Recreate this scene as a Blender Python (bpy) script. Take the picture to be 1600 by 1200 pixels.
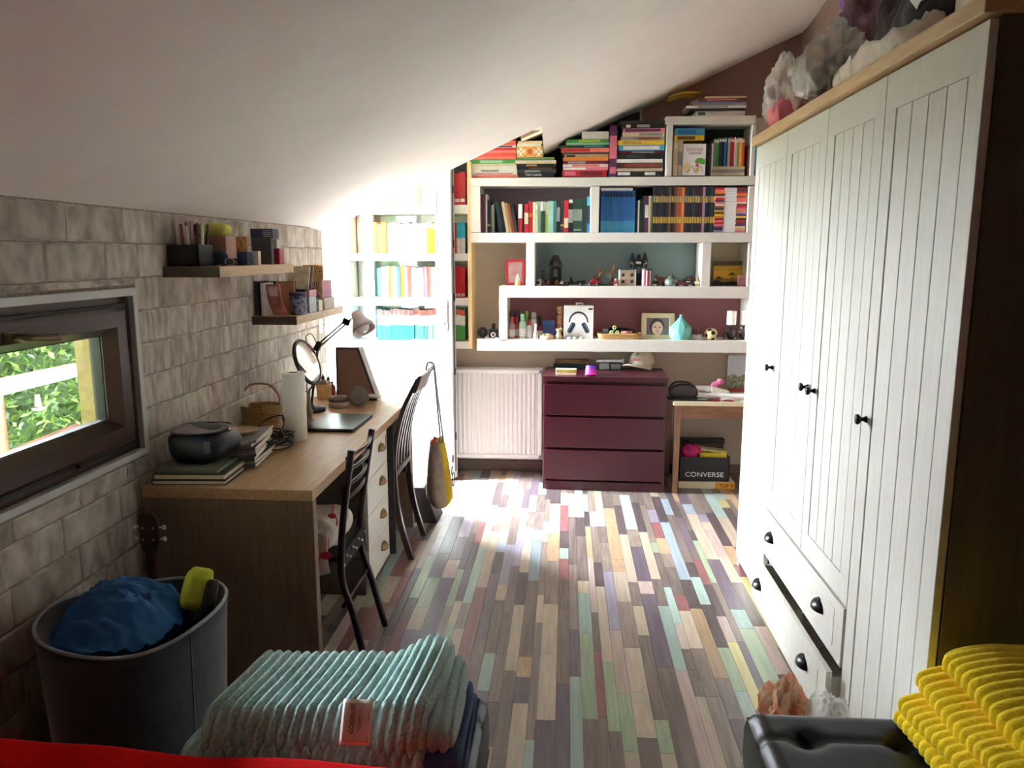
import bpy, bmesh, math, random
from mathutils import Vector, Matrix, Euler
import numpy as np
for o in list(bpy.data.objects): bpy.data.objects.remove(o)
scene = bpy.context.scene; C = scene.collection
random.seed(7)
PI = math.pi
# ------------------------------------------------------------------ camera
FPX, VPX, VPY, EYE = 1200.0, 885.0, 396.0, 1.55          # focal length in px, vanishing point, eye height
pitch = math.atan((600-VPY)/FPX); yaw = math.atan((VPX-800)*math.cos(pitch)/FPX)
cam = bpy.data.cameras.new('camera'); cam.sensor_width = 36.0; cam.lens = 36.0*FPX/1600.0; cam.clip_start = 0.02
camo = bpy.data.objects.new('camera', cam); C.objects.link(camo)
camo.location = (0, 0, EYE); camo.rotation_euler = (PI/2-pitch, 0, yaw); scene.camera = camo
_F = Vector((-math.sin(yaw)*math.cos(pitch), math.cos(yaw)*math.cos(pitch), -math.sin(pitch)))
_R = Vector((math.cos(yaw), math.sin(yaw), 0)); _U = _R.cross(_F)
def ray(x, y): return _F + _R*((x-800)/FPX) - _U*((y-600)/FPX)
def onx(x, y, X): d = ray(x, y); return d*(X/d.x)+Vector((0, 0, EYE))
def ony(x, y, Y): d = ray(x, y); return d*(Y/d.y)+Vector((0, 0, EYE))
def onz(x, y, Z): d = ray(x, y); return d*((Z-EYE)/d.z)+Vector((0, 0, EYE))
# ------------------------------------------------------------------ world, daylight, exposure
world = bpy.data.worlds.new('world'); scene.world = world; world.use_nodes = True
_bg = world.node_tree.nodes['Background']; _bg.inputs[0].default_value = (0.90, 0.96, 1.04, 1); _bg.inputs[1].default_value = 40.0
def portal(name, loc, rot, sx, sy):                       # sampling guides for the sky light in the openings, they emit nothing
    l = bpy.data.lights.new(name, 'AREA'); l.shape = 'RECTANGLE'; l.size = sx; l.size_y = sy; l.cycles.is_portal = True
    o = bpy.data.objects.new(name, l); C.objects.link(o); o.location = loc; o.rotation_euler = rot
portal('door_portal', (-1.78, 4.99, 1.1), (0, -PI/2, 0), 2.25, 0.66)
portal('window_portal', (-1.72, 1.98, 1.14), (0, -PI/2, 0), 0.52, 1.1)
scene.view_settings.view_transform = 'Standard'; scene.view_settings.look = 'None'
scene.view_settings.exposure = 3.0; scene.view_settings.gamma = 1.0; scene.view_settings.use_curve_mapping = False
scene.cycles.use_denoising = True
scene.cycles.max_bounces = 14; scene.cycles.diffuse_bounces = 8; scene.cycles.glossy_bounces = 5
scene.cycles.transmission_bounces = 10; scene.cycles.transparent_max_bounces = 16
scene.cycles.sample_clamp_indirect = 6.0
# ------------------------------------------------------------------ materials
def lin(c):
    return tuple(((v/255.0)/12.92 if v/255.0 <= .04045 else ((v/255.0+.055)/1.055)**2.4) for v in c)
MATS = {}
def mat(name, rgb, rough=.5, metal=0., var=.12, scale=30., stretch=(1, 1, 1), bump=0., rgb2=None, alpha=1., trans=0., coat=0., sheen=0., emit=0., rnd=0., detail=3., spec=.5):
    if name in MATS: return MATS[name]
    m = bpy.data.materials.new(name); m.use_nodes = True; nt = m.node_tree; N = nt.nodes; L = nt.links
    b = N['Principled BSDF']; c = lin(rgb)
    tc = N.new('ShaderNodeTexCoord'); mp = N.new('ShaderNodeMapping'); mp.inputs['Scale'].default_value = stretch
    L.new(tc.outputs['Object'], mp.inputs['Vector'])
    nz = N.new('ShaderNodeTexNoise'); nz.inputs['Scale'].default_value = scale; nz.inputs['Detail'].default_value = detail
    vec = mp.outputs['Vector']
    if rnd:
        oi = N.new('ShaderNodeObjectInfo'); ad = N.new('ShaderNodeVectorMath'); ad.operation = 'MULTIPLY_ADD'
        cb = N.new('ShaderNodeCombineXYZ')
        for i in range(3): L.new(oi.outputs['Random'], cb.inputs[i])
        L.new(cb.outputs[0], ad.inputs[0]); ad.inputs[1].default_value = (37, 53, 71); L.new(vec, ad.inputs[2]); vec = ad.outputs[0]
    L.new(vec, nz.inputs['Vector'])
    rp = N.new('ShaderNodeValToRGB'); e = rp.color_ramp.elements
    e[0].position = .32; e[1].position = .68
    if rgb2 is None:
        e[0].color = tuple(max(0, v*(1-var)) for v in c)+(1,); e[1].color = tuple(min(1, v*(1+var)) for v in c)+(1,)
    else:
        e[0].color = c+(1,); e[1].color = lin(rgb2)+(1,)
    L.new(nz.outputs['Fac'], rp.inputs['Fac'])
    col = rp.outputs['Color']
    if rnd:
        hv = N.new('ShaderNodeHueSaturation'); mr = N.new('ShaderNodeMapRange')
        mr.inputs['To Min'].default_value = 1-rnd; mr.inputs['To Max'].default_value = 1+rnd
        L.new(oi.outputs['Random'], mr.inputs['Value']); L.new(mr.outputs[0], hv.inputs['Value']); L.new(col, hv.inputs['Color']); col = hv.outputs['Color']
    L.new(col, b.inputs['Base Color'])
    b.inputs['Roughness'].default_value = rough; b.inputs['Metallic'].default_value = metal
    b.inputs['Specular IOR Level'].default_value = spec
    if coat: b.inputs['Coat Weight'].default_value = coat; b.inputs['Coat Roughness'].default_value = .1
    if sheen: b.inputs['Sheen Weight'].default_value = sheen
    if trans: b.inputs['Transmission Weight'].default_value = trans
    if alpha < 1: b.inputs['Alpha'].default_value = alpha
    if emit: L.new(col, b.inputs['Emission Color']); b.inputs['Emission Strength'].default_value = emit
    if bump:
        bp = N.new('ShaderNodeBump'); bp.inputs['Strength'].default_value = bump; bp.inputs['Distance'].default_value = .01
        L.new(nz.outputs['Fac'], bp.inputs['Height']); L.new(bp.outputs[0], b.inputs['Normal'])
    MATS[name] = m; return m
# ------------------------------------------------------------------ mesh builder
class MB:
    def __init__(s, off=(0, 0, 0)): s.v = []; s.f = []; s.m = []; s.o = Vector(off); s.mi = 0
    def add(s, vs, fs):
        n = len(s.v); s.v += [tuple(Vector(p)+s.o) for p in vs]
        for f in fs: s.f.append(tuple(i+n for i in f)); s.m.append(s.mi)
        return s
    def slot(s, i): s.mi = i; return s
    def box(s, x0, x1, y0, y1, z0, z1, R=None, about=None):
        vs = [Vector((x, y, z)) for z in (z0, z1) for y in (y0, y1) for x in (x0, x1)]
        if R is not None:
            a = Vector(about) if about else Vector(((x0+x1)/2, (y0+y1)/2, (z0+z1)/2)); vs = [R @ (p-a)+a for p in vs]
        return s.add(vs, [(0, 2, 3, 1), (4, 5, 7, 6), (0, 1, 5, 4), (2, 6, 7, 3), (0, 4, 6, 2), (1, 3, 7, 5)])
    def cbox(s, c, sz, R=None):
        return s.box(c[0]-sz[0]/2, c[0]+sz[0]/2, c[1]-sz[1]/2, c[1]+sz[1]/2, c[2]-sz[2]/2, c[2]+sz[2]/2, R)
    def tube(s, pts, r, n=8, closed=False, flat=1.0):
        pts = [Vector(p) for p in pts]; k = len(pts); rs = r if isinstance(r, (list, tuple)) else [r]*k
        rings = []; ref = None
        for i, p in enumerate(pts):
            if closed: t = pts[(i+1) % k]-pts[i-1]
            else: t = pts[min(i+1, k-1)]-pts[max(i-1, 0)]
            if t.length < 1e-9: t = Vector((0, 0, 1))
            t.normalize()
            if ref is None: ref = Vector((0, 0, 1)) if abs(t.z) < .9 else Vector((1, 0, 0))
            a = t.cross(ref)
            if a.length < 1e-6: a = t.cross(Vector((0, 1, 0)))
            a.normalize(); b = a.cross(t); ref = b
            rings.append([p+(a*math.cos(q*2*PI/n)+b*flat*math.sin(q*2*PI/n))*rs[i] for q in range(n)])
        vs = [q for rg in rings for q in rg]; fs = []
        for i in range(k if closed else k-1):
            j = (i+1) % k
            for q in range(n): fs.append((i*n+q, i*n+(q+1) % n, j*n+(q+1) % n, j*n+q))
        if not closed: fs += [tuple(range(n-1, -1, -1)), tuple(range((k-1)*n, k*n))]
        return s.add(vs, fs)
    def cyl(s, p0, p1, r0, r1=None, n=16): return s.tube([p0, p1], [r0, r0 if r1 is None else r1], n)
    def lathe(s, prof, c=(0, 0, 0), n=20, R=None, sx=1, sy=1, caps=True):
        vs = []; c = Vector(c)
        for r, z in prof:
            for q in range(n):
                p = Vector((r*math.cos(q*2*PI/n)*sx, r*math.sin(q*2*PI/n)*sy, z))
                vs.append((R @ p if R is not None else p)+c)
        fs = []
        for i in range(len(prof)-1):
            for q in range(n): fs.append((i*n+q, i*n+(q+1) % n, (i+1)*n+(q+1) % n, (i+1)*n+q))
        if caps: fs += [tuple(range(n-1, -1, -1)), tuple(range((len(prof)-1)*n, len(prof)*n))]
        return s.add(vs, fs)
    def ball(s, c, r, nu=12, nv=8, R=None, fn=None):
        r = (r, r, r) if not isinstance(r, (tuple, list)) else r; c = Vector(c); vs = []
        for j in range(nv+1):
            t = PI*j/nv
            for i in range(nu):
                a = 2*PI*i/nu; p = Vector((math.sin(t)*math.cos(a), math.sin(t)*math.sin(a), math.cos(t)))
                k = fn(p) if fn else 1.0
                p = Vector((p.x*r[0], p.y*r[1], p.z*r[2]))*k
                vs.append((R @ p if R is not None else p)+c)
        fs = [(j*nu+i, (j+1)*nu+i, (j+1)*nu+(i+1) % nu, j*nu+(i+1) % nu) for j in range(nv) for i in range(nu)]
        return s.add(vs, fs)
    def prism(s, poly, d0, d1, axis='y'):
        k = len(poly)
        def P(a, b, d): return (a, d, b) if axis == 'y' else ((d, a, b) if axis == 'x' else (a, b, d))
        vs = [P(a, b, d0) for a, b in poly]+[P(a, b, d1) for a, b in poly]
        return s.add(vs, [tuple(range(k)), tuple(range(2*k-1, k-1, -1))]+[(i, (i+1) % k, k+(i+1) % k, k+i) for i in range(k)])
    def grid(s, fn, nu, nv, cu=False, cv=False):
        vs = [fn(i/(nu if cu else nu-1), j/(nv if cv else nv-1)) for i in range(nu) for j in range(nv)]
        fs = [(i*nv+j, ((i+1) % nu)*nv+j, ((i+1) % nu)*nv+(j+1) % nv, i*nv+(j+1) % nv) for i in range(nu if cu else nu-1) for j in range(nv if cv else nv-1)]
        return s.add(vs, fs)
    def build(s, name, mats, parent=None, smooth=False, bevel=0., seg=2, solid=0., sub=0, fixn=True):
        me = bpy.data.meshes.new(name); me.from_pydata(s.v, [], s.f)
        mats = mats if isinstance(mats, (list, tuple)) else [mats]
        for m in mats: me.materials.append(m)
        me.polygons.foreach_set('material_index', [min(i, len(mats)-1) for i in s.m])
        if fixn:
            b = bmesh.new(); b.from_mesh(me); bmesh.ops.remove_doubles(b, verts=b.verts, dist=1e-6)
            bmesh.ops.recalc_face_normals(b, faces=b.faces); b.to_mesh(me); b.free()
        if smooth: me.polygons.foreach_set('use_smooth', [True]*len(me.polygons))
        o = bpy.data.objects.new(name, me); C.objects.link(o)
        if parent: o.parent = parent
        if solid: md = o.modifiers.new('solid', 'SOLIDIFY'); md.thickness = solid; md.offset = 0
        if bevel: md = o.modifiers.new('bevel', 'BEVEL'); md.width = bevel; md.segments = seg; md.limit_method = 'ANGLE'; md.angle_limit = .6
        if sub: md = o.modifiers.new('sub', 'SUBSURF'); md.levels = sub; md.render_levels = sub
        return o
def tag(o, label, cat, group=None):
    o['label'] = label; o['category'] = cat
    if group: o['group'] = group
    return o
def thing(name, label, cat, loc=(0, 0, 0), rz=0, group=None):
    o = bpy.data.objects.new(name, None); C.objects.link(o); o.empty_display_size = .05
    o.location = loc; o.rotation_euler = (0, 0, rz); return tag(o, label, cat, group)
def solo(mb, name, mats, label, cat, loc=(0, 0, 0), rot=(0, 0, 0), group=None, **k):
    o = mb.build(name, mats, **k); o.location = loc; o.rotation_euler = rot; return tag(o, label, cat, group)
def struct(mb, name, mats, parent=None, **k):
    o = mb.build(name, mats, parent, **k)
    if not parent: o['kind'] = 'structure'
    return o
def bez(pts, n=8, closed=False):
    pts = [Vector(p) for p in pts]; k = len(pts); out = []
    for i in range(k if closed else k-1):
        g = (lambda j: pts[j % k]) if closed else (lambda j: pts[max(0, min(k-1, j))])
        p0, p1, p2, p3 = g(i-1), g(i), g(i+1), g(i+2)
        for q in range(n):
            t = q/n; out.append(.5*((2*p1)+(-p0+p2)*t+(2*p0-5*p1+4*p2-p3)*t*t+(-p0+3*p1-3*p2+p3)*t**3))
    if not closed: out.append(pts[-1])
    return out
def text(name, body, size, mat_, parent, loc, rot, depth=.0006, align='CENTER', sx=1.0):
    cu = bpy.data.curves.new(name, 'FONT'); cu.body = body; cu.size = size; cu.align_x = align; cu.align_y = 'CENTER'; cu.extrude = depth
    t = bpy.data.objects.new(name, cu); C.objects.link(t)
    dg = bpy.context.evaluated_depsgraph_get(); me = bpy.data.meshes.new_from_object(t.evaluated_get(dg))
    bpy.data.objects.remove(t); me.materials.clear(); me.materials.append(mat_)
    o = bpy.data.objects.new(name, me); C.objects.link(o); o.parent = parent; o.location = loc; o.rotation_euler = rot; o.scale = (sx, 1, 1)
    return o
FACE = (PI/2, 0, 0)          # text that looks towards -Y
def Rx(a): return Matrix.Rotation(a, 3, 'X')
def Ry(a): return Matrix.Rotation(a, 3, 'Y')
def Rz(a): return Matrix.Rotation(a, 3, 'Z')
def rr(w, h, r, n=4):        # rounded rectangle outline, centred
    out = []
    for cx, cy, a0 in ((w/2-r, h/2-r, 0), (-w/2+r, h/2-r, PI/2), (-w/2+r, -h/2+r, PI), (w/2-r, -h/2+r, 3*PI/2)):
        for i in range(n+1): a = a0+i*PI/2/n; out.append((cx+r*math.cos(a), cy+r*math.sin(a)))
    return out
# common materials
WHITE = mat('white_lacquer', (220, 216, 208), .5, var=.02); UPVC = mat('white_upvc', (214, 215, 214), .35, var=.01)
OAK = mat('desk_oak', (176, 140, 102), .42, rgb2=(196, 162, 124), scale=9, stretch=(9, .7, 9), bump=.05)
OAKL = mat('pale_oak', (196, 160, 112), .45, rgb2=(212, 180, 134), scale=9, stretch=(10, .8, 10), bump=.05)
PINE = mat('pine_board', (214, 178, 122), .5, rgb2=(226, 196, 146), scale=8, stretch=(10, 10, .8))
BLACK = mat('black_plastic', (22, 23, 25), .4, var=.1); BLACKM = mat('black_matt', (18, 19, 21), .8, var=.15)
CHROME = mat('chrome_metal', (205, 205, 205), .18, 1., var=.03); IRON = mat('dark_metal', (58, 56, 58), .35, .8)
PAPER = mat('page_paper', (228, 222, 206), .8, var=.05, scale=90); WPAPER = mat('white_paper', (238, 238, 236), .7, var=.03)
# ------------------------------------------------------------------ room shell
XL, XR, YB, YN, YF = -1.5, 1.5, 5.38, -1.6, 5.13
WY0, WY1, WZ0, WZ1 = 1.44, 2.565, .864, 1.412            # small window hole
DY0, DY1, DZ1 = 4.69, 5.31, 2.22                         # balcony door hole
DORM = 2.335                                             # flat ceiling of the door dormer
def ceil_z(x, y):
    z = 1.703+.455*(x-XL)
    t = min(1, max(0, (y-4.45)/(YB-4.45))); return z-.115*t*t*(3-2*t)
plaster = mat('ceiling_paint', (236, 230, 224), .85, var=.02, scale=6)
wallp = mat('wall_beige_paint', (196, 182, 164), .8, var=.03, scale=5)
mortar = mat('wallpaper_mortar', (118, 107, 95), .85, rgb2=(160, 149, 134), scale=14, stretch=(1, 6, .6))
dim = mat('wall_plain_paint', (176, 166, 152), .85, var=.04, scale=5)
# ceiling: one sloped plane that stops at the dormer above the balcony door
mb = MB(); xs = [XL-.02, -.9, -.155, .4, 1.0, XR+.02]; ys = [YN-.02, 0, 1.5, 3, 4.45, 4.72, 4.9, 5.1, 5.25, YB+.02]
for i in range(len(xs)-1):
    for j in range(len(ys)-1):
        if xs[i+1] <= -.15 and ys[j] >= 4.71: continue
        q = [(xs[i], ys[j]), (xs[i+1], ys[j]), (xs[i+1], ys[j+1]), (xs[i], ys[j+1])]
        mb.add([(x, y, ceil_z(x, y)) for x, y in q], [(0, 1, 2, 3)])
        mb.add([(x, y, ceil_z(x, y)+.16) for x, y in q], [(0, 1, 2, 3)])
struct(mb, 'ceiling', plaster, smooth=True, fixn=True)
mb = MB().box(XL-.25, -.155, 4.72, YB+.02, DORM, DORM+.1)
mb.add([(XL-.25, 4.72, 1.6), (-.155, 4.72, ceil_z(-.155, 4.72)), (-.155, 4.72, DORM+.05), (XL-.25, 4.72, DORM+.05)], [(0, 1, 2, 3)])
mb.add([(-.155, 4.72, ceil_z(-.155, 4.72)), (-.155, YB, ceil_z(-.155, YB)), (-.155, YB, DORM+.05), (-.155, 4.72, DORM+.05)], [(0, 1, 2, 3)])
struct(mb, 'ceiling_dormer', plaster, fixn=False)
# left wall with the two holes
mb = MB(); T = XL-.21
mb.box(T, XL, YN, WY0, -.05, 1.75).box(T, XL, WY0, WY1, -.05, WZ0).box(T, XL, WY0, WY1, WZ1, 1.75).box(T, XL, WY1, 4.72, -.05, 1.75)
mb.box(T, XL, 4.72-.03, DY0, 0, DORM)
wall_left = struct(mb, 'wall_left', mortar)
mb = MB().box(T, XL, DY1, YB+.2, -.05, DORM).box(T, XL, DY0, DY1, DZ1, DORM).box(T, XL, DY0, DY1, -.05, .0)
struct(mb, 'wall_left_dormer', wallp)
mb = MB().box(XL-.25, XR+.2, YB, YB+.2, -.05, 3.3); wall_back = struct(mb, 'wall_back', wallp)
struct(MB().box(XR, XR+.15, YN, YB+.2, -.05, 3.4), 'wall_right', mat('wall_right_paint', (150, 122, 114), .8, var=.03, scale=5))
struct(MB().box(XL-.25, XR+.15, YN-.15, YN, -.05, 3.4), 'wall_near', dim)
# painted fields on the back wall (they are the backs of the wall niches)
def painted(px0, py0, px1, py1, rgb, nm):
    a, b = ony(px0, py1, YB), ony(px1, py0, YB)
    MB().box(a.x, b.x, YB-.002, YB+.01, a.z, b.z).build('paint_field', mat(nm, rgb, .75, var=.03, scale=5), wall_back)
painted(748, 288, 932, 372, (142, 128, 142), 'paint_purple')
painted(932, 288, 1176, 372, (38, 58, 54), 'paint_dark_green')
painted(832, 376, 1098, 456, (142, 164, 164), 'paint_teal')
painted(1100, 376, 1170, 456, (190, 180, 150), 'paint_sand')
painted(790, 458, 1172, 540, (160, 104, 110), 'paint_rose')
painted(1045, 186, 1180, 282, (38, 58, 54), 'paint_dark_green')
painted(700, 175, 1000, 282, (34, 44, 44), 'shade_black_green')  # dark shade behind the upper stacks put into the wall colour
a = ony(1000, 282, YB); b = ony(1045, 120, YB)
mb = MB().add([(a.x, YB-.001, a.z), (b.x, YB-.001, a.z), (b.x, YB-.001, 2.66), (a.x, YB-.001, 2.66)], [(0, 1, 2, 3)])
mb.add([(b.x, YB-.001, ony(1045, 186, YB).z), (XR, YB-.001, ony(1045, 186, YB).z), (XR, YB-.001, 3.1), (b.x, YB-.001, 3.1)], [(0, 1, 2, 3)])
mb.build('paint_field', mat('paint_rose_brown', (140, 108, 102), .8, var=.03, scale=5), wall_back)
base = mat('baseboard_wood', (104, 88, 80), .5, rgb2=(122, 104, 94), scale=10, stretch=(1, 8, 8))
struct(MB().box(XL, XR, YB-.016, YB, 0, .075), 'baseboard_back', base, bevel=.004)
struct(MB().box(XL, XL+.016, YN, DY0, 0, .075), 'baseboard_left', base, bevel=.004)
# ------------------------------------------------------------------ floor of coloured strips
floor = struct(MB().box(XL-.25, XR+.15, YN-.1, YB+.1, -.06, -.006), 'floor', mat('floor_base', (60, 54, 50), .6))
PL = [((134, 120, 114), (104, 92, 88), 22), ((150, 136, 126), (122, 108, 100), 16), ((104, 92, 92), (82, 72, 72), 14), ((196, 182, 162), (174, 158, 140), 14),
      ((168, 188, 180), (148, 166, 158), 8), ((150, 102, 102), (126, 84, 86), 7), ((118, 104, 114), (98, 86, 96), 6), ((160, 172, 182), (138, 150, 160), 5),
      ((198, 190, 136), (178, 168, 116), 2.5), ((164, 180, 150), (144, 158, 130), 4), ((186, 158, 128), (164, 136, 108), 6), ((196, 176, 168), (174, 154, 146), 8), ((160, 154, 170), (142, 134, 150), 3)]
PM = [mat('floor_strip_%d' % i, p[1], .34, rgb2=p[0], scale=1.0, stretch=(3.5, 2.2, 1), bump=.1, rnd=.12, detail=9) for i, p in enumerate(PL)]
PW = [p[2] for p in PL]
rf = random.Random(3); strips = []; x = XL
while x < XR:
    w = rf.choice((.03, .036, .042, .048, .054, .066)); y = YN-rf.random()*.5
    while y < YB-.02:
        l = rf.choice((.16, .24, .3, .36, .45, .52, .62))*rf.uniform(.85, 1.15)
        strips.append((x, min(x+w, XR), max(y, YN), min(y+l, YB-.016), rf.choices(range(len(PL)), PW)[0])); y += l
    x += w
def in_view(s):
    X, Y = (s[0]+s[1])/2, (s[2]+s[3])/2
    p = Vector((X, Y, 0))-Vector((0, 0, EYE)); d = p.dot(_F)
    if d < .3: return 0
    u, v = 800+FPX*p.dot(_R)/d, 600-FPX*p.dot(_U)/d
    if not (480 < u < 1310 and 725 < v < 1230): return 0
    if X > .84 and Y < 3.8: return 0
    if X < -.85 and Y > 2.45: return 0
    if Y < 1.75 and not -.22 < X < .47: return 0
    return (s[1]-s[0])*(s[3]-s[2])/d**2.2
strips.sort(key=in_view, reverse=True)
cube = bpy.data.meshes.new('plank'); _t = MB().box(-.5, .5, -.5, .5, -.5, .5)
cube.from_pydata(_t.v, [], _t.f); cube.materials.append(PM[0])
for s in strips[:298]:
    o = bpy.data.objects.new('plank', cube); C.objects.link(o); o.parent = floor
    h = rf.uniform(0, .0004)
    o.location = ((s[0]+s[1])/2, (s[2]+s[3])/2, -.004-h); o.scale = (s[1]-s[0]-.0012, s[3]-s[2]-.0014, .008)
    o.material_slots[0].link = 'OBJECT'; o.material_slots[0].material = PM[s[4]]
mb = MB()
for s in strips[298:]:
    mb.slot(s[4]).box(s[0]+.0006, s[1]-.0006, s[2]+.0007, s[3]-.0007, -.008, -rf.uniform(0, .0004))
o = mb.build('plank_field', PM, floor, fixn=False); o['kind'] = 'stuff'
# ------------------------------------------------------------------ wallpaper bricks on the left wall
BR = [mat('brick_wash_%d' % i, a, .8, rgb2=b, scale=1.0, stretch=(1, 4.2, 1.1), bump=.25, rnd=.05, detail=12) for i, (a, b) in enumerate((((146, 135, 122), (204, 196, 184)), ((138, 127, 114), (196, 187, 174)), ((156, 145, 131), (212, 204, 192))))]
rb = random.Random(11); bm_meshes = []
for k in range(5):
    t = MB()
    def fb(u, v, k=k, r=random.Random(50+k)):
        e = min(u, 1-u, v, 1-v); y = u-.5; z = v-.5
        wob = .004*math.sin(9*u+k*2.1)+.003*math.sin(21*u+k)
        return Vector((1.0 if e > .04 else (.55 if e > .01 else -.4), y+.015*math.sin(7*v+k)*(abs(y) > .45), z+wob*2.0*(abs(z) > .3)))
    us = [0, .012, .05, .25, .5, .75, .95, .988, 1]; vs_ = [0, .03, .09, .5, .91, .97, 1]
    n = len(vs_); t.add([fb(u, v) for u in us for v in vs_], [(i*n+j, (i+1)*n+j, (i+1)*n+j+1, i*n+j+1) for i in range(len(us)-1) for j in range(n-1)])
    me = bpy.data.meshes.new('brick'); me.from_pydata(t.v, [], t.f); me.materials.append(BR[0])
    me.polygons.foreach_set('use_smooth', [True]*len(me.polygons)); me.update(); bm_meshes.append(me)
holes = [(WY0-.03, WY1+.03, WZ0-.03, WZ1+.03)]; z = 1.70; CH = .1165; row = 0; bricks = []
while z > .02:
    z0 = max(z-CH, 0); y = 1.20-rb.random()*.15
    while y < DY0:
        w = rb.choice((.13, .19, .23, .26, .30)); y1 = min(y+w, DY0)
        bricks.append((y, y1, z0, z)); y += w
    z -= CH; row += 1
nb = 0
for (y0, y1, z0, z1) in bricks:
    segs = [(y0, y1, z0, z1)]
    for h in holes:
        out = []
        for (a, b, c, d) in segs:
            if b <= h[0] or a >= h[1] or d <= h[2] or c >= h[3]: out.append((a, b, c, d)); continue
            if a < h[0]: out.append((a, h[0], c, d))
            if b > h[1]: out.append((h[1], b, c, d))
            if c < h[2]: out.append((max(a, h[0]), min(b, h[1]), c, h[2]))
            if d > h[3]: out.append((max(a, h[0]), min(b, h[1]), h[3], d))
        segs = out
    for (a, b, c, d) in segs:
        if b-a < .02 or d-c < .012 or (c+d)/2 < .3 and (a+b)/2 > 2.6 or nb >= 298: continue
        o = bpy.data.objects.new('brick', rb.choice(bm_meshes)); C.objects.link(o); o.parent = wall_left; nb += 1
        o.location = (XL, (a+b)/2, (c+d)/2); o.scale = (.0045*rb.uniform(.8, 1.15), b-a-.0006, d-c-.0012)
        o.material_slots[0].link = 'OBJECT'; o.material_slots[0].material = rb.choice(BR)
print('bricks', nb)
# ------------------------------------------------------------------ small brown window in the left wall
BROWN = mat('brown_upvc', (62, 44, 38), .32, var=.1, scale=60, stretch=(4, .5, 4)); GASKET = mat('black_gasket', (16, 15, 15), .6)
TRIMG = mat('pale_grey_trim', (196, 200, 196), .5, var=.03)
def glass_mat(name, tint, rough=0.0, k=1.0, refl=1.0):
    m = bpy.data.materials.new(name); m.use_nodes = True; nt = m.node_tree; N = nt.nodes; L = nt.links; N.clear()
    out = N.new('ShaderNodeOutputMaterial'); tr = N.new('ShaderNodeBsdfTransparent'); gl = N.new('ShaderNodeBsdfGlossy'); mx = N.new('ShaderNodeMixShader')
    fr = N.new('ShaderNodeFresnel'); fr.inputs['IOR'].default_value = 1.5
    tr.inputs[0].default_value = tint+(1,); gl.inputs['Roughness'].default_value = rough
    ml = N.new('ShaderNodeMath'); ml.operation = 'MULTIPLY'; ml.inputs[1].default_value = refl
    ge = N.new('ShaderNodeNewGeometry'); sb = N.new('ShaderNodeMath'); sb.operation = 'SUBTRACT'; sb.inputs[0].default_value = 1.0; sb.use_clamp = True
    L.new(ge.outputs['Backfacing'], sb.inputs[1]); m2 = N.new('ShaderNodeMath'); m2.operation = 'MULTIPLY'; m2.use_clamp = True; L.new(fr.outputs[0], m2.inputs[0]); L.new(sb.outputs[0], m2.inputs[1])   # the far face of a thin pane adds no second reflection
    L.new(m2.outputs[0], ml.inputs[0]); L.new(ml.outputs[0], mx.inputs[0]); L.new(tr.outputs[0], mx.inputs[1]); L.new(gl.outputs[0], mx.inputs[2]); L.new(mx.outputs[0], out.inputs[0])
    MATS[name] = m; return m
GLASS = glass_mat('window_glass', (.95, .97, .96), 0, 1, 1.6)
def ring(y0, y1, z0, z1, w, xa, xb, mb, wz=None):
    wz = wz or w
    mb.box(xa, xb, y0, y1, z0, z0+wz); mb.box(xa, xb, y0, y1, z1-wz, z1); mb.box(xa, xb, y0, y0+w, z0+wz, z1-wz); mb.box(xa, xb, y1-w, y1, z0+wz, z1-wz)
win = bpy.data.objects.new('window_1', None); C.objects.link(win); win.location = (XL, (WY0+WY1)/2, WZ0); win['kind'] = 'structure'
off = (-XL, -(WY0+WY1)/2, -WZ0)
mb = MB(off); ring(WY0-.022, WY1+.022, WZ0-.022, WZ1+.022, .024, XL-.01, XL+.012, mb); mb.build('window_trim', TRIMG, win, bevel=.003)
mb = MB(off); ring(WY0+.002, WY1-.002, WZ0+.002, WZ1-.002, .035, XL-.11, XL-.02, mb); mb.build('window_frame', BROWN, win, bevel=.004)
mb = MB(off); ring(WY0+.03, WY1-.03, WZ0+.03, WZ1-.03, .012, XL-.05, XL-.004, mb); mb.build('gasket', GASKET, win)
# sash with a chamfered inner edge
mb = MB(off); A = (WY0+.042, WY1-.042, WZ0+.042, WZ1-.042)
def rect(i, x): return [(x, A[0]+i, A[2]+i), (x, A[1]-i, A[2]+i), (x, A[1]-i, A[3]-i), (x, A[0]+i, A[3]-i)]
lo = [rect(0, XL-.08), rect(0, XL+.002), rect(.012, XL+.008), rect(.062, XL+.008), rect(.088, XL-.035), rect(.088, XL-.08)]
mb.add([p for l in lo for p in l], [(i*4+j, i*4+(j+1) % 4, (i+1)*4+(j+1) % 4, (i+1)*4+j) for i in range(5) for j in range(4)])
sash = mb.build('window_sash', BROWN, win)
mb = MB(off).box(XL-.062, XL-.056, A[0]+.085, A[1]-.085, A[2]+.085, A[3]-.085); mb.build('pane', GLASS, win)
mb = MB(off); ring(A[0]+.084, A[1]-.084, A[2]+.084, A[3]-.084, .008, XL-.07, XL-.04, mb); mb.build('glazing_bead', GASKET, win)
hc = (XL+.02, 1.965, 1.325)
mb = MB(off).cbox((XL+.012, 1.965, 1.325), (.012, .07, .032)); mb.tube(bez([(XL+.018, 1.965, 1.325), (XL+.05, 1.975, 1.325), (XL+.058, 2.03, 1.318), (XL+.055, 2.10, 1.312)], 5), [.011]*15+[.007], 8)
mb.build('handle', mat('bronze_handle', (110, 92, 70), .35, .6), win, smooth=True)
mb = MB(off).cbox((XL+.012, 2.2, .905), (.012, .035, .012)); mb.build('latch', IRON, win)
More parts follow.
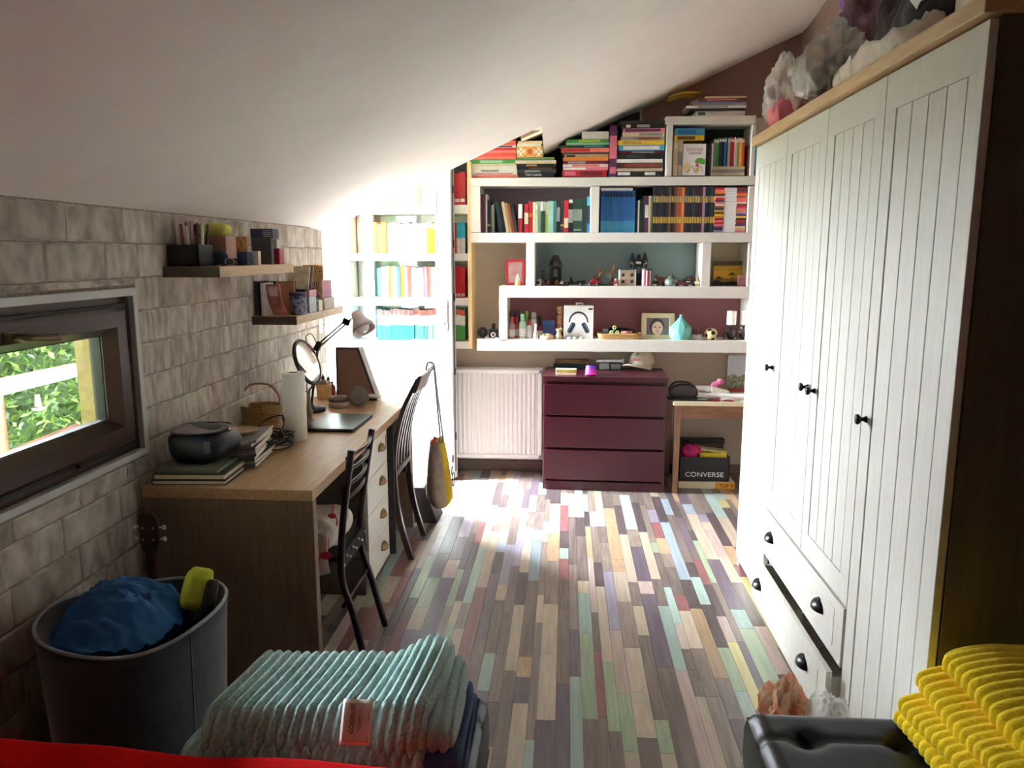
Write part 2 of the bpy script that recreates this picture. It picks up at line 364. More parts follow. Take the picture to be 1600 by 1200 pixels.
# ------------------------------------------------------------------ balcony door: frame in the wall and open leaf
d1 = bpy.data.objects.new('door_1', None); C.objects.link(d1); d1.location = (XL, 5.0, 0); d1['kind'] = 'structure'
off = (-XL, -5.0, 0)
mb = MB(off).box(XL-.2, XL+.005, DY1-.07, DY1, 0, DZ1).box(XL-.2, XL+.005, DY0, DY0+.05, 0, DZ1).box(XL-.2, XL+.005, DY0+.05, DY1-.07, DZ1-.06, DZ1).box(XL-.2, XL, DY0+.05, DY1-.07, 0, .03)
mb.build('door_frame', UPVC, d1, bevel=.004)
mb = MB(off)
for zz in (.35, 1.53, 1.95): mb.cyl((XL+.014, DY1-.075, zz-.045), (XL+.014, DY1-.075, zz+.045), .010, n=10)
mb.build('hinge', mat('white_hinge', (225, 225, 225), .3, .2), d1, smooth=True)
hx, hy = -1.445, 5.312; fx, fy = -.757, 5.087
ang = math.atan2(fy-hy, fx-hx); LW = math.hypot(fx-hx, fy-hy); LH = 2.19
leaf = bpy.data.objects.new('door_2', None); C.objects.link(leaf); leaf.location = (hx, hy, .012); leaf.rotation_euler = (0, 0, ang); leaf['kind'] = 'structure'
st, th, gb = .1, .06, .945                       # local: x along the leaf, -y towards the room
mb = MB().box(0, .12, 0, th, 0, LH).box(LW-st, LW, 0, th, 0, LH).box(.12, LW-st, 0, th, 0, .12).box(.12, LW-st, 0, th, LH-.1, LH).box(.12, LW-st, 0, th, gb-.09, gb)
mb.build('leaf_frame', UPVC, leaf, bevel=.005)
MB().box(.118, LW-st+.002, .015, th-.015, .118, gb-.088).build('lower_panel', UPVC, leaf)
mb = MB(); 
for (a, b, c, d) in ((.12, LW-st, .12, gb-.09), (.12, LW-st, gb, LH-.1)):
    mb.box(a, b, -.004, .012, c, c+.014); mb.box(a, b, -.004, .012, d-.014, d); mb.box(a, a+.014, -.004, .012, c, d); mb.box(b-.014, b, -.004, .012, c, d)
mb.build('bead', UPVC, leaf, bevel=.003)
DGLASS = glass_mat('door_glass', (.93, .96, .96), 0, 1, 1.8)
MB().box(.118, LW-st+.002, .028, .034, gb-.002, LH-.098).build('pane', DGLASS, leaf)
mb = MB().box(LW+.0, LW+.003, .018, .036, .05, LH-.05); mb.build('lock_strip', mat('lock_steel', (120, 120, 122), .35, .8), leaf)
mb = MB()
for zz in (.3, .75, 1.25, 1.6, 1.95): mb.cbox((LW+.005, .027, zz), (.006, .014, .05))
mb.build('bolt', IRON, leaf)
hm = mat('white_door_handle', (232, 232, 230), .3)
mb = MB().prism([(LW-.048+a, 1.13+b) for a, b in rr(.034, .22, .015)], -.010, 0); mb.build('handle_plate', hm, leaf, bevel=.002)
mb = MB().tube(bez([(LW-.048, -.008, 1.19), (LW-.048, -.045, 1.19), (LW-.075, -.055, 1.19), (LW-.17, -.052, 1.187)], 6), .010, 10); mb.build('handle', hm, leaf, smooth=True)
mb = MB().cyl((LW-.048, -.012, 1.075), (LW-.048, -.009, 1.075), .008, n=12).box(LW-.05, LW-.046, -.013, -.009, 1.05, 1.075); mb.build('keyhole', GASKET, leaf)
# ------------------------------------------------------------------ outside: column, rail, bank of green, trees
stucco = mat('yellow_stucco', (150, 132, 90), .9, rgb2=(138, 122, 82), scale=60, bump=.2)
mb = MB(off0 := (-XL, -(WY0+WY1)/2, -WZ0)); e_ = .006
mb.box(T-.004, XL-.112, WY1-e_, WY1+.001, WZ0, WZ1).box(T-.004, XL-.112, WY0-.001, WY0+e_, WZ0, WZ1).box(T-.004, XL-.112, WY0, WY1, WZ1-e_, WZ1+.001).box(T-.004, XL-.112, WY0, WY1, WZ0-.001, WZ0+e_)
mb.build('outer_reveal', stucco, win)
rail = mat('pink_white_paint', (176, 130, 116), .55, var=.08)
rr0 = thing('balcony_railing', 'pinkish white pipe railing outside the small brown window', 'railing', (-2.4, 3.0, -.28))
o3 = (2.4, -3.0, .28)
p0, p1 = onx(0, 608, -2.4), onx(95, 607, -2.4); dz = p0.z
MB(o3).cyl((-2.4, 1.2, dz), (-2.4, 4.2, dz), .029, n=12).build('top_rail', mat('white_pipe', (186, 172, 170), .45), rr0, smooth=True)
q0, q1 = onx(0, 600, -2.45), onx(92, 580, -2.45)
MB(o3).cyl(tuple(q0-(q1-q0)*1.2), tuple(q1+(q1-q0)*.3), .025, n=10).build('brace_pipe', rail, rr0, smooth=True)
q0, q1 = onx(15, 712, -2.4), onx(98, 678, -2.4)
MB(o3).cyl(tuple(q0-(q1-q0)*1.2), tuple(q1+(q1-q0)*.3), .025, n=10).build('lower_rail', rail, rr0, smooth=True)
q0 = onx(-2, 650, -2.38)
MB(o3).cyl((-2.38, q0.y, -.28), (-2.38, q0.y, dz), .025, n=10).build('post', mat('rust_red_paint', (190, 108, 84), .6), rr0, smooth=True)
mb = MB(o3); q = onx(57, 608, -2.38); mb.cyl((-2.38, q.y, q.z-.025), (-2.38, q.y, q.z-.09), .010, .016, 8).cyl((-2.38, q.y, q.z-.085), (-2.38, q.y, q.z-.097), .036, .016, 8); mb.build('pipe_valve', mat('white_pipe', (0, 0, 0)), rr0, smooth=True)
struct(MB().box(-60, XL-.25, -60, 60, -3.1, -3.0), 'ground_outside', mat('garden_soil', (70, 78, 48), .9, scale=3))
struct(MB().box(-3.1, XL-.25, 1.0, 7.5, -.4, -.3), 'balcony_floor', mat('balcony_tile', (104, 92, 84), .85, scale=20))

LEAF = [mat('leaf_green_%d' % i, c, .55, var=.25, scale=8) for i, c in enumerate(((50, 78, 20), (68, 96, 26), (86, 112, 34), (42, 66, 24)))]
def leaves(mb, pts, size, r):
    for p in pts:
        R = Euler((r.uniform(-1.2, 1.2), r.uniform(-1.2, 1.2), r.uniform(0, 6.3))).to_matrix(); s = size*r.uniform(.6, 1.3); mb.slot(r.randrange(4))
        mb.add([Vector(p)+R @ Vector(q) for q in ((-s, 0, 0), (0, -s*.45, .1*s), (s, 0, 0), (0, s*.45, .1*s))], [(0, 1, 2, 3)])
rl = random.Random(5)
# green bank seen down through the window
mb = MB(); pts = []
for i in range(16000):
    x = -3.4-rl.random()**1.2*5.0; y = rl.uniform(4.2, 11.0); t = (-3.4-x)/5.0
    pts.append((x, y, -1.35+2.5*t+.25*math.sin(y*1.7+x)+rl.uniform(-.1, .1)))
leaves(mb, pts, .075, rl); o = mb.build('hedge_bank', LEAF, fixn=False); o['kind'] = 'stuff'; tag(o, 'bright green leafy bank in the garden outside the window', 'hedge')
struct(MB().add([(-3.3, -2, -1.55), (-3.3, 14, -1.55), (-8.6, 14, 1.05), (-8.6, -2, 1.05)], [(0, 1, 2, 3)]), 'bank_soil', mat('bank_green', (46, 66, 24), .9, scale=6, var=.3), fixn=False)
mb = MB(); pts = [(-2.56-rl.random()*.16, rl.uniform(.9, 4.18), rl.uniform(-.3, 1.44)) for i in range(13000)]
leaves(mb, pts, .026, rl); o = mb.build('ivy_hedge', LEAF, fixn=False); o['kind'] = 'stuff'; tag(o, 'sunny green ivy hedge right outside the small window', 'hedge')
mb = MB(); leaves(mb, [(rl.uniform(-3.3, T-.05), 4.40+rl.random()*.08, rl.uniform(-.26, 2.28)) for i in range(8000)], .026, rl); o = mb.build('added_ivy_screen', LEAF, fixn=False); o['kind'] = 'stuff'; tag(o, 'added ivy leaves on the unseen light-blocking screen by the door', 'ivy')  # added ivy, gives the door glass something green to reflect
struct(MB().box(-2.86, -2.78, -2.5, 4.3, -.3, 1.40).box(-2.78, T, -2.5, -2.4, -.3, 1.6), 'added_shade_wall', mat('bank_green', (46, 66, 24))); struct(MB().box(-3.3, T, 4.26, 4.34, -.3, 2.3), 'added_sky_screen', MATS['bank_green'])  # unseen walls added to keep sky light off the window bay and door leaf
def tree(x, y, h, r, label, seed, name='garden_tree'):
    t = thing(name, label, 'tree', (x, y, -3.0)); q = random.Random(seed)
    mb = MB().tube(bez([(0, 0, 0), (.1, .05, h*.4), (-.05, 0, h*.8)], 6), [.16-.008*i for i in range(13)], 8)
    for k in range(5):
        a = k*1.3; mb.tube([(0, 0, h*(.4+.08*k)), (math.cos(a)*r*.6, math.sin(a)*r*.6, h*(.62+.06*k))], [.06, .02], 6)
    mb.build('trunk', mat('tree_bark', (92, 76, 60), .9, scale=12), t, smooth=True)
    mb = MB(); pts = []
    for i in range(9000):
        v = Vector((q.gauss(0, 1), q.gauss(0, 1), q.gauss(0, 1))).normalized()*(q.random()**.4)
        pts.append((v.x*r, v.y*r, h*.72+v.z*h*.33))
    leaves(mb, pts, .2, q); f = mb.build('foliage', LEAF, t, fixn=False); f['kind'] = 'stuff'
tree(-6.0, .9, 7.6, 1.6, 'leafy green tree mirrored in the balcony door glass', 1); tree(-9.0, -1.6, 8.4, 1.7, 'tall leafy tree behind the mirrored one', 3); tree(-4.6, -2.2, 7.0, 1.4, 'slim leafy tree close to the house', 4)
tree(-15.6, 7.2, 8.6, 2.4, 'tall leafy tree far beyond the balcony', 2)

# unseen overhangs added to cut the sky light at the window and the door
eave = mat('added_eave_boards', (120, 104, 88), .8, scale=8, stretch=(1, 8, 1))
struct(MB().add([(x, y, z+k) for k in (0, .1) for x, y, z in ((-1.6, -7, 1.95), (-1.6, 4.3, 1.95), (-2.95, 4.3, 1.70), (-2.95, -7, 1.70))], [(0, 1, 2, 3), (7, 6, 5, 4), (0, 4, 5, 1), (1, 5, 6, 2), (2, 6, 7, 3), (3, 7, 4, 0)]), 'added_shade_eave', eave)
struct(MB().box(-2.75, XL-.22, 4.35, 6.2, 2.36, 2.44), 'added_dormer_shade', eave)  # added overhang, keeps the high sky off the open door leaf
# ------------------------------------------------------------------ big furniture
# white niche shelving on the back wall
sx0 = ony(735, 400, YF).x
unit = thing('wall_shelving', 'white built-in niche shelving with thick boards full of books and toys', 'shelf', (sx0, YF, ony(800, 548, YF).z))
uo = (-sx0, -YF, -ony(800, 548, YF).z)
def sb(name, x0, y0, x1, y1, yf=YF):
    a, b = ony(x0, y1, yf), ony(x1, y0, yf); MB(uo).box(a.x, b.x, yf, YB-.003, a.z, b.z).build(name, WHITE, unit, bevel=.003)
    return a, b
ZA = ony(900, 275, YF).z; ZB = ony(900, 363, YF).z; ZC = ony(900, 448, YF).z; ZD = ony(900, 533, YF).z; ZT = ony(1100, 180, YF).z; ZR1 = ZB
for n, r in (('board', (735, 275, 1182, 291)), ('board', (735, 363, 1182, 379)), ('board', (780, 448, 1182, 465)), ('board', (745, 533, 1182, 548)), ('board', (1040, 180, 1182, 194)),
             ('upright', (735, 291, 750, 363)), ('upright', (922, 291, 937, 363)), ('upright', (1167, 291, 1182, 363)), ('upright', (822, 379, 836, 448)), ('upright', (1095, 379, 1112, 448)),
             ('upright', (1167, 379, 1182, 448)), ('upright', (780, 465, 793, 533)), ('upright', (1167, 465, 1182, 533)), ('upright', (1040, 194, 1052, 275)), ('upright', (1172, 194, 1182, 275))):
    sb(n, *r)
# pine bookcase behind the open door
px1 = ony(737, 400, YF).x; px0 = -1.47; zb0 = ony(735, 545, YF).z; zb1 = ony(735, 252, YF).z
pc = thing('pine_bookcase', 'pine wall bookcase with white shelves behind the glass balcony door', 'bookcase', (px1, YF, zb0)); po = (-px1, -YF, -zb0)
MB(po).box(px1-.026, px1, YF, YB-.003, zb0, zb1).build('side_panel', PINE, pc, bevel=.003)
MB(po).box(px0, px0+.02, YF, YB-.003, zb0, min(zb1, 1.98)).build('side_panel', WHITE, pc, bevel=.003)
MB(po).box(px0+.02, px1-.026, YB-.014, YB-.004, zb0, min(zb1, 2.0)).build('back_panel', mat('pale_green_grey_panel', (196, 200, 190), .7, var=.03), pc)
PCZ = []
for (t, b) in ((320, 334), (396, 408), (466, 478), (534, 545)):
    zt, zb_ = ony(720, t, YF).z, ony(720, b, YF).z; PCZ.append(zt)
    MB(po).box(px0+.02, px1-.026, YF+.008, YB-.014, zb_, zt).build('shelf', WHITE, pc, bevel=.002)
# radiator
ra, rb_ = ony(708, 715, 5.25), ony(847, 578, 5.25); rx0 = -1.02
rad = thing('radiator', 'white steel panel radiator under the wall shelving', 'radiator', ((rx0+rb_.x)/2, 5.25, ra.z)); ro = (-(rx0+rb_.x)/2, -5.25, -ra.z)
RAD = mat('radiator_enamel', (238, 238, 236), .3, var=.01)
mb = MB(ro); n = 52
pr = [(rx0+.03+(rb_.x-rx0-.06)*i/n, 5.252+(.010 if i % 2 else 0)) for i in range(n+1)]
prf = []
for i in range(n): prf += [(pr[i][0], pr[i][1]), (pr[i][0]*.45+pr[i+1][0]*.55, pr[i][1])]
mb.add([(x, y, z) for z in (ra.z+.03, rb_.z-.03) for x, y in prf], [(i, i+1, len(prf)+i+1, len(prf)+i) for i in range(len(prf)-1)])
mb.box(rx0, rb_.x, 5.266, 5.27, ra.z, rb_.z); mb.build('front_panel', RAD, rad)
mb = MB(ro).box(rx0, rb_.x, 5.25, 5.262, ra.z, ra.z+.03).box(rx0, rb_.x, 5.25, 5.262, rb_.z-.03, rb_.z).box(rx0, rx0+.03, 5.25, 5.262, ra.z, rb_.z).box(rb_.x-.025, rb_.x, 5.25, 5.262, ra.z, rb_.z)
mb.build('panel_rim', RAD, rad, bevel=.004)
MB(ro).box(rx0, rb_.x, 5.27, 5.345, rb_.z-.02, rb_.z+.004).box(rb_.x-.004, rb_.x+.002, 5.262, 5.345, ra.z, rb_.z).box(rx0-.002, rx0+.004, 5.262, 5.345, ra.z, rb_.z).box(rx0, rb_.x, 5.335, 5.345, ra.z, rb_.z).build('cover', RAD, rad, bevel=.003)
for bx_ in (rx0+.15, rb_.x-.2): MB(ro).box(bx_, bx_+.04, 5.345, 5.379, ra.z+.1, rb_.z-.1).build('bracket', RAD, rad)
# burgundy chest of drawers
ca, cb = onz(847, 766, 0), onz(1040, 773, 0)
cw, ch, cd = .80, .765, .425; crz = -.03
BURG = mat('burgundy_lacquer', (66, 16, 31), .36, rgb2=(72, 19, 34), scale=4, coat=.15)
chest = thing('chest_of_drawers', 'burgundy three-drawer chest without handles under the shelving', 'dresser', (ca.x+cw/2, ca.y, 0), crz)
mb = MB().box(-cw/2, -cw/2+.02, .02, cd, 0, ch-.03).box(cw/2-.02, cw/2, .02, cd, 0, ch-.03).box(-cw/2+.02, cw/2-.02, cd-.01, cd, .02, ch-.03).box(-cw/2+.02, cw/2-.02, .035, .05, .0, ch-.03)
mb.build('carcass', BURG, chest, bevel=.002)
MB().box(-cw/2-.002, cw/2+.002, 0, cd, ch-.03, ch).build('top', BURG, chest, bevel=.002)
for i in range(3):
    z0 = .075+i*.218; MB().box(-cw/2+.006, cw/2-.006, .0, .02, z0, z0+.2).build('drawer_front', BURG, chest, bevel=.003)
MB().box(-cw/2+.02, cw/2-.02, .012, .03, .0, .06).build('plinth', BURG, chest, bevel=.002)
CT = ch; CLOC = Vector((ca.x+cw/2, ca.y, 0))
# side table right of the chest
OLDW = mat('worn_brown_wood', (150, 104, 72), .5, rgb2=(122, 82, 56), scale=8, stretch=(1, 8, 6))
OLDV = mat('worn_leg_wood', (150, 112, 86), .5, rgb2=(126, 92, 70), scale=8, stretch=(8, 8, 1))
CREAM = mat('cream_laminate', (226, 216, 186), .4, var=.02)
tl = ony(1049, 772, 4.93); TZ = ony(1100, 627, 4.9).z; tx0 = tl.x-.005; tx1 = 1.42
tb = thing('side_table', 'old wooden table with cream top beside the burgundy chest', 'table', ((tx0+tx1)/2, 5.12, 0)); to = (-(tx0+tx1)/2, -5.12, 0)
MB(to).box(tx0-.01, tx1, 4.88, 5.36, TZ-.028, TZ).build('table_top', CREAM, tb, bevel=.003)
MB(to).box(tx0+.045, tx1-.05, 4.91, 4.93, TZ-.028-.085, TZ-.028).build('apron', OLDW, tb, bevel=.002)
MB(to).box(tx0+.045, tx1-.05, 5.31, 5.33, TZ-.028-.085, TZ-.028).build('apron', OLDW, tb, bevel=.002)
for x in (tx0+.002, tx1-.05):
    for y in (4.90, 5.30):
        MB(to).add([(x, y, TZ-.028), (x+.045, y, TZ-.028), (x+.045, y+.045, TZ-.028), (x, y+.045, TZ-.028), (x+.005, y+.005, 0), (x+.037, y+.005, 0), (x+.037, y+.037, 0), (x+.005, y+.037, 0)],
                   [(0, 1, 2, 3), (7, 6, 5, 4), (0, 4, 5, 1), (1, 5, 6, 2), (2, 6, 7, 3), (3, 7, 4, 0)]).build('leg', OLDV, tb, bevel=.003)
# wardrobe
WX, WYN, WYF, WH = .88, 1.775, 3.79, 2.055; WXB = 1.47
WARD = mat('white_wood_foil', (214, 212, 204), .5, rgb2=(206, 204, 196), scale=10, stretch=(8, 8, .5), bump=.04)
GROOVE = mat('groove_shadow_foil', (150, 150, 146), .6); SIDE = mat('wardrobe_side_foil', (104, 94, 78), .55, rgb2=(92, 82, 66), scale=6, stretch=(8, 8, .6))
wd = thing('wardrobe', 'large white four-door wardrobe with oak top and black knobs', 'wardrobe', (WX+.3, (WYN+WYF)/2, 0)); wo = (-WX-.3, -(WYN+WYF)/2, 0)
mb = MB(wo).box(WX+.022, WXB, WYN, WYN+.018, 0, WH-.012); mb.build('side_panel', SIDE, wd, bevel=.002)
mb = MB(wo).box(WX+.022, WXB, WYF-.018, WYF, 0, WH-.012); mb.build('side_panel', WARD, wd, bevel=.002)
mb = MB(wo).box(WX+.05, WXB, WYN+.018, WYF-.018, .06, .08).box(WXB-.008, WXB, WYN+.018, WYF-.018, .06, WH-.012).box(WX+.06, WX+.075, WYN+.018, WYF-.018, 0, .06)
for y in (2.30, 2.78, 3.27): mb.box(WX+.024, WXB-.008, y-.009, y+.009, .08, WH-.012)
mb.build('carcass', WARD, wd)
MB(wo).box(WX-.022, WXB, WYN-.012, WYF+.008, WH-.012, WH+.028).build('top_board', OAKL, wd, bevel=.003)
KNOB = mat('black_knob', (34, 32, 32), .3, .6)
def door(y0, y1, z0, ngr):
    p = MB(wo); g = .0025; y0 += g; y1 -= g; z1 = WH-.02; bx = .074; bt = .10; bb = .085
    # frame and tongue-and-groove boards between four vertical grooves
    gy = [y0+bx+(y1-y0-2*bx)*i/(ngr-1) for i in range(ngr)]; gw = .004
    p.box(WX, WX+.019, y0, y1, z1-bt, z1).box(WX, WX+.019, y0, y1, z0, z0+bb).box(WX, WX+.019, y0, gy[0]-gw, z0+bb, z1-bt).box(WX, WX+.019, gy[-1]+gw, y1, z0+bb, z1-bt)
    o = p.build('door', WARD, wd, bevel=.0015)
    for i in range(ngr-1):
        MB(wo).box(WX+.0015, WX+.017, gy[i]+gw*.4, gy[i+1]-gw*.4, z0+bb, z1-bt).build('plank', WARD, o, bevel=.002)
    MB(wo).box(WX+.012, WX+.018, y0+.02, y1-.02, z0+.02, z1-.02).build('door_back', GROOVE, o)
    return o
def knob(par, y, z=1.072):
    MB(wo).lathe([(.011, 0), (.009, .004), (.006, .010), (.006, .016), (.013, .020), (.016, .025), (.014, .030), (.006, .032)], (WX, y, z), 14, Ry(-PI/2)).build('knob', KNOB, par, smooth=True)
e1 = door(3.27, WYF-.004, .03, 5); knob(e1, 3.30)
e2 = door(2.78, 3.27, .465, 5); knob(e2, 2.815)
e3 = door(2.30, 2.78, .465, 5); knob(e3, 2.735)
e4 = door(WYN+.002, 2.30, .03, 5); knob(e4, 2.262)
def wdrawer(z0, z1, out):
    y0, y1 = 2.305, 3.265; X = WX-out
    o = MB(wo).box(X, X+.019, y0, y1, z0, z1).build('drawer', WARD, wd, bevel=.002)
    MB(wo).box(X-.0015, X+.001, y0+.075, y1-.075, z0+.035, z1-.035).build('panel', WARD, o, bevel=.0014)
    MB(wo).box(X+.019, WX+.45, y0+.02, y0+.034, z0+.015, z1-.035).box(X+.019, WX+.45, y1-.034, y1-.02, z0+.015, z1-.035).box(X+.019, WX+.45, y0+.02, y1-.02, z0+.015, z0+.022).build('drawer_box', WARD, o)
    for y in (2.52, 3.15):
        zc = (z0+z1)/2+.01; m = MB(wo)
        def f(u, v):
            a = PI*u; t = PI/2*v; return Vector((X-.026*math.cos(t)*math.sin(a), y+.044*math.cos(a)*(.35+.65*math.cos(t)), zc+.03*math.sin(t)-.012+.0*u))
        m.grid(f, 13, 7); m.cyl((X, y, zc+.014), (X-.006, y, zc+.018), .012, n=10)
        m.build('cup_handle', KNOB, o, smooth=True, solid=.003)
wdrawer(.262, .458, .006); wdrawer(.055, .247, .045)
for y in (WYN+.03, WYF-.06): MB(wo).box(WX+.004, WX+.022, y, y+.03, 0, .028).build('foot', WARD, wd)
# desk
DX0, DX1, DYN, DYF, DZ = -1.462, -.858, 2.475, 4.19, .75
dk = thing('desk', 'long oak desk along the brick wallpaper wall', 'desk', ((DX0+DX1)/2, (DYN+DYF)/2, 0)); do = (-(DX0+DX1)/2, -(DYN+DYF)/2, 0)
DARKP = mat('desk_dark_panel', (52, 46, 46), .5, rgb2=(44, 38, 38), scale=8, stretch=(8, 8, 1))
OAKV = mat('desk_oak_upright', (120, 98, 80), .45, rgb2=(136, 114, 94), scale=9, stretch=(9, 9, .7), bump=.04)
MB(do).box(DX0, DX1, DYN, DYF, DZ-.038, DZ).build('desk_top', OAK, dk, bevel=.002)
MB(do).box(DX0, DX1, DYN, DYN+.038, 0, DZ-.038).build('end_panel', OAKV, dk, bevel=.002)
MB(do).box(DX0, DX1, DYF-.038, DYF, 0, DZ-.038).build('end_panel', OAKV, dk, bevel=.002)
MB(do).box(DX0+.04, DX0+.058, DYN+.038, DYF-.038, .34, DZ-.038).build('back_panel', DARKP, dk)
MB(do).box(-.90, DX1+.01, 3.66, 3.68, .04, DZ-.038).box(DX0+.06, -.90, 3.66, 3.68, .04, DZ-.038).build('divider', DARKP, dk, bevel=.002)
WD2 = mat('white_drawer_foil', (230, 228, 220), .45, var=.02); BRASS = mat('aged_brass', (150, 122, 78), .35, .9)
du = thing('drawer_pedestal', 'white four-drawer pedestal with brass shell handles under the desk', 'drawers', (-1.1, 3.46, 0)); duo = (1.1, -3.46, 0)
DUX, dy0, dy1 = -.878, 3.26, 3.655
MB(duo).box(-1.36, DUX-.02, dy0, dy1, .0, .705).build('carcass', mat('pedestal_taupe', (96, 84, 76), .5), du, bevel=.002)
for i in range(4):
    z0 = .045+i*.165; dr = MB(duo).box(DUX-.018, DUX, dy0+.002, dy1-.002, z0, z0+.161).build('drawer', WD2, du, bevel=.002)
    yc, zc = (dy0+dy1)/2+.06, z0+.1; m = MB(duo)
    def f(u, v):
        a = PI*u; t = PI/2*v; return Vector((DUX+.024*math.cos(t)*math.sin(a), yc+.04*math.cos(a)*(.35+.65*math.cos(t)), zc+.032*math.sin(t)-.016))
    m.grid(f, 13, 7); m.build('cup_handle', BRASS, dr, smooth=True, solid=.003)
MB(duo).box(DUX-.001, DUX+.001, dy1-.03, dy1-.018, .6, .67).build('sticker', mat('brown_sticker', (140, 84, 58), .6), du)
# floating shelves on the left wall
SHO = mat('shelf_oak', (190, 160, 122), .5, rgb2=(204, 176, 138), scale=10, stretch=(10, .8, 10)); SHD = mat('shelf_end_shade', (82, 68, 60), .6)
def wshelf(label, y0, y1, z0, z1):
    t = thing('floating_shelf', label, 'shelf', (XL+.112, (y0+y1)/2, z0)); so = (-XL-.112, -(y0+y1)/2, -z0)
    MB(so).box(XL+.004, XL+.222, y0+.003, y1, z0, z1).build('board', SHO, t, bevel=.002)
    MB(so).box(XL+.004, XL+.222, y0, y0+.003, z0, z1).build('end_shade', SHD, t)  # shade on the near end of the oak put in as a dark colour
S1 = (2.785, 3.57, 1.462, 1.502); S2 = (3.575, 4.35, 1.213, 1.254)
wshelf('oak floating shelf under the sloping ceiling crowded with pens and boxes', *S1); wshelf('oak floating shelf close to the balcony door with notebooks', *S2)
# ------------------------------------------------------------------ chairs
DMET = mat('plum_black_metal', (46, 30, 36), .3, .5); CUSH = mat('cushion_cotton', (214, 204, 192), .9, rgb2=(200, 188, 176), scale=25, bump=.2)
FLAM = mat('flamingo_print', (204, 66, 92), .9)
c1 = thing('metal_chair', 'dark metal ladder-back chair with flamingo-print cushion at the desk', 'chair', (-.95, 2.79, 0))
c1o = (.95, -2.79, 0); yl, yr = 2.64, 2.982
for y, nm in ((yl, 'rear_post'), (yr, 'rear_post')):
    MB(c1o).tube(bez([(-.745+.01*(y < 2.8), y, 0), (-.80+.02*(y < 2.8), y, .22), (-.835+.02*(y < 2.8), y, .34), (-.838+.02*(y < 2.8), y, .45), (-.815+.015*(y < 2.8), y, .62), (-.775+.01*(y < 2.8), y, .85)], 5), .0135, 10).build(nm, DMET, c1, smooth=True)
for y in (yl+.02, yr-.02): MB(c1o).tube([(-1.19, y, 0), (-1.17, y, .42)], .0125, 10).build('front_leg', DMET, c1, smooth=True)
for i, z in enumerate((.82, .765, .705, .65)):
    xx = -.838+.062*((z-.45)/.40)**1.4
    MB(c1o).tube(bez([(xx, yl, z), (xx+.02, yl+.1, z+.004), (xx+.026, (yl+yr)/2, z+.006), (xx+.02, yr-.1, z+.004), (xx, yr, z)], 4), .007, 8).build('slat', DMET, c1, smooth=True)
mb = MB(c1o).box(-1.18, -.82, yl, yr, .42, .44); mb.build('seat', BLACKM, c1, bevel=.008)
mb = MB(c1o).box(-.838, -.822, yl+.01, yr-.01, .375, .44); st_ = mb.build('seat_rail', BLACKM, c1, bevel=.003)
for i in range(8): MB(c1o).ball((-.820, yl+.04+i*.043, .395+.022*(i % 2)), .0055, 8, 5).build('stud', mat('white_stud', (225, 222, 216), .4), st_, smooth=True)
MB(c1o).tube([(-.815, yl, .25), (-.815, yr, .25)], .008, 8).build('stretcher', DMET, c1, smooth=True)
MB(c1o).tube([(-.82, yr, .3), (-1.17, yr-.02, .3)], .008, 8).build('stretcher', DMET, c1, smooth=True)
# cushion hanging over the seat, made by a rounded slab
def slab(mb, x0, x1, y0, y1, z0, z1, e=.35, n=22, fn=None):
    cx, cy, cz = (x0+x1)/2, (y0+y1)/2, (z0+z1)/2
    def sg(v, p): return math.copysign(abs(v)**p, v)
    def f(u, v):
        a = 2*PI*u; t = -PI/2+PI*v
        p = Vector((cx+(x1-x0)/2*sg(math.cos(t), e)*sg(math.cos(a), e), cy+(y1-y0)/2*sg(math.cos(t), e)*sg(math.sin(a), e), cz+(z1-z0)/2*sg(math.sin(t), e*1.6)))
        return fn(p) if fn else p
    return mb.grid(f, n*2, n, cu=True)
cush = slab(MB(c1o), -1.2, -.84, yl+.0, yr-.012, .44, .55, .45, 20, lambda p: p+Vector((0, 0, .006*math.sin(p.y*60+p.x*40)))).build('cushion', CUSH, c1, smooth=True)
MB(c1o).grid(lambda u, v: Vector((-1.15+.29*u, yl-.004-.022*math.sin(v*PI), .535-v*.16+.012*math.sin(u*7))), 12, 10).build('cushion_skirt', CUSH, c1, smooth=True, solid=.006)
def flamingo(px, py, Y, s, flip=1):
    a = ony(px, py, Y); m = MB(c1o)
    m.prism([(math.cos(t)*.022*s*flip+a.x, math.sin(t)*.014*s+a.z) for t in [i*2*PI/12 for i in range(12)]], Y-.002, Y); m.tube([(a.x-.018*s*flip, Y-.001, a.z), (a.x-.026*s*flip, Y-.001, a.z-.025*s), (a.x-.022*s*flip, Y-.001, a.z-.05*s)], .004*s, 6)
    m.tube([(a.x, Y-.001, a.z+.01*s), (a.x+.004*s, Y-.001, a.z+.06*s)], .0016, 5); m.tube([(a.x+.008*s, Y-.001, a.z+.01*s), (a.x+.012*s, Y-.001, a.z+.06*s)], .0016, 5)
    m.build('flamingo_print', FLAM, cush)
flamingo(509, 868, yl-.031, 1.1); flamingo(519, 806, yl-.031, .7, -1)
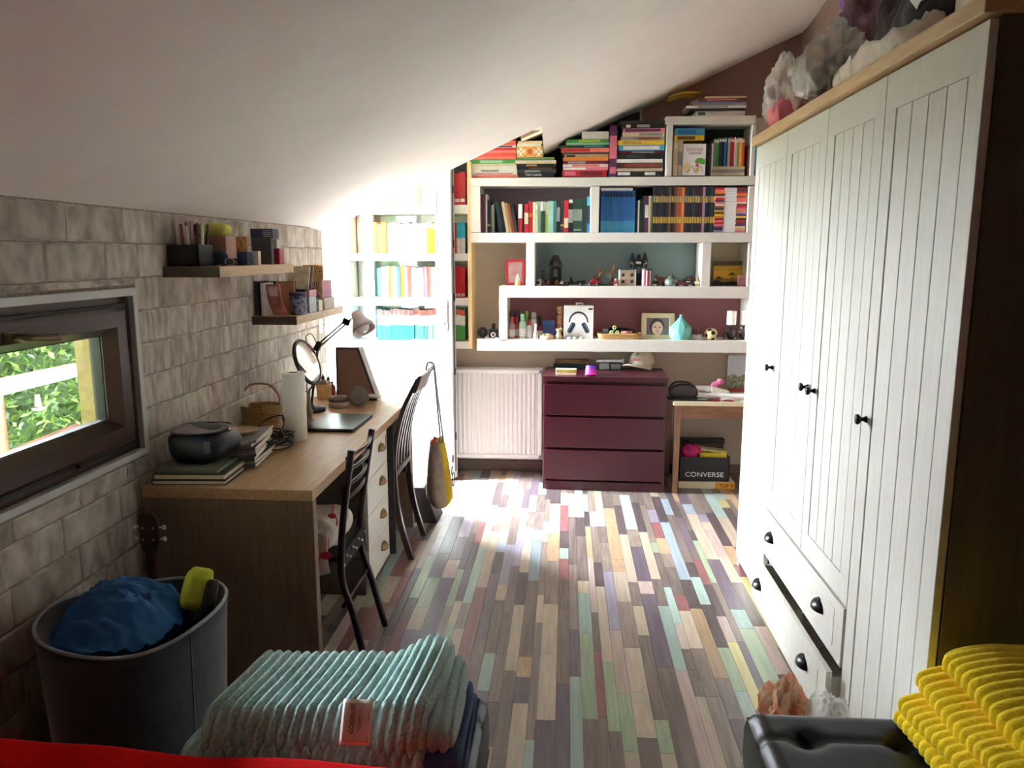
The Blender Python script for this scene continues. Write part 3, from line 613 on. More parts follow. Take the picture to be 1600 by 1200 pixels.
# dark dining chair
DW = mat('dark_walnut_lacquer', (52, 40, 40), .28, rgb2=(60, 48, 48), scale=8, stretch=(6, 6, .6), coat=.3)
c2 = thing('dining_chair', 'tall dark walnut dining chair with a cloth bag hung on it', 'chair', (-1.0, 3.87, 0)); c2o = (1.0, -3.87, 0)
ya, yb = 3.695, 4.04
def bowed(y, w=.022):
    prof = [(-.775, 0), (-.83, .2), (-.855, .42), (-.845, .6), (-.80, .78), (-.72, .945)]
    pts = bez([(x, y, z) for x, z in prof], 5); m = MB(c2o); n = len(pts)
    vs = []
    for i, p in enumerate(pts):
        d = .03 if i < 12 else .024
        vs += [(p.x-d/2, y-w/2, p.z), (p.x+d/2, y-w/2, p.z), (p.x+d/2, y+w/2, p.z), (p.x-d/2, y+w/2, p.z)]
    fs = [(i*4+j, i*4+(j+1) % 4, (i+1)*4+(j+1) % 4, (i+1)*4+j) for i in range(n-1) for j in range(4)]+[(3, 2, 1, 0), tuple((n-1)*4+j for j in range(4))]
    return m.add(vs, fs)
for y in (ya, yb): bowed(y, .03).build('rear_post', DW, c2, bevel=.004)
for k in range(4):
    y = ya+.06+k*(yb-ya-.12)/3; pts = bez([(-.853, y, .47), (-.84, y, .6), (-.795, y, .78), (-.745, y, .89)], 5); m = MB(c2o); vs = []
    for p in pts: vs += [(p.x-.007, y-.018, p.z), (p.x+.007, y-.018, p.z), (p.x+.007, y+.018, p.z), (p.x-.007, y+.018, p.z)]
    n = len(pts); m.add(vs, [(i*4+j, i*4+(j+1) % 4, (i+1)*4+(j+1) % 4, (i+1)*4+j) for i in range(n-1) for j in range(4)]+[(3, 2, 1, 0), tuple((n-1)*4+j for j in range(4))])
    m.build('back_slat', DW, c2, bevel=.003)
m = MB(c2o); m.add([(x, y, z) for y in (ya-.016, (ya+yb)/2, yb+.016) for x, z in ((-.752+(.014 if abs(y-3.867) < .05 else 0), .87), (-.732+(.014 if abs(y-3.867) < .05 else 0), .87), (-.70+(.014 if abs(y-3.867) < .05 else 0), .955), (-.722+(.014 if abs(y-3.867) < .05 else 0), .955))],
      [(0, 1, 2, 3), (11, 10, 9, 8)]+[(i*4+j, i*4+(j+1) % 4, (i+1)*4+(j+1) % 4, (i+1)*4+j) for i in range(2) for j in range(4)]); m.build('top_rail', DW, c2, bevel=.004)
MB(c2o).box(-1.28, -.84, ya-.005, yb+.005, .43, .465).build('seat', mat('black_leatherette', (28, 26, 28), .4), c2, bevel=.012)
MB(c2o).box(-1.26, -.86, ya+.005, ya+.025, .37, .43).box(-1.26, -.86, yb-.025, yb-.005, .37, .43).box(-1.265, -1.245, ya+.01, yb-.01, .37, .43).build('apron', DW, c2, bevel=.002)
for y in (ya+.012, yb-.012): MB(c2o).tube([(-1.25, y, 0), (-1.25, y, .42)], [.013, .02], 4).build('front_leg', DW, c2)
# tote bag on the chair
bag = thing('tote_bag', 'beige and yellow drawstring cloth bag hanging on the walnut chair', 'bag', (-.67, 4.10, .15)); bo = (.67, -4.10, -.15)
BEI = mat('beige_canvas', (186, 164, 148), .9, rgb2=(166, 146, 132), scale=30, bump=.2); YEL = mat('yellow_printed_cloth', (212, 178, 40), .85, rgb2=(196, 158, 30), scale=25, bump=.15)
def bagf(u, v):
    a = 2*PI*u; w = .085*(1-.35*v**3)*(1+.1*math.sin(3*a+v*4)); d = .074*(1-.5*v**2); e = .8 if v < .1 else 1
    s_ = (.5+.5*min(1, v*9))
    return Vector((-.69-.012*v+d*math.cos(a)*s_, 4.10+w*math.sin(a)*s_, .15+.385*v+.012*math.sin(a*2)*v))
mb = MB(bo); mb.grid(bagf, 28, 16, cu=True); mb.add([bagf(i/28, 0) for i in range(28)], [tuple(range(28))]); 
for i, f in enumerate(mb.f):
    uu = (i//15)/28.0
    mb.m[i] = 1 if (i < 28*15 and (uu > .84 or uu < .16) ) else 0
mb.build('bag_body', [BEI, YEL], bag, smooth=True)
tp = Vector((-.705, 4.035, .955))
mb = MB(bo)
for k in (-1, 1): mb.tube(bez([(-.675, 4.10+k*.045, .53), (-.69, 4.07+k*.022, .75), (-.70, 4.046+k*.012, .93), (tp.x, tp.y, .968)], 6), .005, 6)
mb.tube(bez([(-.70, 4.034+.012, .955), (-.715, 4.03, .975), (-.735, 4.03, .97), (-.745, 4.035, .93)], 6), .006, 6)
mb.build('cord', mat('grey_cord', (150, 146, 144), .8), bag, smooth=True)
mb = MB(bo)
for (y, z, r) in ((4.13, .30, .02), (4.09, .36, .014), (4.12, .42, .012)): mb.tube(bez([(-.619, y+r*1.6*math.cos(t), z+r*2*math.sin(t)) for t in [i*PI/4 for i in range(8)]], 2, True), .003, 5, closed=True)
mb.build('bag_print', BLACKM, bag)
MB(bo).tube([(-.72, 4.03, .53), (-.70, 4.05, .56)], .012, 6).build('red_tag', mat('red_cloth', (190, 60, 52), .8), bag)
# small dark bin under the far end of the desk
bn = solo(MB().add([(-.09, -.1, 0), (.07, -.1, 0), (.07, .1, 0), (-.09, .1, 0), (-.09, -.12, .22), (.0, -.12, .22), (.0, .12, .22), (-.09, .12, .22)], [(3, 2, 1, 0), (0, 1, 5, 4), (1, 2, 6, 5), (2, 3, 7, 6), (3, 0, 4, 7), (4, 5, 6, 7)]),
          'magazine_box', mat('black_board', (48, 46, 48), .6), 'slanted dark file box on the floor behind the walnut chair', 'box', (-.80, 4.33, 0), bevel=.004)
# ------------------------------------------------------------------ books
COL = {'maroon': (112, 26, 44), 'black': (28, 28, 30), 'grey green': (130, 140, 128), 'dark teal': (34, 62, 66), 'cream': (222, 206, 170), 'tan': (190, 150, 104), 'brown': (104, 68, 52),
       'rust': (150, 76, 56), 'charcoal': (58, 58, 62), 'white': (232, 230, 226), 'red': (192, 34, 44), 'pale green': (184, 204, 176), 'dark green': (34, 66, 52), 'olive': (150, 164, 60), 'lime': (186, 206, 50),
       'pale teal': (150, 190, 180), 'teal': (70, 130, 126), 'navy': (30, 38, 66), 'blue': (44, 110, 180), 'sky blue': (72, 160, 206), 'orange': (224, 132, 50), 'lavender': (150, 140, 180), 'purple': (96, 44, 96),
       'pink': (220, 120, 140), 'salmon': (232, 120, 104), 'green': (72, 150, 72), 'mint': (150, 206, 170), 'yellow': (236, 200, 48), 'grey': (150, 150, 150), 'gold': (196, 160, 70), 'cyan': (40, 178, 206), 'coral': (232, 84, 70), 'beige': (206, 190, 160)}
def bcol(c): return mat('cover_'+c.replace(' ', '_'), COL[c], .5, var=.08, scale=25, rnd=.08)
BOOKS = {}
def book(x, y, z, w, h, d, c, place, lean=0., bands=(), lying=False, kind='book', rz=0., note=None, soft=False):
    """upright: spine to -Y, w along X; lying: spine to -Y, long side w along X, thickness h along Z"""
    t = .0018 if soft else .0026; m = MB()
    if lying:
        m.slot(0).box(-w/2, w/2, 0, t*1.5, 0, h).box(-w/2, w/2, t*1.5, d, 0, t).box(-w/2, w/2, t*1.5, d, h-t, h); m.slot(1).box(-w/2+.003, w/2-.003, t*1.5, d-.004, t, h-t)
        for i, (a, b, k) in enumerate(bands): m.slot(2+i).box(-w/2+w*a, -w/2+w*b, -.0006, .0002, h*.18, h*.82)
    else:
        m.slot(0).box(-w/2, w/2, 0, t*1.5, 0, h).box(-w/2, -w/2+t, t*1.5, d, 0, h).box(w/2-t, w/2, t*1.5, d, 0, h); m.slot(1).box(-w/2+t, w/2-t, t*1.5, d-.004, .003, h-.003)
        for i, (a, b, k) in enumerate(bands):
            full = (b-a) > .2
            m.slot(2+i).box(-w/2*(1 if full else .8), w/2*(1 if full else .8), -.0006, .0002, h*a, h*b)
    o = m.build(kind, [bcol(c), PAPER]+[bcol(k) for _, _, k in bands], bevel=0, fixn=False)
    o.location = (x, y, z); o.rotation_euler = (0, lean, rz)
    BOOKS.setdefault(place, []).append((o, c, lying, kind, bands, note)); return o
def row(specs, place, Y, z, base_y, depth=.16, jitter=.006):
    """specs: (px0, px1, pxtop, colour[, lean_px, bands])"""
    for s in specs:
        x0, x1, yt, c = s[:4]; ln = s[4] if len(s) > 4 else 0; bands = s[5] if len(s) > 5 else ()
        X0, X1 = ony(x0, base_y, Y).x, ony(x1, base_y, Y).x; h = ony((x0+x1)/2, yt, Y).z-z
        w = X1-X0-.0006; yj = Y+random.uniform(0, jitter)
        if ln:
            dx = ony(x0+ln, base_y, Y).x-X0; a = -math.asin(min(.6, abs(dx)/h))*(1 if ln < 0 else -1); L = h/math.cos(a)*.985
            book((X0+X1)/2, yj, z+abs(math.sin(a))*w/2+.0005, w*math.cos(a), L, depth*random.uniform(.85, 1), c, place, lean=a, bands=bands)
        else: book((X0+X1)/2, yj, z+.0002, w, h, depth*random.uniform(.85, 1.05), c, place, bands=bands)
def pile(specs, place, Y, z, depth=.17):
    """specs bottom to top: (px0, px1, thickness_px, colour[, bands])"""
    zz = z
    for s in specs:
        x0, x1, tp, c = s[:4]; bands = s[4] if len(s) > 4 else ()
        X0, X1 = ony(x0, 230, Y).x, ony(x1, 230, Y).x; t = tp*.00436
        book((X0+X1)/2, Y+random.uniform(0, .012), zz+.0002, X1-X0, t-.0006, depth*random.uniform(.85, 1), c, place, bands=bands, lying=True, rz=random.uniform(-.02, .02)); zz += t
    return zz
TT = (.4, .75, 'white'); TG = (.2, .26, 'gold'); T1 = (.35, .8, 'grey'); T2 = (.3, .7, 'cream')
def z1(v): return 720+v/5.714
# purple niche
N1 = [(175, 205, 305), (205, 237, 304), (238, 268, 312, 0), (270, 296, 321, 0)]
spec = [(z1(176), z1(204), 303.5, 'maroon'), (z1(205), z1(221), 304, 'purple'), (z1(222), z1(236), 303.5, 'white'), (z1(237), z1(268), 313, 'black', 0, (TG,)), (z1(272), z1(300), 320, 'grey green'),
        (z1(344), z1(375), 314, 'dark teal', -8), (z1(376), z1(405), 315, 'black', -8), (z1(406), z1(432), 315, 'cream', -8), (z1(433), z1(456), 317, 'tan', -8), (z1(457), z1(481), 318, 'rust', -8), (z1(482), z1(508), 319, 'charcoal', -8),
        (z1(512), z1(528), 319, 'white', 0, ((0, .5, 'maroon'),)), (z1(529), z1(548), 319, 'white', 0, ((0, .5, 'red'),)), (z1(549), z1(566), 320, 'black'), (z1(567), z1(601), 319, 'red', 0, (T2,)), (z1(602), z1(640), 315, 'red', 0, ((.5, .62, 'orange'),)),
        (z1(642), z1(662), 316, 'cream'), (z1(663), z1(688), 315, 'pale green', 0, ((.75, .9, 'white'),)), (z1(689), z1(711), 315, 'pale green'), (z1(712), z1(733), 315, 'dark green', 0, ((.7, 1, 'white'),)), (z1(734), z1(754), 315, 'pale green', 0, ((0, .7, 'dark green'),)),
        (z1(755), z1(774), 316, 'lime', 0, ((.6, 1, 'cream'),)), (z1(775), z1(826), 314, 'pale teal'), (z1(827), z1(851), 314, 'teal'), (z1(852), z1(884), 314, 'black', 0, (T1,)), (z1(885), z1(919), 314, 'charcoal', 0, (TG,)),
        (z1(921), z1(957), 313, 'red', 0, ((.15, .45, 'cream'),)), (z1(958), z1(999), 312, 'black', 0, ((.9, 1., 'white'), (.3, .7, 'grey'))), (z1(1001), z1(1080), 311, 'dark green', 0, ((.35, .7, 'grey green'), (.05, .1, 'grey'))), (z1(1081), z1(1122), 309, 'dark green'), (z1(1123), z1(1155), 307, 'navy', 0, ((.75, 1, 'sky blue'), (0, .25, 'blue')))]
row(spec, 'purple niche', YF+.045, ZB, 363)
def z2(v): return 920+v/4.614
# dark green long niche
spec = []
for i in range(12): spec.append((z2(84+i*20.5), z2(84+(i+1)*20.5), 298, 'blue', 0, ((.85, .97, 'navy'), (0, .28, 'sky blue'))))
spec += [(z2(338), z2(350), 315, 'black'), (z2(351), z2(361), 313, 'white'), (z2(362), z2(380), 312, 'dark green'), (z2(382), z2(399), 306, 'charcoal'), (z2(400), z2(426), 306, 'purple', 0, (TT,)), (z2(427), z2(441), 306, 'cream'), (z2(442), z2(455), 306, 'olive')]
x = 457; seq = ['navy', 'black', 'charcoal', 'navy', 'black', 'dark teal', 'brown', 'black', 'brown', 'rust', 'rust', 'orange', 'charcoal', 'navy', 'black', 'charcoal', 'navy', 'black', 'maroon', 'lavender', 'black', 'navy', 'dark green', 'black']
wd_ = (905-457)/len(seq)
for i, c in enumerate(seq): spec.append((z2(x+i*wd_), z2(x+(i+1)*wd_), 291.5+(i % 3)*.6, c, 0, ((.2, .34, 'gold'), (.66, .8, 'gold' if i % 3 else 'grey'))))
row(spec, 'dark green niche', YF+.03, ZB, 363)
X0, X1 = ony(z2(90), 295, YF+.03).x, ony(z2(318), 295, YF+.03).x
book((X0+X1)/2, YF+.035, ony(960, 298, YF+.03).z+.0015, X1-X0, .016, .15, 'white', 'dark green niche', lying=True, note='lying on the blue set')
cs = ['lavender', 'navy', 'purple', 'pink', 'red', 'salmon', 'maroon', 'orange', 'yellow', 'brown', 'gold', 'charcoal', 'rust', 'cream', 'pink', 'purple', 'red', 'beige', 'maroon', 'orange', 'salmon', 'red']
zz = ZB; th = (ony(1140, 292.5, YF).z-ZB)/22
for i in range(22):
    xa, xb = ony(z2(908)+random.uniform(-.5, .8), 330, YF+.02).x, ony(z2(1136)+random.uniform(-1, .6), 330, YF+.02).x
    c = cs[i]; c2_ = cs[(i*7+3) % 22]
    m = MB(); w = xb-xa; m.slot(0).box(-w/2, -w/2+w*.29, 0, .15, 0, th-.0007); m.slot(1).box(-w/2+w*.29, -w/2+w*.68, .001, .15, .0004, th-.0012); m.slot(2).box(-w/2+w*.68, w/2, 0, .15, 0, th-.0007)
    o = m.build('comic_book', [bcol(c), WPAPER, bcol(c2_)], fixn=False); o.location = ((xa+xb)/2, YF+.02+random.uniform(0, .006), zz+.0002); zz += th
    BOOKS.setdefault('comic stack', []).append((o, c, True, 'comic', (c2_,), None))
# top right niche
YT = YF+.03
spec = [(z2(606), z2(638), 220.5, 'cream', 0, ((.3, .8, 'beige'),)), (z2(640), z2(671), 220.5, 'beige', 0, ((.3, .7, 'grey'),)), (z2(846), z2(866), 224, 'black'), (z2(868), z2(879), 226, 'charcoal'), (z2(881), z2(893), 224, 'white')]
row(spec, 'top niche', YT, ZA, 275)
zt = pile([(z2(893), z2(1132), 4.3, 'beige'), (z2(893), z2(1130), 4.3, 'grey'), (z2(897), z2(1133), 4.6, 'beige')], 'top niche', YT, ZA, .15)
spec = []; xx = 897
for c, w in (('grey green', 14), ('green', 22), ('dark green', 18), ('navy', 20), ('blue', 16), ('navy', 10), ('pale green', 18), ('red', 15), ('red', 14), ('white', 8), ('cream', 14), ('grey', 14), ('yellow', 20), ('coral', 18), ('red', 16)):
    spec.append((z2(xx), z2(xx+w-.5), 215+random.uniform(-1, 2), c, 0, ((.85, .95, 'white'),) if w > 13 else ())); xx += w
spec = [s for s in spec if s[1] < z2(1133)]
row(spec, 'top niche on the lying books', YT+.01, zt, 261, .12)
row([(z2(1140), z2(1152), 226, 'brown'), (z2(1153), z2(1168), 225, 'tan'), (z2(1170), z2(1188), 224, 'teal'), (z2(1189), z2(1204), 224, 'sky blue')], 'top niche', YT, ZA, 275)
zz = ony(1000, 220.5, YT).z+.001
zz = pile([(z2(616), z2(831), 7.5, 'yellow', ((.1, .7, 'brown'),)), (z2(618), z2(832), 9.5, 'sky blue', ((.1, .7, 'blue'),))], 'top niche', YT-.005, zz, .15)
# white picture book standing face on
pb = thing('picture_book', 'white children picture book facing out with red title and green hill', 'book', ((ony(z2(758), 275, YF).x), YF+.012, ZA)); 
w = ony(z2(840), 275, YF).x-ony(z2(676), 275, YF).x; h = ony(1085, 224.5, YF).z-ZA
m = MB().slot(0).box(-w/2, w/2, 0, .003, 0, h).box(-w/2, w/2, .012, .014, 0, h).box(-w/2-.001, -w/2+.002, 0, .014, 0, h); m.slot(1).box(-w/2+.002, w/2-.003, .003, .012, .002, h-.003); m.build('cover', [WPAPER, PAPER], pb)
text('title', 'ЗЛАТНА', .026, mat('title_red', (150, 30, 40), .6), pb, (0, -.0008, h*.82), FACE, .0002); text('title', 'ЛИНИЯ', .023, MATS['title_red'], pb, (.004, -.0008, h*.70), FACE, .0002)
m = MB().prism([(w*.0, h*.42), (w*.12, h*.54), (w*.3, h*.56), (w*.47, h*.50), (w*.47, h*.34), (w*.2, h*.38)], -.0006, 0); m.build('printed_hill', mat('print_green', (96, 170, 70), .7), pb)
m = MB().prism([(-w*.45+w*.14*(1+math.cos(t)), h*.25+h*.16*math.sin(t)) for t in [i*PI/8 for i in range(16)]], -.0006, 0).prism([(w*.12+w*.12*math.cos(t), h*.16+h*.1*math.sin(t)) for t in [i*PI/8 for i in range(16)]], -.0006, 0); m.build('printed_shape', mat('print_cream', (226, 198, 140), .7), pb)
m = MB().tube(bez([(-w*.3, -.0004, h*.08), (-w*.1, -.0004, h*.3), (w*.05, -.0004, h*.12), (w*.25, -.0004, h*.3), (w*.4, -.0004, h*.1)], 6), .0012, 5); m.build('printed_line', mat('print_dark', (40, 34, 34), .7), pb)
m = MB().prism([(w*.05, h*.3), (w*.16, h*.45), (w*.2, h*.26)], -.0007, 0); m.build('printed_shape', mat('print_rose', (200, 60, 80), .7), pb)
# stacks on top of the shelving
YS = YF+.03
pile([(736, 809, 3.5, 'salmon'), (736, 808, 3.2, 'white', ((.1, .9, 'pink'),)), (737, 808, 5.5, 'white', ((.2, .6, 'grey'),)), (737, 807, 5, 'white'), (736, 806, 3, 'cream'), (736, 806, 6, 'green', ((.2, .7, 'mint'),)), (738, 806, 4.4, 'salmon'), (740, 806, 5, 'coral'), (743, 806, 4, 'salmon', ((.1, .6, 'pink'),)), (745, 806, 3.4, 'red'), (752, 806, 3.6, 'white', ((.4, .9, 'navy'),)), (758, 806, 3, 'coral'), (764, 806, 3, 'salmon'), (770, 806, 3.5, 'red'), (775, 806, 3.2, 'coral')],
     'red and white stack', YS+.02, ZA, .16)
zq = pile([(810, 866, 6.4, 'black'), (808, 868, 4.2, 'charcoal', ((.2, .6, 'grey'),)), (809, 869, 4.2, 'black', ((.3, .9, 'brown'),)), (811, 867, 4.4, 'black', ((.2, .5, 'tan'),)), (805, 869, 5, 'cream'), (806, 866, 2.3, 'teal'), (808, 866, 2.4, 'olive')], 'black stack', YS+.01, ZA, .16)
bx = BOOKS['black stack'][0][0]; text('spine_text', 'Тия Lовов', .022, mat('print_white', (240, 238, 232), .6), bx, (-.02, -.001, .0135), FACE, .0002)
a, b = ony(807, 243, YS).x, ony(848.5, 243, YS).x
dbx = thing('patterned_box', 'small box with orange and white diamond pattern on the black books', 'box', ((a+b)/2, YS+.005, zq)); w = b-a
m = MB().box(-w/2, w/2, 0, .12, 0, .066); m.build('box_body', mat('box_orange', (234, 176, 110), .6), dbx, bevel=.001)
for i in range(3):
    xc = -w/2+w*(i+.5)/3; s = w/6.6
    MB().prism([(xc-s, .033), (xc, .033-.027), (xc+s, .033), (xc, .033+.027)], -.0008, 0).build('diamond', mat('diamond_orange', (226, 110, 50), .6) if i == 1 else mat('diamond_white', (240, 232, 214), .6), dbx)
m = MB()
for i in range(4):
    xc = -w/2+w*i/3; s = w/6
    for sg in (-1, 1):
        if -w/2 <= xc+sg*s <= w/2: m.tube([(xc, -.0008, .033-.031), (xc+sg*s, -.0008, .033)], .0011, 4).tube([(xc, -.0008, .033+.031), (xc+sg*s, -.0008, .033)], .0011, 4)
m.build('pattern_line', mat('print_dark', (0, 0, 0)), dbx)
pile([(808, 846, 4.2, 'white'), (809, 847, 4.0, 'cream')], 'orange patterned box', YS+.012, zq+.0665, .12)
# leaning brown and white box on top
lb = thing('leaning_box', 'brown and white flat box leaning over the patterned box', 'box', ((a+b)/2+.012, YS+.012, zq+.104)); 
R = Ry(-.38); m = MB()
m.cbox((0.008, .05, .046), (w*.98, .1, .05), R); m.build('box_body', mat('brown_card', (160, 128, 104), .7), lb)
m = MB(); m.cbox((.0095, .0, .032), (w*.96, .003, .016), R); m.build('white_band', WPAPER, lb)
m = MB().add([(w/2-.004, 0, -.03), (w/2+.012, 0, -.036), (w/2-.012, 0, .105), (w/2-.018, 0, .1), (w/2-.004, .1, -.03), (w/2+.012, .1, -.036), (w/2-.012, .1, .105), (w/2-.018, .1, .1)], [(0, 1, 2, 3), (7, 6, 5, 4), (0, 4, 5, 1), (1, 5, 6, 2), (2, 6, 7, 3), (3, 7, 4, 0)]); m.build('side_flap', mat('grey_blue_card', (176, 182, 192), .6), lb)
z3 = pile([(879, 949, 9, 'red', ((.05, .3, 'pink'), (.4, .9, 'maroon'))), (881, 951, 4.5, 'pink', ((.0, .5, 'white'),)), (880, 951, 4.3, 'white', ((.2, .8, 'salmon'),)), (881, 950, 5, 'maroon', ((.1, .5, 'grey'),)), (880, 951, 4.6, 'orange'), (882, 951, 4.4, 'tan', ((.05, .25, 'black'),)), (880, 951, 3, 'charcoal'), (877, 952, 6, 'salmon', ((.0, .6, 'red'),)), (874, 951, 4.5, 'dark green', ((.5, .9, 'teal'),)), (884, 952, 3.4, 'mint'), (885, 951, 4.6, 'green', ((.3, .8, 'lime'),)), (909, 951, 11, 'white')], 'red and green stack', YS, ZA, .17)
row([(951.5, 963, 196, 'purple', 0, ((.35, .8, 'pink'), (.05, .18, 'pink')))], 'stack gap', YS, ZA, 275)
pile([(964, 1036, 7, 'black', ((.03, .3, 'white'), (.62, .85, 'white'))), (964, 1037, 4.2, 'beige'), (965, 1037, 8.2, 'brown', ((.15, .9, 'rust'),)), (964, 1036, 5, 'white'), (965, 1037, 8, 'black', ((.2, .6, 'charcoal'),)), (966, 1037, 4, 'maroon', ((.3, .8, 'grey'),)), (967, 1038, 8, 'sky blue', ((.1, .9, 'white'),)), (966, 1038, 7, 'yellow', ((.1, .5, 'gold'),)), (970, 1038, 5, 'grey', ((.4, .9, 'rust'),)), (972, 1038, 6, 'cream', ((.4, .95, 'grey'),)), (973, 1038, 5.5, 'pink', ((.05, .9, 'purple'),)), (971, 1038, 6.5, 'black', ((.1, .2, 'white'), (.35, .65, 'grey'))), (968, 1038, 4.5, 'charcoal')], 'tall dark stack', YS, ZA, .17)
# magazines and folders on the top niche
m_ = [(1085, 1162, 7, 'white', ((.05, .2, 'teal'),)), (1075, 1162, 4, 'charcoal'), (1070, 1163, 3.6, 'white', ((.2, .7, 'grey'),)), (1080, 1163, 3.2, 'grey', ((.3, .8, 'lavender'),)), (1078, 1163, 3, 'lavender'), (1086, 1163, 4, 'brown', ((.2, .8, 'pink'),)), (1100, 1163, 3, 'cream')]
zt = pile(m_, 'top of the shelving', YF+.03, ZT, .2)
m = MB().grid(lambda u, v: Vector((-.16+.2*u, .01+.17*v, .016*math.sin(u*PI*1.1+.2)+.035*u-.012*v)), 9, 5)
solo(m, 'yellow_folder', mat('yellow_card', (224, 178, 70), .6), 'curled yellow paper folder sticking out of the magazine pile', 'folder', (ony(1085, 160, YF+.05).x, YF+.05, zt+.002), solid=.002, smooth=True)
# pine bookcase rows (seen through the glass and right of the door leaf)
def prow(cols, y_top, y_base, zsh, place, x0, x1, bands=lambda c, i: ()):
    YY = YF+.05; n = len(cols); ws = [random.uniform(.8, 1.2) for _ in cols]; tot = sum(ws); xx = x0; sp = []
    for i, c in enumerate(cols):
        w = (x1-x0)*ws[i]/tot; sp.append((xx, xx+w-.15, y_top+random.uniform(-1.5, 2.0), c, 0, bands(c, i))); xx += w
    row(sp, place, YY, zsh, y_base, .15)
def PB(x): return x
prow(['pink', 'salmon', 'grey green', 'beige', 'white', 'charcoal', 'white', 'red', 'red', 'red', 'red'], 270, 321, PCZ[0], 'top pine shelf', 640, 727, lambda c, i: ((.1, .2, 'white'),) if c == 'red' else ())
prow(['orange', 'coral', 'orange', 'salmon', 'grey', 'lavender', 'grey', 'pale green', 'grey green', 'pale teal', 'grey', 'cream', 'yellow', 'yellow', 'yellow', 'yellow', 'yellow', 'red', 'cyan', 'cyan'], 348, 396, PCZ[1], 'second pine shelf', 584, 727, lambda c, i: ((.0, .5, 'white'),) if c == 'cyan' else (((.82, 1, 'white'),) if c == 'yellow' else ()))
prow(['teal', 'grey', 'lavender', 'orange', 'beige', 'sky blue', 'orange', 'pink', 'coral', 'white', 'pale teal', 'mint', 'pink', 'salmon', 'cream', 'sky blue', 'grey', 'beige', 'grey', 'red', 'red', 'red', 'red'], 417, 466, PCZ[2], 'third pine shelf', 590, 727, lambda c, i: ((.04, .14, 'white'),) if c == 'red' else ())
cc = ['cyan']*8+['teal']*3+['pale teal']*3+['green']*5
prow(cc, 484, 534, PCZ[3], 'lowest pine shelf', 590, 727, lambda c, i: ((.82, 1., 'coral'), (.5, .82, 'white')))
# ------------------------------------------------------------------ labels of books
def lab_books():
    allow = {}
    for place, lst in BOOKS.items():
        n = len(lst)
        for i, (o, c, lying, kind, bands, note) in enumerate(lst):
            if kind == 'comic': l = 'thin comic with %s and %s spine ends in the comic stack' % (c, bands[0])
            elif note: l = '%s book %s' % (c, note)
            elif lying:
                lo_ = lst[i-1][1] if i > 0 else None; up = lst[i+1][1] if i < n-1 else None
                if not up: l = '%s book lying topmost in the %s' % (c, place)
                elif not lo_: l = '%s book lying at the bottom of the %s under a %s one' % (c, place, up)
                else: l = '%s book lying between %s and %s books in the %s' % (c, lo_, up, place)
            else:
                a = lst[i-1][1] if i > 0 else None; b = lst[i+1][1] if i < n-1 else None
                if a and b: l = '%s book upright between %s and %s books on the %s' % (c, a, b, place)
                elif b or a: l = '%s book upright at the row end beside a %s book, %s' % (c, b or a, place)
                else: l = 'upright %s book standing between two book stacks' % c
            if len(l.split()) > 16: l = ' '.join(l.split()[:16])
            tag(o, l, 'book', 'books on the '+place)
lab_books()
# ------------------------------------------------------------------ small things in the niches
def at(px, Y, z, py=500): return Vector((ony(px, py, Y).x, Y, z))
def pm(px): return px*.00436          # pixels to metres at the shelving
def c_(n, rgb, r=.4, m=0., **k): return mat(n, rgb, r, m, **k)
# --- lowest board, left end
p = at(754, 5.2, ZD)
t = thing('ring_gadget', 'black ring-shaped gadget on a small foot at the shelf end', 'gadget', p)
MB().tube([(.026*math.cos(a), 0, .047+.026*math.sin(a)) for a in [i*PI/10 for i in range(20)]], .010, 8, closed=True).build('ring', BLACK, t, smooth=True)
MB().cyl((0, .0, .047), (0, .02, .047), .02, n=16).build('lens', c_('lens_grey', (110, 104, 98), .2, .4), t, smooth=True)
MB().lathe([(.03, 0), (.03, .006), (.012, .012), (.010, .022)], n=16).build('foot', BLACK, t, smooth=True)
p = at(771, 5.2, ZD)
t = thing('cube_gadget', 'dark blue cube gadget with white ring on its face', 'gadget', p)
MB().box(-.031, .031, -.02, .03, 0, .068).build('body', c_('ink_blue_plastic', (28, 32, 48), .35), t, bevel=.005)
MB().tube([(.014*math.cos(a), -.022, .034+.014*math.sin(a)) for a in [i*PI/10 for i in range(20)]], .0045, 6, closed=True).build('ring', WPAPER, t, smooth=True)
MB().cyl((0, -.024, .034), (0, -.02, .034), .006, n=12).build('dial', c_('rose_dot', (190, 70, 90)), t)
MB().box(-.012, .012, 0, .018, .0685, .108).build('handle', BLACK, t, bevel=.004)
for i, (px, r, col) in enumerate(((762, .014, (176, 200, 206)), (768, .011, (232, 230, 226)), (776, .013, (226, 226, 222)))):
    solo(MB().ball((0, 0, r*.7), (r*1.2, r, r*.7), 12, 8, fn=lambda v: 1+.12*math.sin(5*v.x+3*v.y)), 'pebble', c_('pebble_%d' % i, col, .6), ('pale blue', 'small white', 'grey-white oval')[i]+' pebble in front of the dark blue cube', 'pebble', at(px, 5.16, ZD), smooth=True)
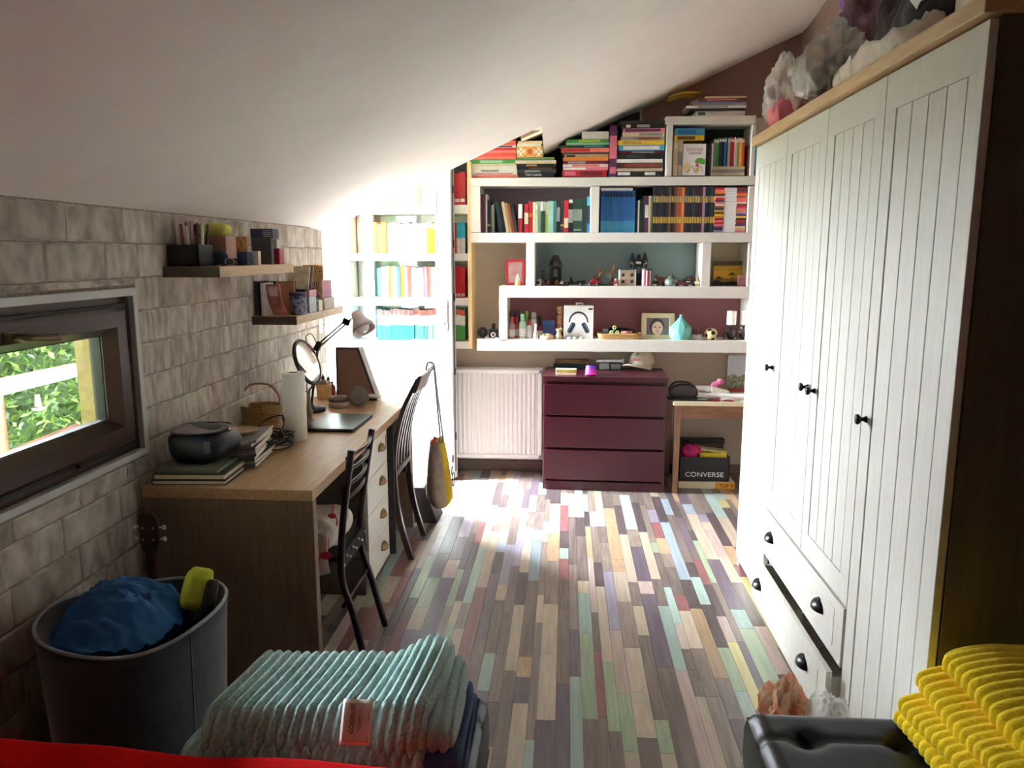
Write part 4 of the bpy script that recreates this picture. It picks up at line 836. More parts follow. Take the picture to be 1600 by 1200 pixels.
# --- red photo frame with a figurine
p = at(805.5, 5.3, ZC+.001, 430); fw, fh = pm(30), pm(41)
t = thing('red_photo_frame', 'red photo frame with pink picture on the step of the shelving', 'photo frame', (p.x, 5.27, ZC))
R = c_('red_frame', (206, 70, 84), .4)
m = MB().box(-fw/2, fw/2, 0, .018, 0, .02).box(-fw/2, fw/2, 0, .018, fh-.02, fh).box(-fw/2, -fw/2+.018, 0, .018, .02, fh-.02).box(fw/2-.018, fw/2, 0, .018, .02, fh-.02); m.build('frame', R, t, bevel=.003)
MB().box(-fw/2+.016, fw/2-.016, .008, .014, .018, fh-.018).build('picture', c_('pink_print', (212, 150, 158), .5, rgb2=(226, 206, 206), scale=18), t)
t = thing('gnome_figurine', 'little cream gnome figurine in front of the red photo frame', 'figurine', at(809, 5.18, ZC, 440))
MB().lathe([(.016, 0), (.02, .008), (.018, .02), (.012, .03)], n=14).build('body', c_('gnome_tan', (206, 168, 116), .6), t, smooth=True)
MB().ball((0, 0, .035), .013, 12, 8).build('head', c_('gnome_cream', (232, 214, 186), .6), t, smooth=True)
MB().lathe([(.015, .042), (.009, .062), (.001, .085)], n=14).build('hat', c_('gnome_hat', (236, 226, 214), .7), t, smooth=True)
# --- teal niche: toy castle, vehicles, figures
def fig(px, col, col2, label, h=.045, Y=5.19, name='toy_figure'):
    t = thing(name, label, 'toy', at(px, Y, ZC, 440), random.uniform(-.4, .4)); k = h/.045
    A, B = c_('toy_%d_%d_%d' % col, col, .35), c_('toy_%d_%d_%d' % col2, col2, .35)
    MB().box(-.009*k, -.001*k, -.006*k, .006*k, 0, .016*k).build('leg', B, t, bevel=.001); MB().box(.001*k, .009*k, -.006*k, .006*k, 0, .016*k).build('leg', B, t, bevel=.001)
    MB().add([(-.010*k, -.006*k, .016*k), (.010*k, -.006*k, .016*k), (.010*k, .006*k, .016*k), (-.010*k, .006*k, .016*k), (-.007*k, -.005*k, .031*k), (.007*k, -.005*k, .031*k), (.007*k, .005*k, .031*k), (-.007*k, .005*k, .031*k)], [(0, 1, 2, 3), (7, 6, 5, 4), (0, 4, 5, 1), (1, 5, 6, 2), (2, 6, 7, 3), (3, 7, 4, 0)]).build('torso', A, t)
    MB().cyl((0, 0, .031*k), (0, 0, .042*k), .006*k, n=10).build('head', c_('toy_yellow', (226, 190, 90), .35), t, smooth=True)
    MB().lathe([(.0072*k, .037*k), (.007*k, .043*k), (.002*k, .047*k)], n=10).build('hat', B, t, smooth=True)
    for s in (-1, 1): MB().tube([(s*.008*k, 0, .029*k), (s*.013*k, -.006*k, .018*k)], .003*k, 6).build('arm', A, t, smooth=True)
STONE = c_('toy_stone', (84, 86, 88), .5, var=.2, scale=80); STOND = c_('toy_dark_stone', (44, 44, 48), .5, var=.2, scale=80); TAN = c_('toy_tan', (176, 160, 140), .45, var=.2, scale=60)
t = thing('toy_castle_tower', 'toy castle tower with black pointed roof in the teal niche', 'toy', at(868, 5.27, ZC, 440))
MB().box(-.055, .055, -.04, .04, 0, .03).build('base', STOND, t, bevel=.002)
for x in (-.032, .032): MB().box(x-.008, x+.008, -.03, -.014, .03, .135).build('pillar', STOND, t, bevel=.001)
MB().box(-.04, .04, .0, .035, .03, .13).build('wall', STOND, t, bevel=.001); MB().prism([(-.014, .06), (.014, .06), (.014, .1), (0, .118), (-.014, .1)], -.004, .002).build('window', c_('toy_grey_light', (150, 148, 146), .5), t)
MB().box(-.05, .05, -.035, .04, .13, .14).build('cornice', STONE, t, bevel=.001)
MB().add([(-.046, -.032, .14), (.046, -.032, .14), (.046, .036, .14), (-.046, .036, .14), (-.018, -.006, .205), (.018, -.006, .205), (.018, .01, .205), (-.018, .01, .205)], [(0, 1, 2, 3), (7, 6, 5, 4), (0, 4, 5, 1), (1, 5, 6, 2), (2, 6, 7, 3), (3, 7, 4, 0)]).build('roof', BLACK, t)
MB().box(-.016, .016, -.034, -.012, .14, .165).build('dormer', STONE, t, bevel=.001); MB().tube(bez([(-.012, -.02, .17), (0, -.02, .2), (.012, -.02, .17)], 6), .004, 6).build('arch', STONE, t)
t = thing('toy_annex', 'brown and black toy ruin leaning against the castle tower', 'toy', at(852, 5.25, ZC, 440))
MB().box(-.03, .012, -.02, .02, 0, .045).box(-.03, -.006, -.02, .02, .045, .085).build('wall', c_('toy_ruin', (78, 62, 56), .5, var=.25, scale=70), t, bevel=.002)
MB().box(-.022, -.012, -.024, -.018, .03, .06).build('window', BLACKM, t); MB().cyl((-.02, 0, .085), (-.02, 0, .105), .006, n=8).build('finial', STOND, t)
for a in ((841, (60, 70, 110), (230, 228, 224), 'tiny blue and white toy figure beside the ruin'), (848, (96, 60, 110), (60, 56, 60), 'tiny purple toy figure beside the castle'), (856, (150, 96, 60), (70, 50, 40), 'tiny brown toy figure in front of the castle'),
          (870, (188, 66, 40), (60, 120, 60), 'tiny orange and green toy figure by the castle'), (878, (210, 200, 190), (60, 80, 120), 'tiny pale toy figure at the castle corner')): fig(*a)
t = thing('toy_hook', 'white curved toy horn standing at the niche corner', 'toy', at(843.5, 5.16, ZC, 440)); MB().tube(bez([(-.006, 0, .003), (.003, 0, .012), (.005, 0, .03), (.004, 0, .05)], 5), [.006]*8+[.005]*8, 8).build('horn', WPAPER, t, smooth=True); MB().cyl((0, 0, 0), (0, 0, .004), .009, n=10).build('foot', STONE, t)
t = thing('toy_dragster', 'long black toy vehicle with fin in the teal niche', 'toy', at(898, 5.2, ZC, 440)); DG = c_('toy_greenblack', (24, 34, 34), .35)
MB().box(-.075, .07, -.018, .018, .012, .028).build('hull', DG, t, bevel=.003); MB().prism([(-.032, .028), (-.008, .028), (-.022, .062), (-.03, .062)], -.004, .004).build('fin', DG, t); MB().prism([(0, .028), (.07, .028), (.074, .04), (.02, .036)], -.012, .012).build('tail', DG, t)
MB().ball((-.05, 0, .032), (.018, .012, .010), 12, 8).build('canopy', c_('toy_glass', (120, 124, 126), .1), t, smooth=True)
for x in (-.05, .045):
    for s in (-1, 1): MB().cyl((x, s*.018, .013), (x, s*.026, .013), .013, n=14).build('wheel', BLACK, t, smooth=True)
for s in (-1, 1): MB().ball((-.072, s*.012, .02), .005, 8, 6).build('lamp', WPAPER, t, smooth=True)
t = thing('toy_red_mech', 'dark red toy vehicle beside the horned gate', 'toy', at(928, 5.2, ZC, 440)); RD = c_('toy_red', (150, 24, 46), .3)
MB().prism([(-.03, .012), (.03, .012), (.032, .035), (.0, .052), (-.026, .03)], -.016, .016).build('hull', RD, t, bevel=.003); MB().box(-.004, .034, -.014, .014, .05, .068).build('box', c_('toy_dark_red', (92, 30, 30), .4), t, bevel=.002)
for x in (-.024, .026):
    for s in (-1, 1): MB().cyl((x, s*.014, .012), (x, s*.024, .012), .012, n=12).build('wheel', STOND, t, smooth=True)
t = thing('toy_horned_gate', 'toy arch gate with red-brown horns in the teal niche', 'toy', at(946, 5.22, ZC, 440)); HB = c_('toy_horn', (150, 84, 56), .45)
m = MB(); m.tube([(.042*math.cos(a), 0, .052+.048*math.sin(a)) for a in [-1.1+i*(PI+2.2)/16 for i in range(17)]], .007, 8); m.build('arch', c_('toy_moss', (98, 96, 66), .5), t, smooth=True)
MB().prism([(.038*math.cos(a), .052+.044*math.sin(a)) for a in [i*PI/10 for i in range(20)]], .004, .008).build('gate_disc', c_('toy_pale_grey', (128, 140, 138), .3), t)
for s in (-1, 1):
    MB().tube(bez([(s*.03, 0, .085), (s*.045, 0, .1), (s*.056, 0, .118), (s*.054, 0, .145)], 5), [.011-.0006*i for i in range(16)], 8).build('horn', HB, t, smooth=True); MB().box(s*.048-.008, s*.048+.008, -.012, .012, 0, .06).build('post', c_('toy_dark_red', (0, 0, 0)), t, bevel=.002)
MB().box(-.045, .045, -.014, .014, 0, .014).build('base', STOND, t, bevel=.002)
MB().lathe([(.008, .1), (.01, .108), (.002, .12)], n=10).build('crest', c_('toy_olive', (70, 84, 40), .4), t, smooth=True)
t = thing('toy_house_facade', 'tan brick toy house front with windows in the teal niche', 'toy', at(980, 5.21, ZC, 440))
MB().box(-.048, .048, -.012, .02, 0, .098).build('wall', TAN, t, bevel=.001)
for z in (.022, .066):
    for x in (-.03, 0, .03): MB().prism([(x-.008, z), (x+.008, z), (x+.008, z+.016), (x, z+.022), (x-.008, z+.016)], -.0145, -.011).build('window', BLACKM if x else c_('toy_rose', (200, 150, 140), .5), t)
for x in (-.052, .052): MB().cyl((x, -.006, 0), (x, -.006, .11), .006, n=10).build('column', WPAPER, t, smooth=True)
MB().box(-.055, .055, -.018, .02, .098, .106).build('cornice', TAN, t, bevel=.001)
t = thing('toy_winged_guardian', 'black winged toy statue on grey legs behind the house front', 'toy', at(997, 5.29, ZC, 440)); BK = c_('toy_black', (22, 24, 28), .3); BL = c_('toy_navy', (30, 52, 96), .35)
MB().box(-.05, .05, -.02, .03, 0, .085).build('plinth', STOND, t, bevel=.002); 
for s in (-1, 1): MB().add([(s*.008, -.014, .085), (s*.036, -.014, .085), (s*.036, .014, .085), (s*.008, .014, .085), (s*.012, -.01, .13), (s*.03, -.01, .13), (s*.03, .01, .13), (s*.012, .01, .13)], [(0, 1, 2, 3), (7, 6, 5, 4), (0, 4, 5, 1), (1, 5, 6, 2), (2, 6, 7, 3), (3, 7, 4, 0)]).build('leg', STONE, t)
MB().prism([(-.028, .128), (.028, .128), (.04, .165), (.02, .178), (-.02, .178), (-.04, .165)], -.014, .014).build('torso', BK, t, bevel=.002)
MB().ball((0, -.004, .195), (.015, .014, .017), 12, 8).build('head', BK, t, smooth=True)
for s in (-1, 1):
    MB().prism([(s*.02, .165), (s*.048, .172), (s*.066, .15), (s*.05, .215), (s*.036, .225)], .004, .010).build('wing', BL if s < 0 else BK, t); MB().tube([(s*.036, -.006, .165), (s*.052, -.014, .142), (s*.046, -.02, .122)], .008, 8).build('arm', BK, t, smooth=True)
    MB().box(s*.046-.008, s*.046+.008, -.022, -.006, .145, .158).build('plate', c_('toy_gold', (206, 176, 80), .3, .5), t, bevel=.001)
MB().prism([(-.02, .15), (.012, .146), (.018, .16), (-.016, .165)], -.017, -.014).build('sash', WPAPER, t)
t = thing('toy_round_turret', 'grey round toy turret with red and white stripes', 'toy', at(1010, 5.2, ZC, 440))
MB().cyl((0, 0, 0), (0, 0, .11), .032, n=20).build('drum', STONE, t, smooth=False)
for i in range(5):
    a = -PI/2-.9+i*.4; MB().box(-.004, .004, -.0335, -.030, .006, .104, Rz(a+PI/2), (0, 0, .055)).build('stripe', WPAPER if i % 2 == 0 else c_('toy_stripe_red', (190, 40, 60), .4), t)
MB().cyl((0, 0, .11), (0, 0, .118), .035, n=20).build('rim', STOND, t)
fig(962, (170, 60, 70), (230, 224, 214), 'tiny red and white toy figure left of the house front', .05); fig(1024, (40, 40, 60), (210, 206, 200), 'tiny dark toy figure right of the striped turret', .055)
def beast(px, col, label, l, h, Y=5.2):
    t = thing('toy_animal', label, 'toy', at(px, Y, ZC, 440), random.uniform(-.3, .3)); K = c_('beast_%d_%d_%d' % col, col, .5, var=.2)
    MB().ball((0, 0, h*.6), (l*.5, l*.28, h*.32), 14, 9).build('body', K, t, smooth=True); MB().ball((-l*.48, 0, h*.8), (l*.2, l*.17, h*.22), 12, 8).build('head', K, t, smooth=True)
    for x in (-.28, .28):
        for s in (-1, 1): MB().tube([(x*l, s*l*.16, h*.5), (x*l*1.15, s*l*.18, 0)], [l*.09, l*.07], 7).build('leg', K, t, smooth=True)
    MB().tube(bez([(l*.45, 0, h*.6), (l*.62, 0, h*.75), (l*.7, 0, h*.95)], 4), .003, 6).build('tail', K, t, smooth=True)
    for s in (-1, 1): MB().lathe([(l*.05, 0), (l*.03, h*.1), (0.0005, h*.2)], (-l*.5, s*l*.1, h*.95), 8).build('ear', K, t, smooth=True)
beast(1032, (116, 66, 46), 'small brown toy animal beside the striped turret', .06, .07); beast(1043, (176, 140, 96), 'small tan toy animal beside the grey dome toy', .045, .065, 5.23)
t = thing('toy_dome', 'grey-green domed toy pot with knob in the teal niche', 'toy', at(1049, 5.19, ZC, 440))
MB().lathe([(.022, 0), (.04, .01), (.046, .028), (.04, .046), (.026, .056)], n=20).build('bowl', c_('toy_sage', (108, 116, 108), .45), t, smooth=True); MB().lathe([(.03, .056), (.024, .066), (.010, .072), (.008, .082), (.002, .086)], n=16).build('lid', c_('toy_sage_dark', (78, 88, 82), .45), t, smooth=True)
t = thing('toy_race_car', 'red and white toy racing car in the teal niche', 'toy', at(1064, 5.18, ZC, 440), .1)
MB().prism([(-.05, .012), (.05, .012), (.046, .022), (.012, .034), (-.006, .034), (-.044, .02)], -.014, .014).build('body', RD, t, bevel=.003); MB().box(-.056, -.036, -.024, .024, .010, .016).build('front_wing', WPAPER, t); MB().box(.036, .056, -.022, .022, .03, .036).build('rear_wing', WPAPER, t); MB().box(.042, .048, -.003, .003, .02, .03).build('wing_stay', BLACK, t)
for x in (-.032, .032):
    for s in (-1, 1): MB().cyl((x, s*.015, .012), (x, s*.025, .012), .012, n=14).build('wheel', BLACK, t, smooth=True)
t = thing('toy_truck', 'dark maroon toy truck at the niche end', 'toy', at(1080, 5.24, ZC, 440), -.1); MR = c_('toy_maroon', (70, 34, 42), .4)
MB().prism([(-.05, .018), (.04, .018), (.04, .052), (.0, .068), (-.03, .064), (-.05, .04)], -.02, .02).build('body', MR, t, bevel=.003); MB().prism([(-.042, .042), (-.006, .042), (-.008, .06), (-.028, .06)], -.0215, -.02).build('window', c_('toy_glass', (0, 0, 0)), t)
for x in (-.032, .024):
    for s in (-1, 1): MB().cyl((x, s*.017, .014), (x, s*.028, .014), .014, n=14).build('wheel', BLACK, t, smooth=True)
fig(1089, (214, 206, 190), (176, 150, 90), 'tiny cream and gold toy figure at the niche corner', .055, 5.17)
# --- right niche: sunset painting and small photo
a, b = ony(1112.5, 452, 5.3), ony(1160, 408.5, 5.3)
t = thing('palm_painting', 'small canvas of yellow sunset with black palm trees', 'painting', (a.x+(b.x-a.x)/2, 5.29, ZC)); w, h = b.x-a.x, b.z-ZC
MB().box(-w/2, w/2, 0, .018, 0, h).build('canvas', c_('dusk_paint', (92, 76, 52), .6, var=.1), t, bevel=.001)
for z0, z1_, col, nm in ((.62, .84, (196, 150, 30), 'a'), (.30, .64, (222, 172, 34), 'b'), (.16, .32, (160, 116, 44), 'c')): MB().prism([(-w*.49, h*z0), (w*.49, h*z0+.004), (w*.49, h*z1_), (-w*.49, h*z1_-.004)], -.0006, 0).build('sky_band', c_('sunset_'+nm, col, .6, var=.08, scale=12, stretch=(1, 1, 6)), t)
PS = c_('palm_silhouette', (34, 28, 22), .7)
def palm(cx, z0, hh):
    m = MB().tube([(cx, -.001, z0), (cx+.002, -.001, z0+hh)], .0022, 5)
    for q in range(7):
        an = .2+q*2.75/6; m.tube(bez([(cx+.002, -.001, z0+hh), (cx+.002+.014*math.cos(an), -.001, z0+hh+.012*math.sin(an)), (cx+.002+.024*math.cos(an), -.001, z0+hh+.004*math.sin(an)-.008)], 4), .0018, 4)
    m.build('palm', PS, t)
palm(w*.14, h*.14, h*.34); palm(-w*.3, h*.12, h*.2)
m = MB().prism([(-w*.49, 0.002), (w*.49, 0.002), (w*.49, h*.16), (w*.1, h*.2), (-w*.1, h*.13), (-w*.35, h*.24), (-w*.49, h*.2)], -.0012, 0); m.build('shore', PS, t)
t = thing('pink_photo_card', 'small pink snapshot in front of the palm painting', 'photo', at(1159, 5.2, ZC, 440)); MB().box(-.03, .03, 0, .004, 0, .075, Rx(.0)).build('card', c_('snap_pink', (196, 90, 110), .5, rgb2=(226, 196, 190), scale=30), t); MB().box(-.02, .02, .004, .03, 0, .03).build('stand', WPAPER, t)
# --- rose niche: toiletries
def bottle(px, h, r, col, capc, label, Y=5.2, cap=.25, name='bottle', shape=0, cat='bottle'):
    t = thing(name, label, cat, at(px, Y, ZD)); A = c_('btl_%d_%d_%d' % col, col, .25); B = c_('btlcap_%d_%d_%d' % capc, capc, .3); hb = h*(1-cap)
    prof = [(r*.92, 0), (r, .004), (r, hb*.82), (r*.8, hb*.94), (r*.45, hb)] if shape == 0 else ([(r*.9, 0), (r, .004), (r, hb)] if shape == 1 else [(r, 0), (r*.95, hb*.3), (r*.5, hb*.8), (r*.35, hb)])
    MB().lathe(prof, n=16).build('body', A, t, smooth=True); rc = r*(.55 if shape != 1 else .8)
    MB().lathe([(rc, hb), (rc, h*.98), (rc*.8, h)], n=16).build('cap', B, t, smooth=True)
    if shape != 2: MB().lathe([(r*1.015, hb*.2), (r*1.015, hb*.6)], n=16, caps=False).build('sleeve', WPAPER if shape == 0 else A, t, smooth=True)
bottle(799, pm(43), pm(5), (120, 150, 144), (84, 120, 112), 'grey-green bottle at the back left of the rose niche', 5.29); bottle(800, pm(35), pm(5.5), (196, 160, 164), (206, 60, 80), 'clear pink bottle with red cap')
bottle(808, pm(35), pm(4), (206, 110, 66), (220, 90, 60), 'slim orange bottle beside the pink one', 5.23); bottle(813, pm(43), pm(5), (70, 110, 84), (60, 104, 80), 'dark green bottle at the back of the niche', 5.29)
bottle(816.5, pm(40), pm(5.6), (186, 218, 206), (170, 214, 196), 'mint white spray bottle in the front row', 5.18); bottle(823, pm(43), pm(5), (150, 196, 96), (120, 190, 70), 'tall bottle with bright green cap', 5.29)
bottle(827, pm(30), pm(5.2), (226, 214, 214), (196, 60, 96), 'white jar bottle with raspberry cap', 5.2); bottle(834, pm(41), pm(4.6), (200, 206, 204), (190, 196, 194), 'clear glass bottle at the back', 5.28, shape=1)
bottle(837, pm(26), pm(4), (240, 238, 236), (238, 238, 236), 'white cone-shaped tube standing upright', 5.17, shape=2); bottle(843.5, pm(36), pm(4.6), (120, 34, 70), (30, 26, 30), 'plum bottle with black cap', 5.26, .4)
t = thing('blue_gift_box', 'blue and violet gradient cardboard box in the rose niche', 'box', at(857.5, 5.27, ZD)); MB().box(-pm(9.5), pm(9.5), 0, .04, 0, pm(28)).build('box_body', c_('blue_violet_card', (40, 120, 170), .4, rgb2=(110, 90, 180), scale=14), t, bevel=.002); MB().box(-pm(9.3), pm(9.3), -.0005, .03, pm(28), pm(28)+.0008).build('lid_flap', c_('blue_flap', (50, 140, 190), .4), t)
t = thing('painted_bowl', 'low cream bowl with painted flowers', 'bowl', at(854.5, 5.17, ZD)); MB().lathe([(.03, 0), (.045, .008), (.048, .025), (.04, .036), (.036, .034), (.03, .02)], n=22).build('bowl', c_('cream_ceramic', (232, 216, 186), .3, rgb2=(214, 160, 120), scale=40), t, smooth=True)
for x, col in ((-.015, (120, 170, 90)), (.0, (226, 226, 226)), (.016, (206, 120, 90))): MB().ball((x, 0, .038), (.014, .018, .008), 10, 6).build('candy', c_('candy_%d_%d_%d' % col, col, .5), t, smooth=True)
t = thing('gold_tube', 'tall rose gold cylinder bottle in the rose niche', 'bottle', at(874, 5.27, ZD)); MB().cyl((0, 0, 0), (0, 0, pm(38)), pm(4.6), n=18).build('body', c_('rose_gold', (214, 160, 124), .22, .8), t, smooth=True); MB().cyl((0, 0, pm(38)), (0, 0, pm(51.5)), pm(4.8), n=18).build('cap', c_('rose_gold_cap', (226, 186, 150), .2, .8), t, smooth=True)
t = thing('ceramic_vase', 'small cream vase with yellow blossom painting', 'vase', at(873, 5.17, ZD)); MB().lathe([(.022, 0), (.024, .01), (.02, .03), (.012, .05), (.012, .06), (.02, .078), (.018, .078)], n=18).build('vase', c_('vase_cream', (228, 208, 160), .35, rgb2=(200, 160, 90), scale=30), t, smooth=True)
MB().grid(lambda u, v: Vector((.01+.02*u, .004*math.sin(u*5), .07+.016*v*(1-u)+.006*u)), 6, 4).build('ribbon', WPAPER, t, solid=.001)
# headphone box
a, b = ony(880.5, 533, 5.2), ony(927.5, 480, 5.2); w, h = b.x-a.x, b.z-a.z
t = thing('headphone_box', 'white box with picture of blue headphones on the rose niche shelf', 'box', ((a.x+b.x)/2, 5.195, ZD)); MB().box(-w/2, w/2, 0, .09, 0, h).build('carton', WPAPER, t, bevel=.002)
INK = c_('print_ink_blue', (34, 48, 72), .5); HW = .066
m = MB(); pts = [(HW*math.cos(q), h*.52+HW*1.12*math.sin(q)) for q in [PI*i/24 for i in range(25)]]; pin = [((HW-.009)*math.cos(q), h*.52+(HW*1.12-.013)*math.sin(q)) for q in [PI*i/24 for i in range(25)]]
m.add([(x, -.0006, z) for x, z in pts]+[(x, -.0006, z) for x, z in pin], [(i, i+1, 26+i, 25+i) for i in range(24)]); m.build('printed_headband', INK, t)
for s in (-1, 1):
    MB().prism([((s*(.048+x)+s*.0), h*.36+z) for x, z in [(Rz(.5) @ Vector((x, z, 0))).to_tuple()[:2] for x, z in rr(.03, .076, .012)]], -.0008, 0).build('printed_ear_cup', INK, t)
    MB().prism([((s*(.056+x)+s*.0), h*.36+z) for x, z in [(Rz(.5) @ Vector((x, z, 0))).to_tuple()[:2] for x, z in rr(.003, .06, .001)]], -.0011, 0).build('printed_highlight', c_('print_light_blue', (150, 170, 196), .5), t)
MB().box(w/2-.034, w/2-.006, -.0008, 0, h-.026, h-.016).build('printed_logo', BLACKM, t)
tg = MB().box(-.02, .03, .03, .032, h, h+.02).build('hang_tag', WPAPER, t); MB().box(-.012, .022, .0294, .0302, h+.007, h+.012).build('tag_print', BLACKM, tg)
for i, (px, col) in enumerate(((890, (226, 222, 214)), (899, (214, 218, 212)), (909, (224, 178, 150)))): solo(MB().ball((0, 0, .013), (.017, .014, .013), 14, 9), 'stone_egg', c_('egg_%d' % i, col, .35), ('white', 'pale grey', 'peach')[i]+' polished stone egg in front of the headphone box', 'egg', at(px, 5.165, ZD), smooth=True)
# wicker tray with spinner and dark cases
WICK = c_('wicker', (196, 158, 104), .7, rgb2=(168, 126, 76), scale=140, bump=.4)
def weave(name, par, w, d, h, ztop=1.0, flare=.12, mat_=WICK, rows=5, n=40):
    for r_ in range(rows):
        f = 1+flare*r_/rows; z = h*(r_+.5)/rows; pts = []
        for i in range(n):
            a = 2*PI*i/n; ca, sa = math.cos(a), math.sin(a); k = .25
            x = math.copysign(abs(ca)**k, ca)*w/2*f; y = math.copysign(abs(sa)**k, sa)*d/2*f; e = .002*(1 if (i+r_) % 2 else -1)
            pts.append((x*(1+e/.05*.4), y*(1+e/.05*.4), z))
        MB().tube(pts, h/rows*.56, 6, closed=True).build(name, mat_, par, smooth=True)
    MB().box(-w/2*.97, w/2*.97, -d/2*.97, d/2*.97, 0, .004).build('bottom', mat_, par)
p = at(968, 5.225, ZD)
t = thing('wicker_tray', 'low wicker tray holding a green spinner and small cases', 'tray', p); weave('wicker_strand', t, pm(60), .12, pm(11), rows=4)
t = thing('fidget_spinner', 'lime green fidget spinner in the wicker tray', 'toy', (p.x-.035, 5.19, ZD+.045)); LG = c_('lime_plastic', (196, 222, 130), .4)
for q in range(3):
    a = PI/2+q*2*PI/3; MB().tube([(.022*math.cos(a)+.009*math.cos(b_), 0, .02+.022*math.sin(a)+.009*math.sin(b_)) for b_ in [i*PI/6 for i in range(12)]], .0055, 6, closed=True).build('lobe', LG, t, smooth=True)
MB().cyl((0, -.004, .02), (0, .004, .02), .012, n=14).build('hub', c_('spinner_hub', (70, 84, 60), .4), t, smooth=True)
solo(MB().tube([(-.07, 0, .02), (-.05, 0, .02), (.05, .0, .02), (.12, .02, .006)], [.012, .018, .018, .008], 10), 'cloth_roll', BLACKM, 'black cloth roll lying in the wicker tray', 'cloth', (p.x+.0, 5.27, ZD+.042), smooth=True)
solo(MB().tube([(-.035, 0, .012), (.04, 0, .012)], [.012, .010], 10), 'hair_clip', c_('coral_fabric', (226, 140, 130), .7), 'coral fabric hair band in the wicker tray', 'hair band', (p.x+.045, 5.2, ZD+.04), smooth=True)
solo(MB().box(-.04, .0, 0, .03, 0, .03), 'glasses_case', c_('grey_case', (120, 124, 132), .5), 'grey small case in the wicker tray', 'case', (p.x-.075, 5.21, ZD+.045), bevel=.006)
# portrait frame
a, b = ony(1002, 531, 5.26), ony(1054, 489.5, 5.26); w, h = b.x-a.x, b.z-ZD
t = thing('portrait_frame', 'cream wooden frame with child portrait photo on the rose shelf', 'photo frame', ((a.x+b.x)/2, 5.26, ZD)); FR = c_('cream_wood', (222, 204, 168), .5, rgb2=(210, 190, 152), scale=12, stretch=(6, 1, 1))
m = MB().box(-w/2, w/2, 0, .016, 0, .032).box(-w/2, w/2, 0, .016, h-.032, h).box(-w/2, -w/2+.034, 0, .016, .032, h-.032).box(w/2-.034, w/2, 0, .016, .032, h-.032); m.build('frame', FR, t, bevel=.003)
iw, ih = w-.068, h-.064; MB().box(-iw/2, iw/2, .006, .010, .032, h-.032).build('photo_ground', c_('photo_grey', (120, 112, 108), .4, var=.15, scale=20), t)
def ell(cx, cz, rx, rz_, n=20): return [(cx+rx*math.cos(i*2*PI/n), cz+rz_*math.sin(i*2*PI/n)) for i in range(n)]
hc_ = h/2; sk = c_('photo_skin', (226, 190, 168), .5)
MB().prism(ell(-.006, hc_-.002, iw*.34, ih*.495), .0052, .006).build('printed_hair', c_('photo_hair', (74, 56, 48), .5), t); MB().prism(ell(-.002, hc_-.014, iw*.25, ih*.40), .0044, .0052).build('printed_face', sk, t)
for s in (-1, 1): MB().prism(ell(-.002+s*iw*.11, hc_-.006, iw*.04, ih*.035, 12), .0038, .0044).build('printed_eye', c_('photo_dark', (50, 42, 40), .5), t)
MB().prism(ell(-.002, hc_-.034, iw*.05, ih*.03, 12), .0038, .0044).build('printed_mouth', c_('photo_lip', (196, 110, 104), .5), t); MB().prism([(-.006, hc_-.024), (.003, hc_-.024), (-.001, hc_-.012)], .0039, .0044).build('printed_nose', c_('photo_shade', (206, 164, 144), .5), t)
# mint drawstring pouch
t = thing('mint_pouch', 'mint green drawstring pouch gathered at the top', 'pouch', at(1064, 5.2, ZD)); MINT = c_('mint_satin', (128, 206, 196), .4, rgb2=(106, 186, 178), scale=12)
def pf(u, v):
    a = 2*PI*u; r = (.072 if v < .55 else .072*(1-((v-.55)/.45)**.8*.93)); r *= (.75+.25*min(1, v*6)); r *= 1+.05*math.sin(9*a)*(v > .3)
    return Vector((r*math.cos(a), r*.72*math.sin(a), .165*v))
m = MB().grid(pf, 36, 18, cu=True); m.add([pf(i/36, 0) for i in range(36)], [tuple(range(36))]); m.build('pouch', MINT, t, smooth=True)
MB().lathe([(.009, .155), (.006, .16), (.014, .172), (.006, .176)], n=12).build('gather', MINT, t, smooth=True)
# pen pot
t = thing('white_pen_pot', 'white round pot with short pens beside the mint pouch', 'pot', at(1090, 5.22, ZD)); MB().lathe([(.02, 0), (.03, .006), (.033, .03), (.03, .042), (.027, .04), (.024, .01)], n=20).build('pot', WPAPER, t, smooth=True)
for i, (x, col, hh) in enumerate(((-.016, (40, 60, 56), .085), (-.004, (40, 40, 44), .075), (.006, (200, 120, 60), .09), (.016, (60, 90, 80), .08))): MB().cyl((x, 0, .012), (x*1.5, .006*(i-1), hh), .004, .003, 8).build('pen', c_('pen_%d_%d_%d' % col, col, .35), t, smooth=True)
# patterned ball
t = thing('patterned_ball', 'small cream ball with black patches', 'ball', at(1112, 5.2, ZD)); MB().ball((0, 0, .044), .044, 24, 16).build('ball', c_('ball_cream', (216, 190, 136), .4), t, smooth=True)
for (a, e) in ((-PI/2+.15, .35), (-PI/2+.2, -.75), (-PI/2-1.0, -.1), (-PI/2+1.1, -.2), (-PI/2-.6, .9)):
    d = Vector((math.cos(a)*math.cos(e), math.sin(a)*math.cos(e), math.sin(e))); q = d.to_track_quat('Z', 'Y').to_matrix(); m = MB()
    vs = [Vector((0, 0, .044))+d*.0448]
    for i in range(8): vs.append(Vector((0, 0, .044))+(d*.95+q @ Vector((.33*math.cos(i*PI/4), .33*math.sin(i*PI/4), 0))).normalized()*.0446)
    m.add(vs, [(0, 1+i, 1+(i+1) % 8) for i in range(8)]); m.build('patch', BLACKM, t, smooth=True)
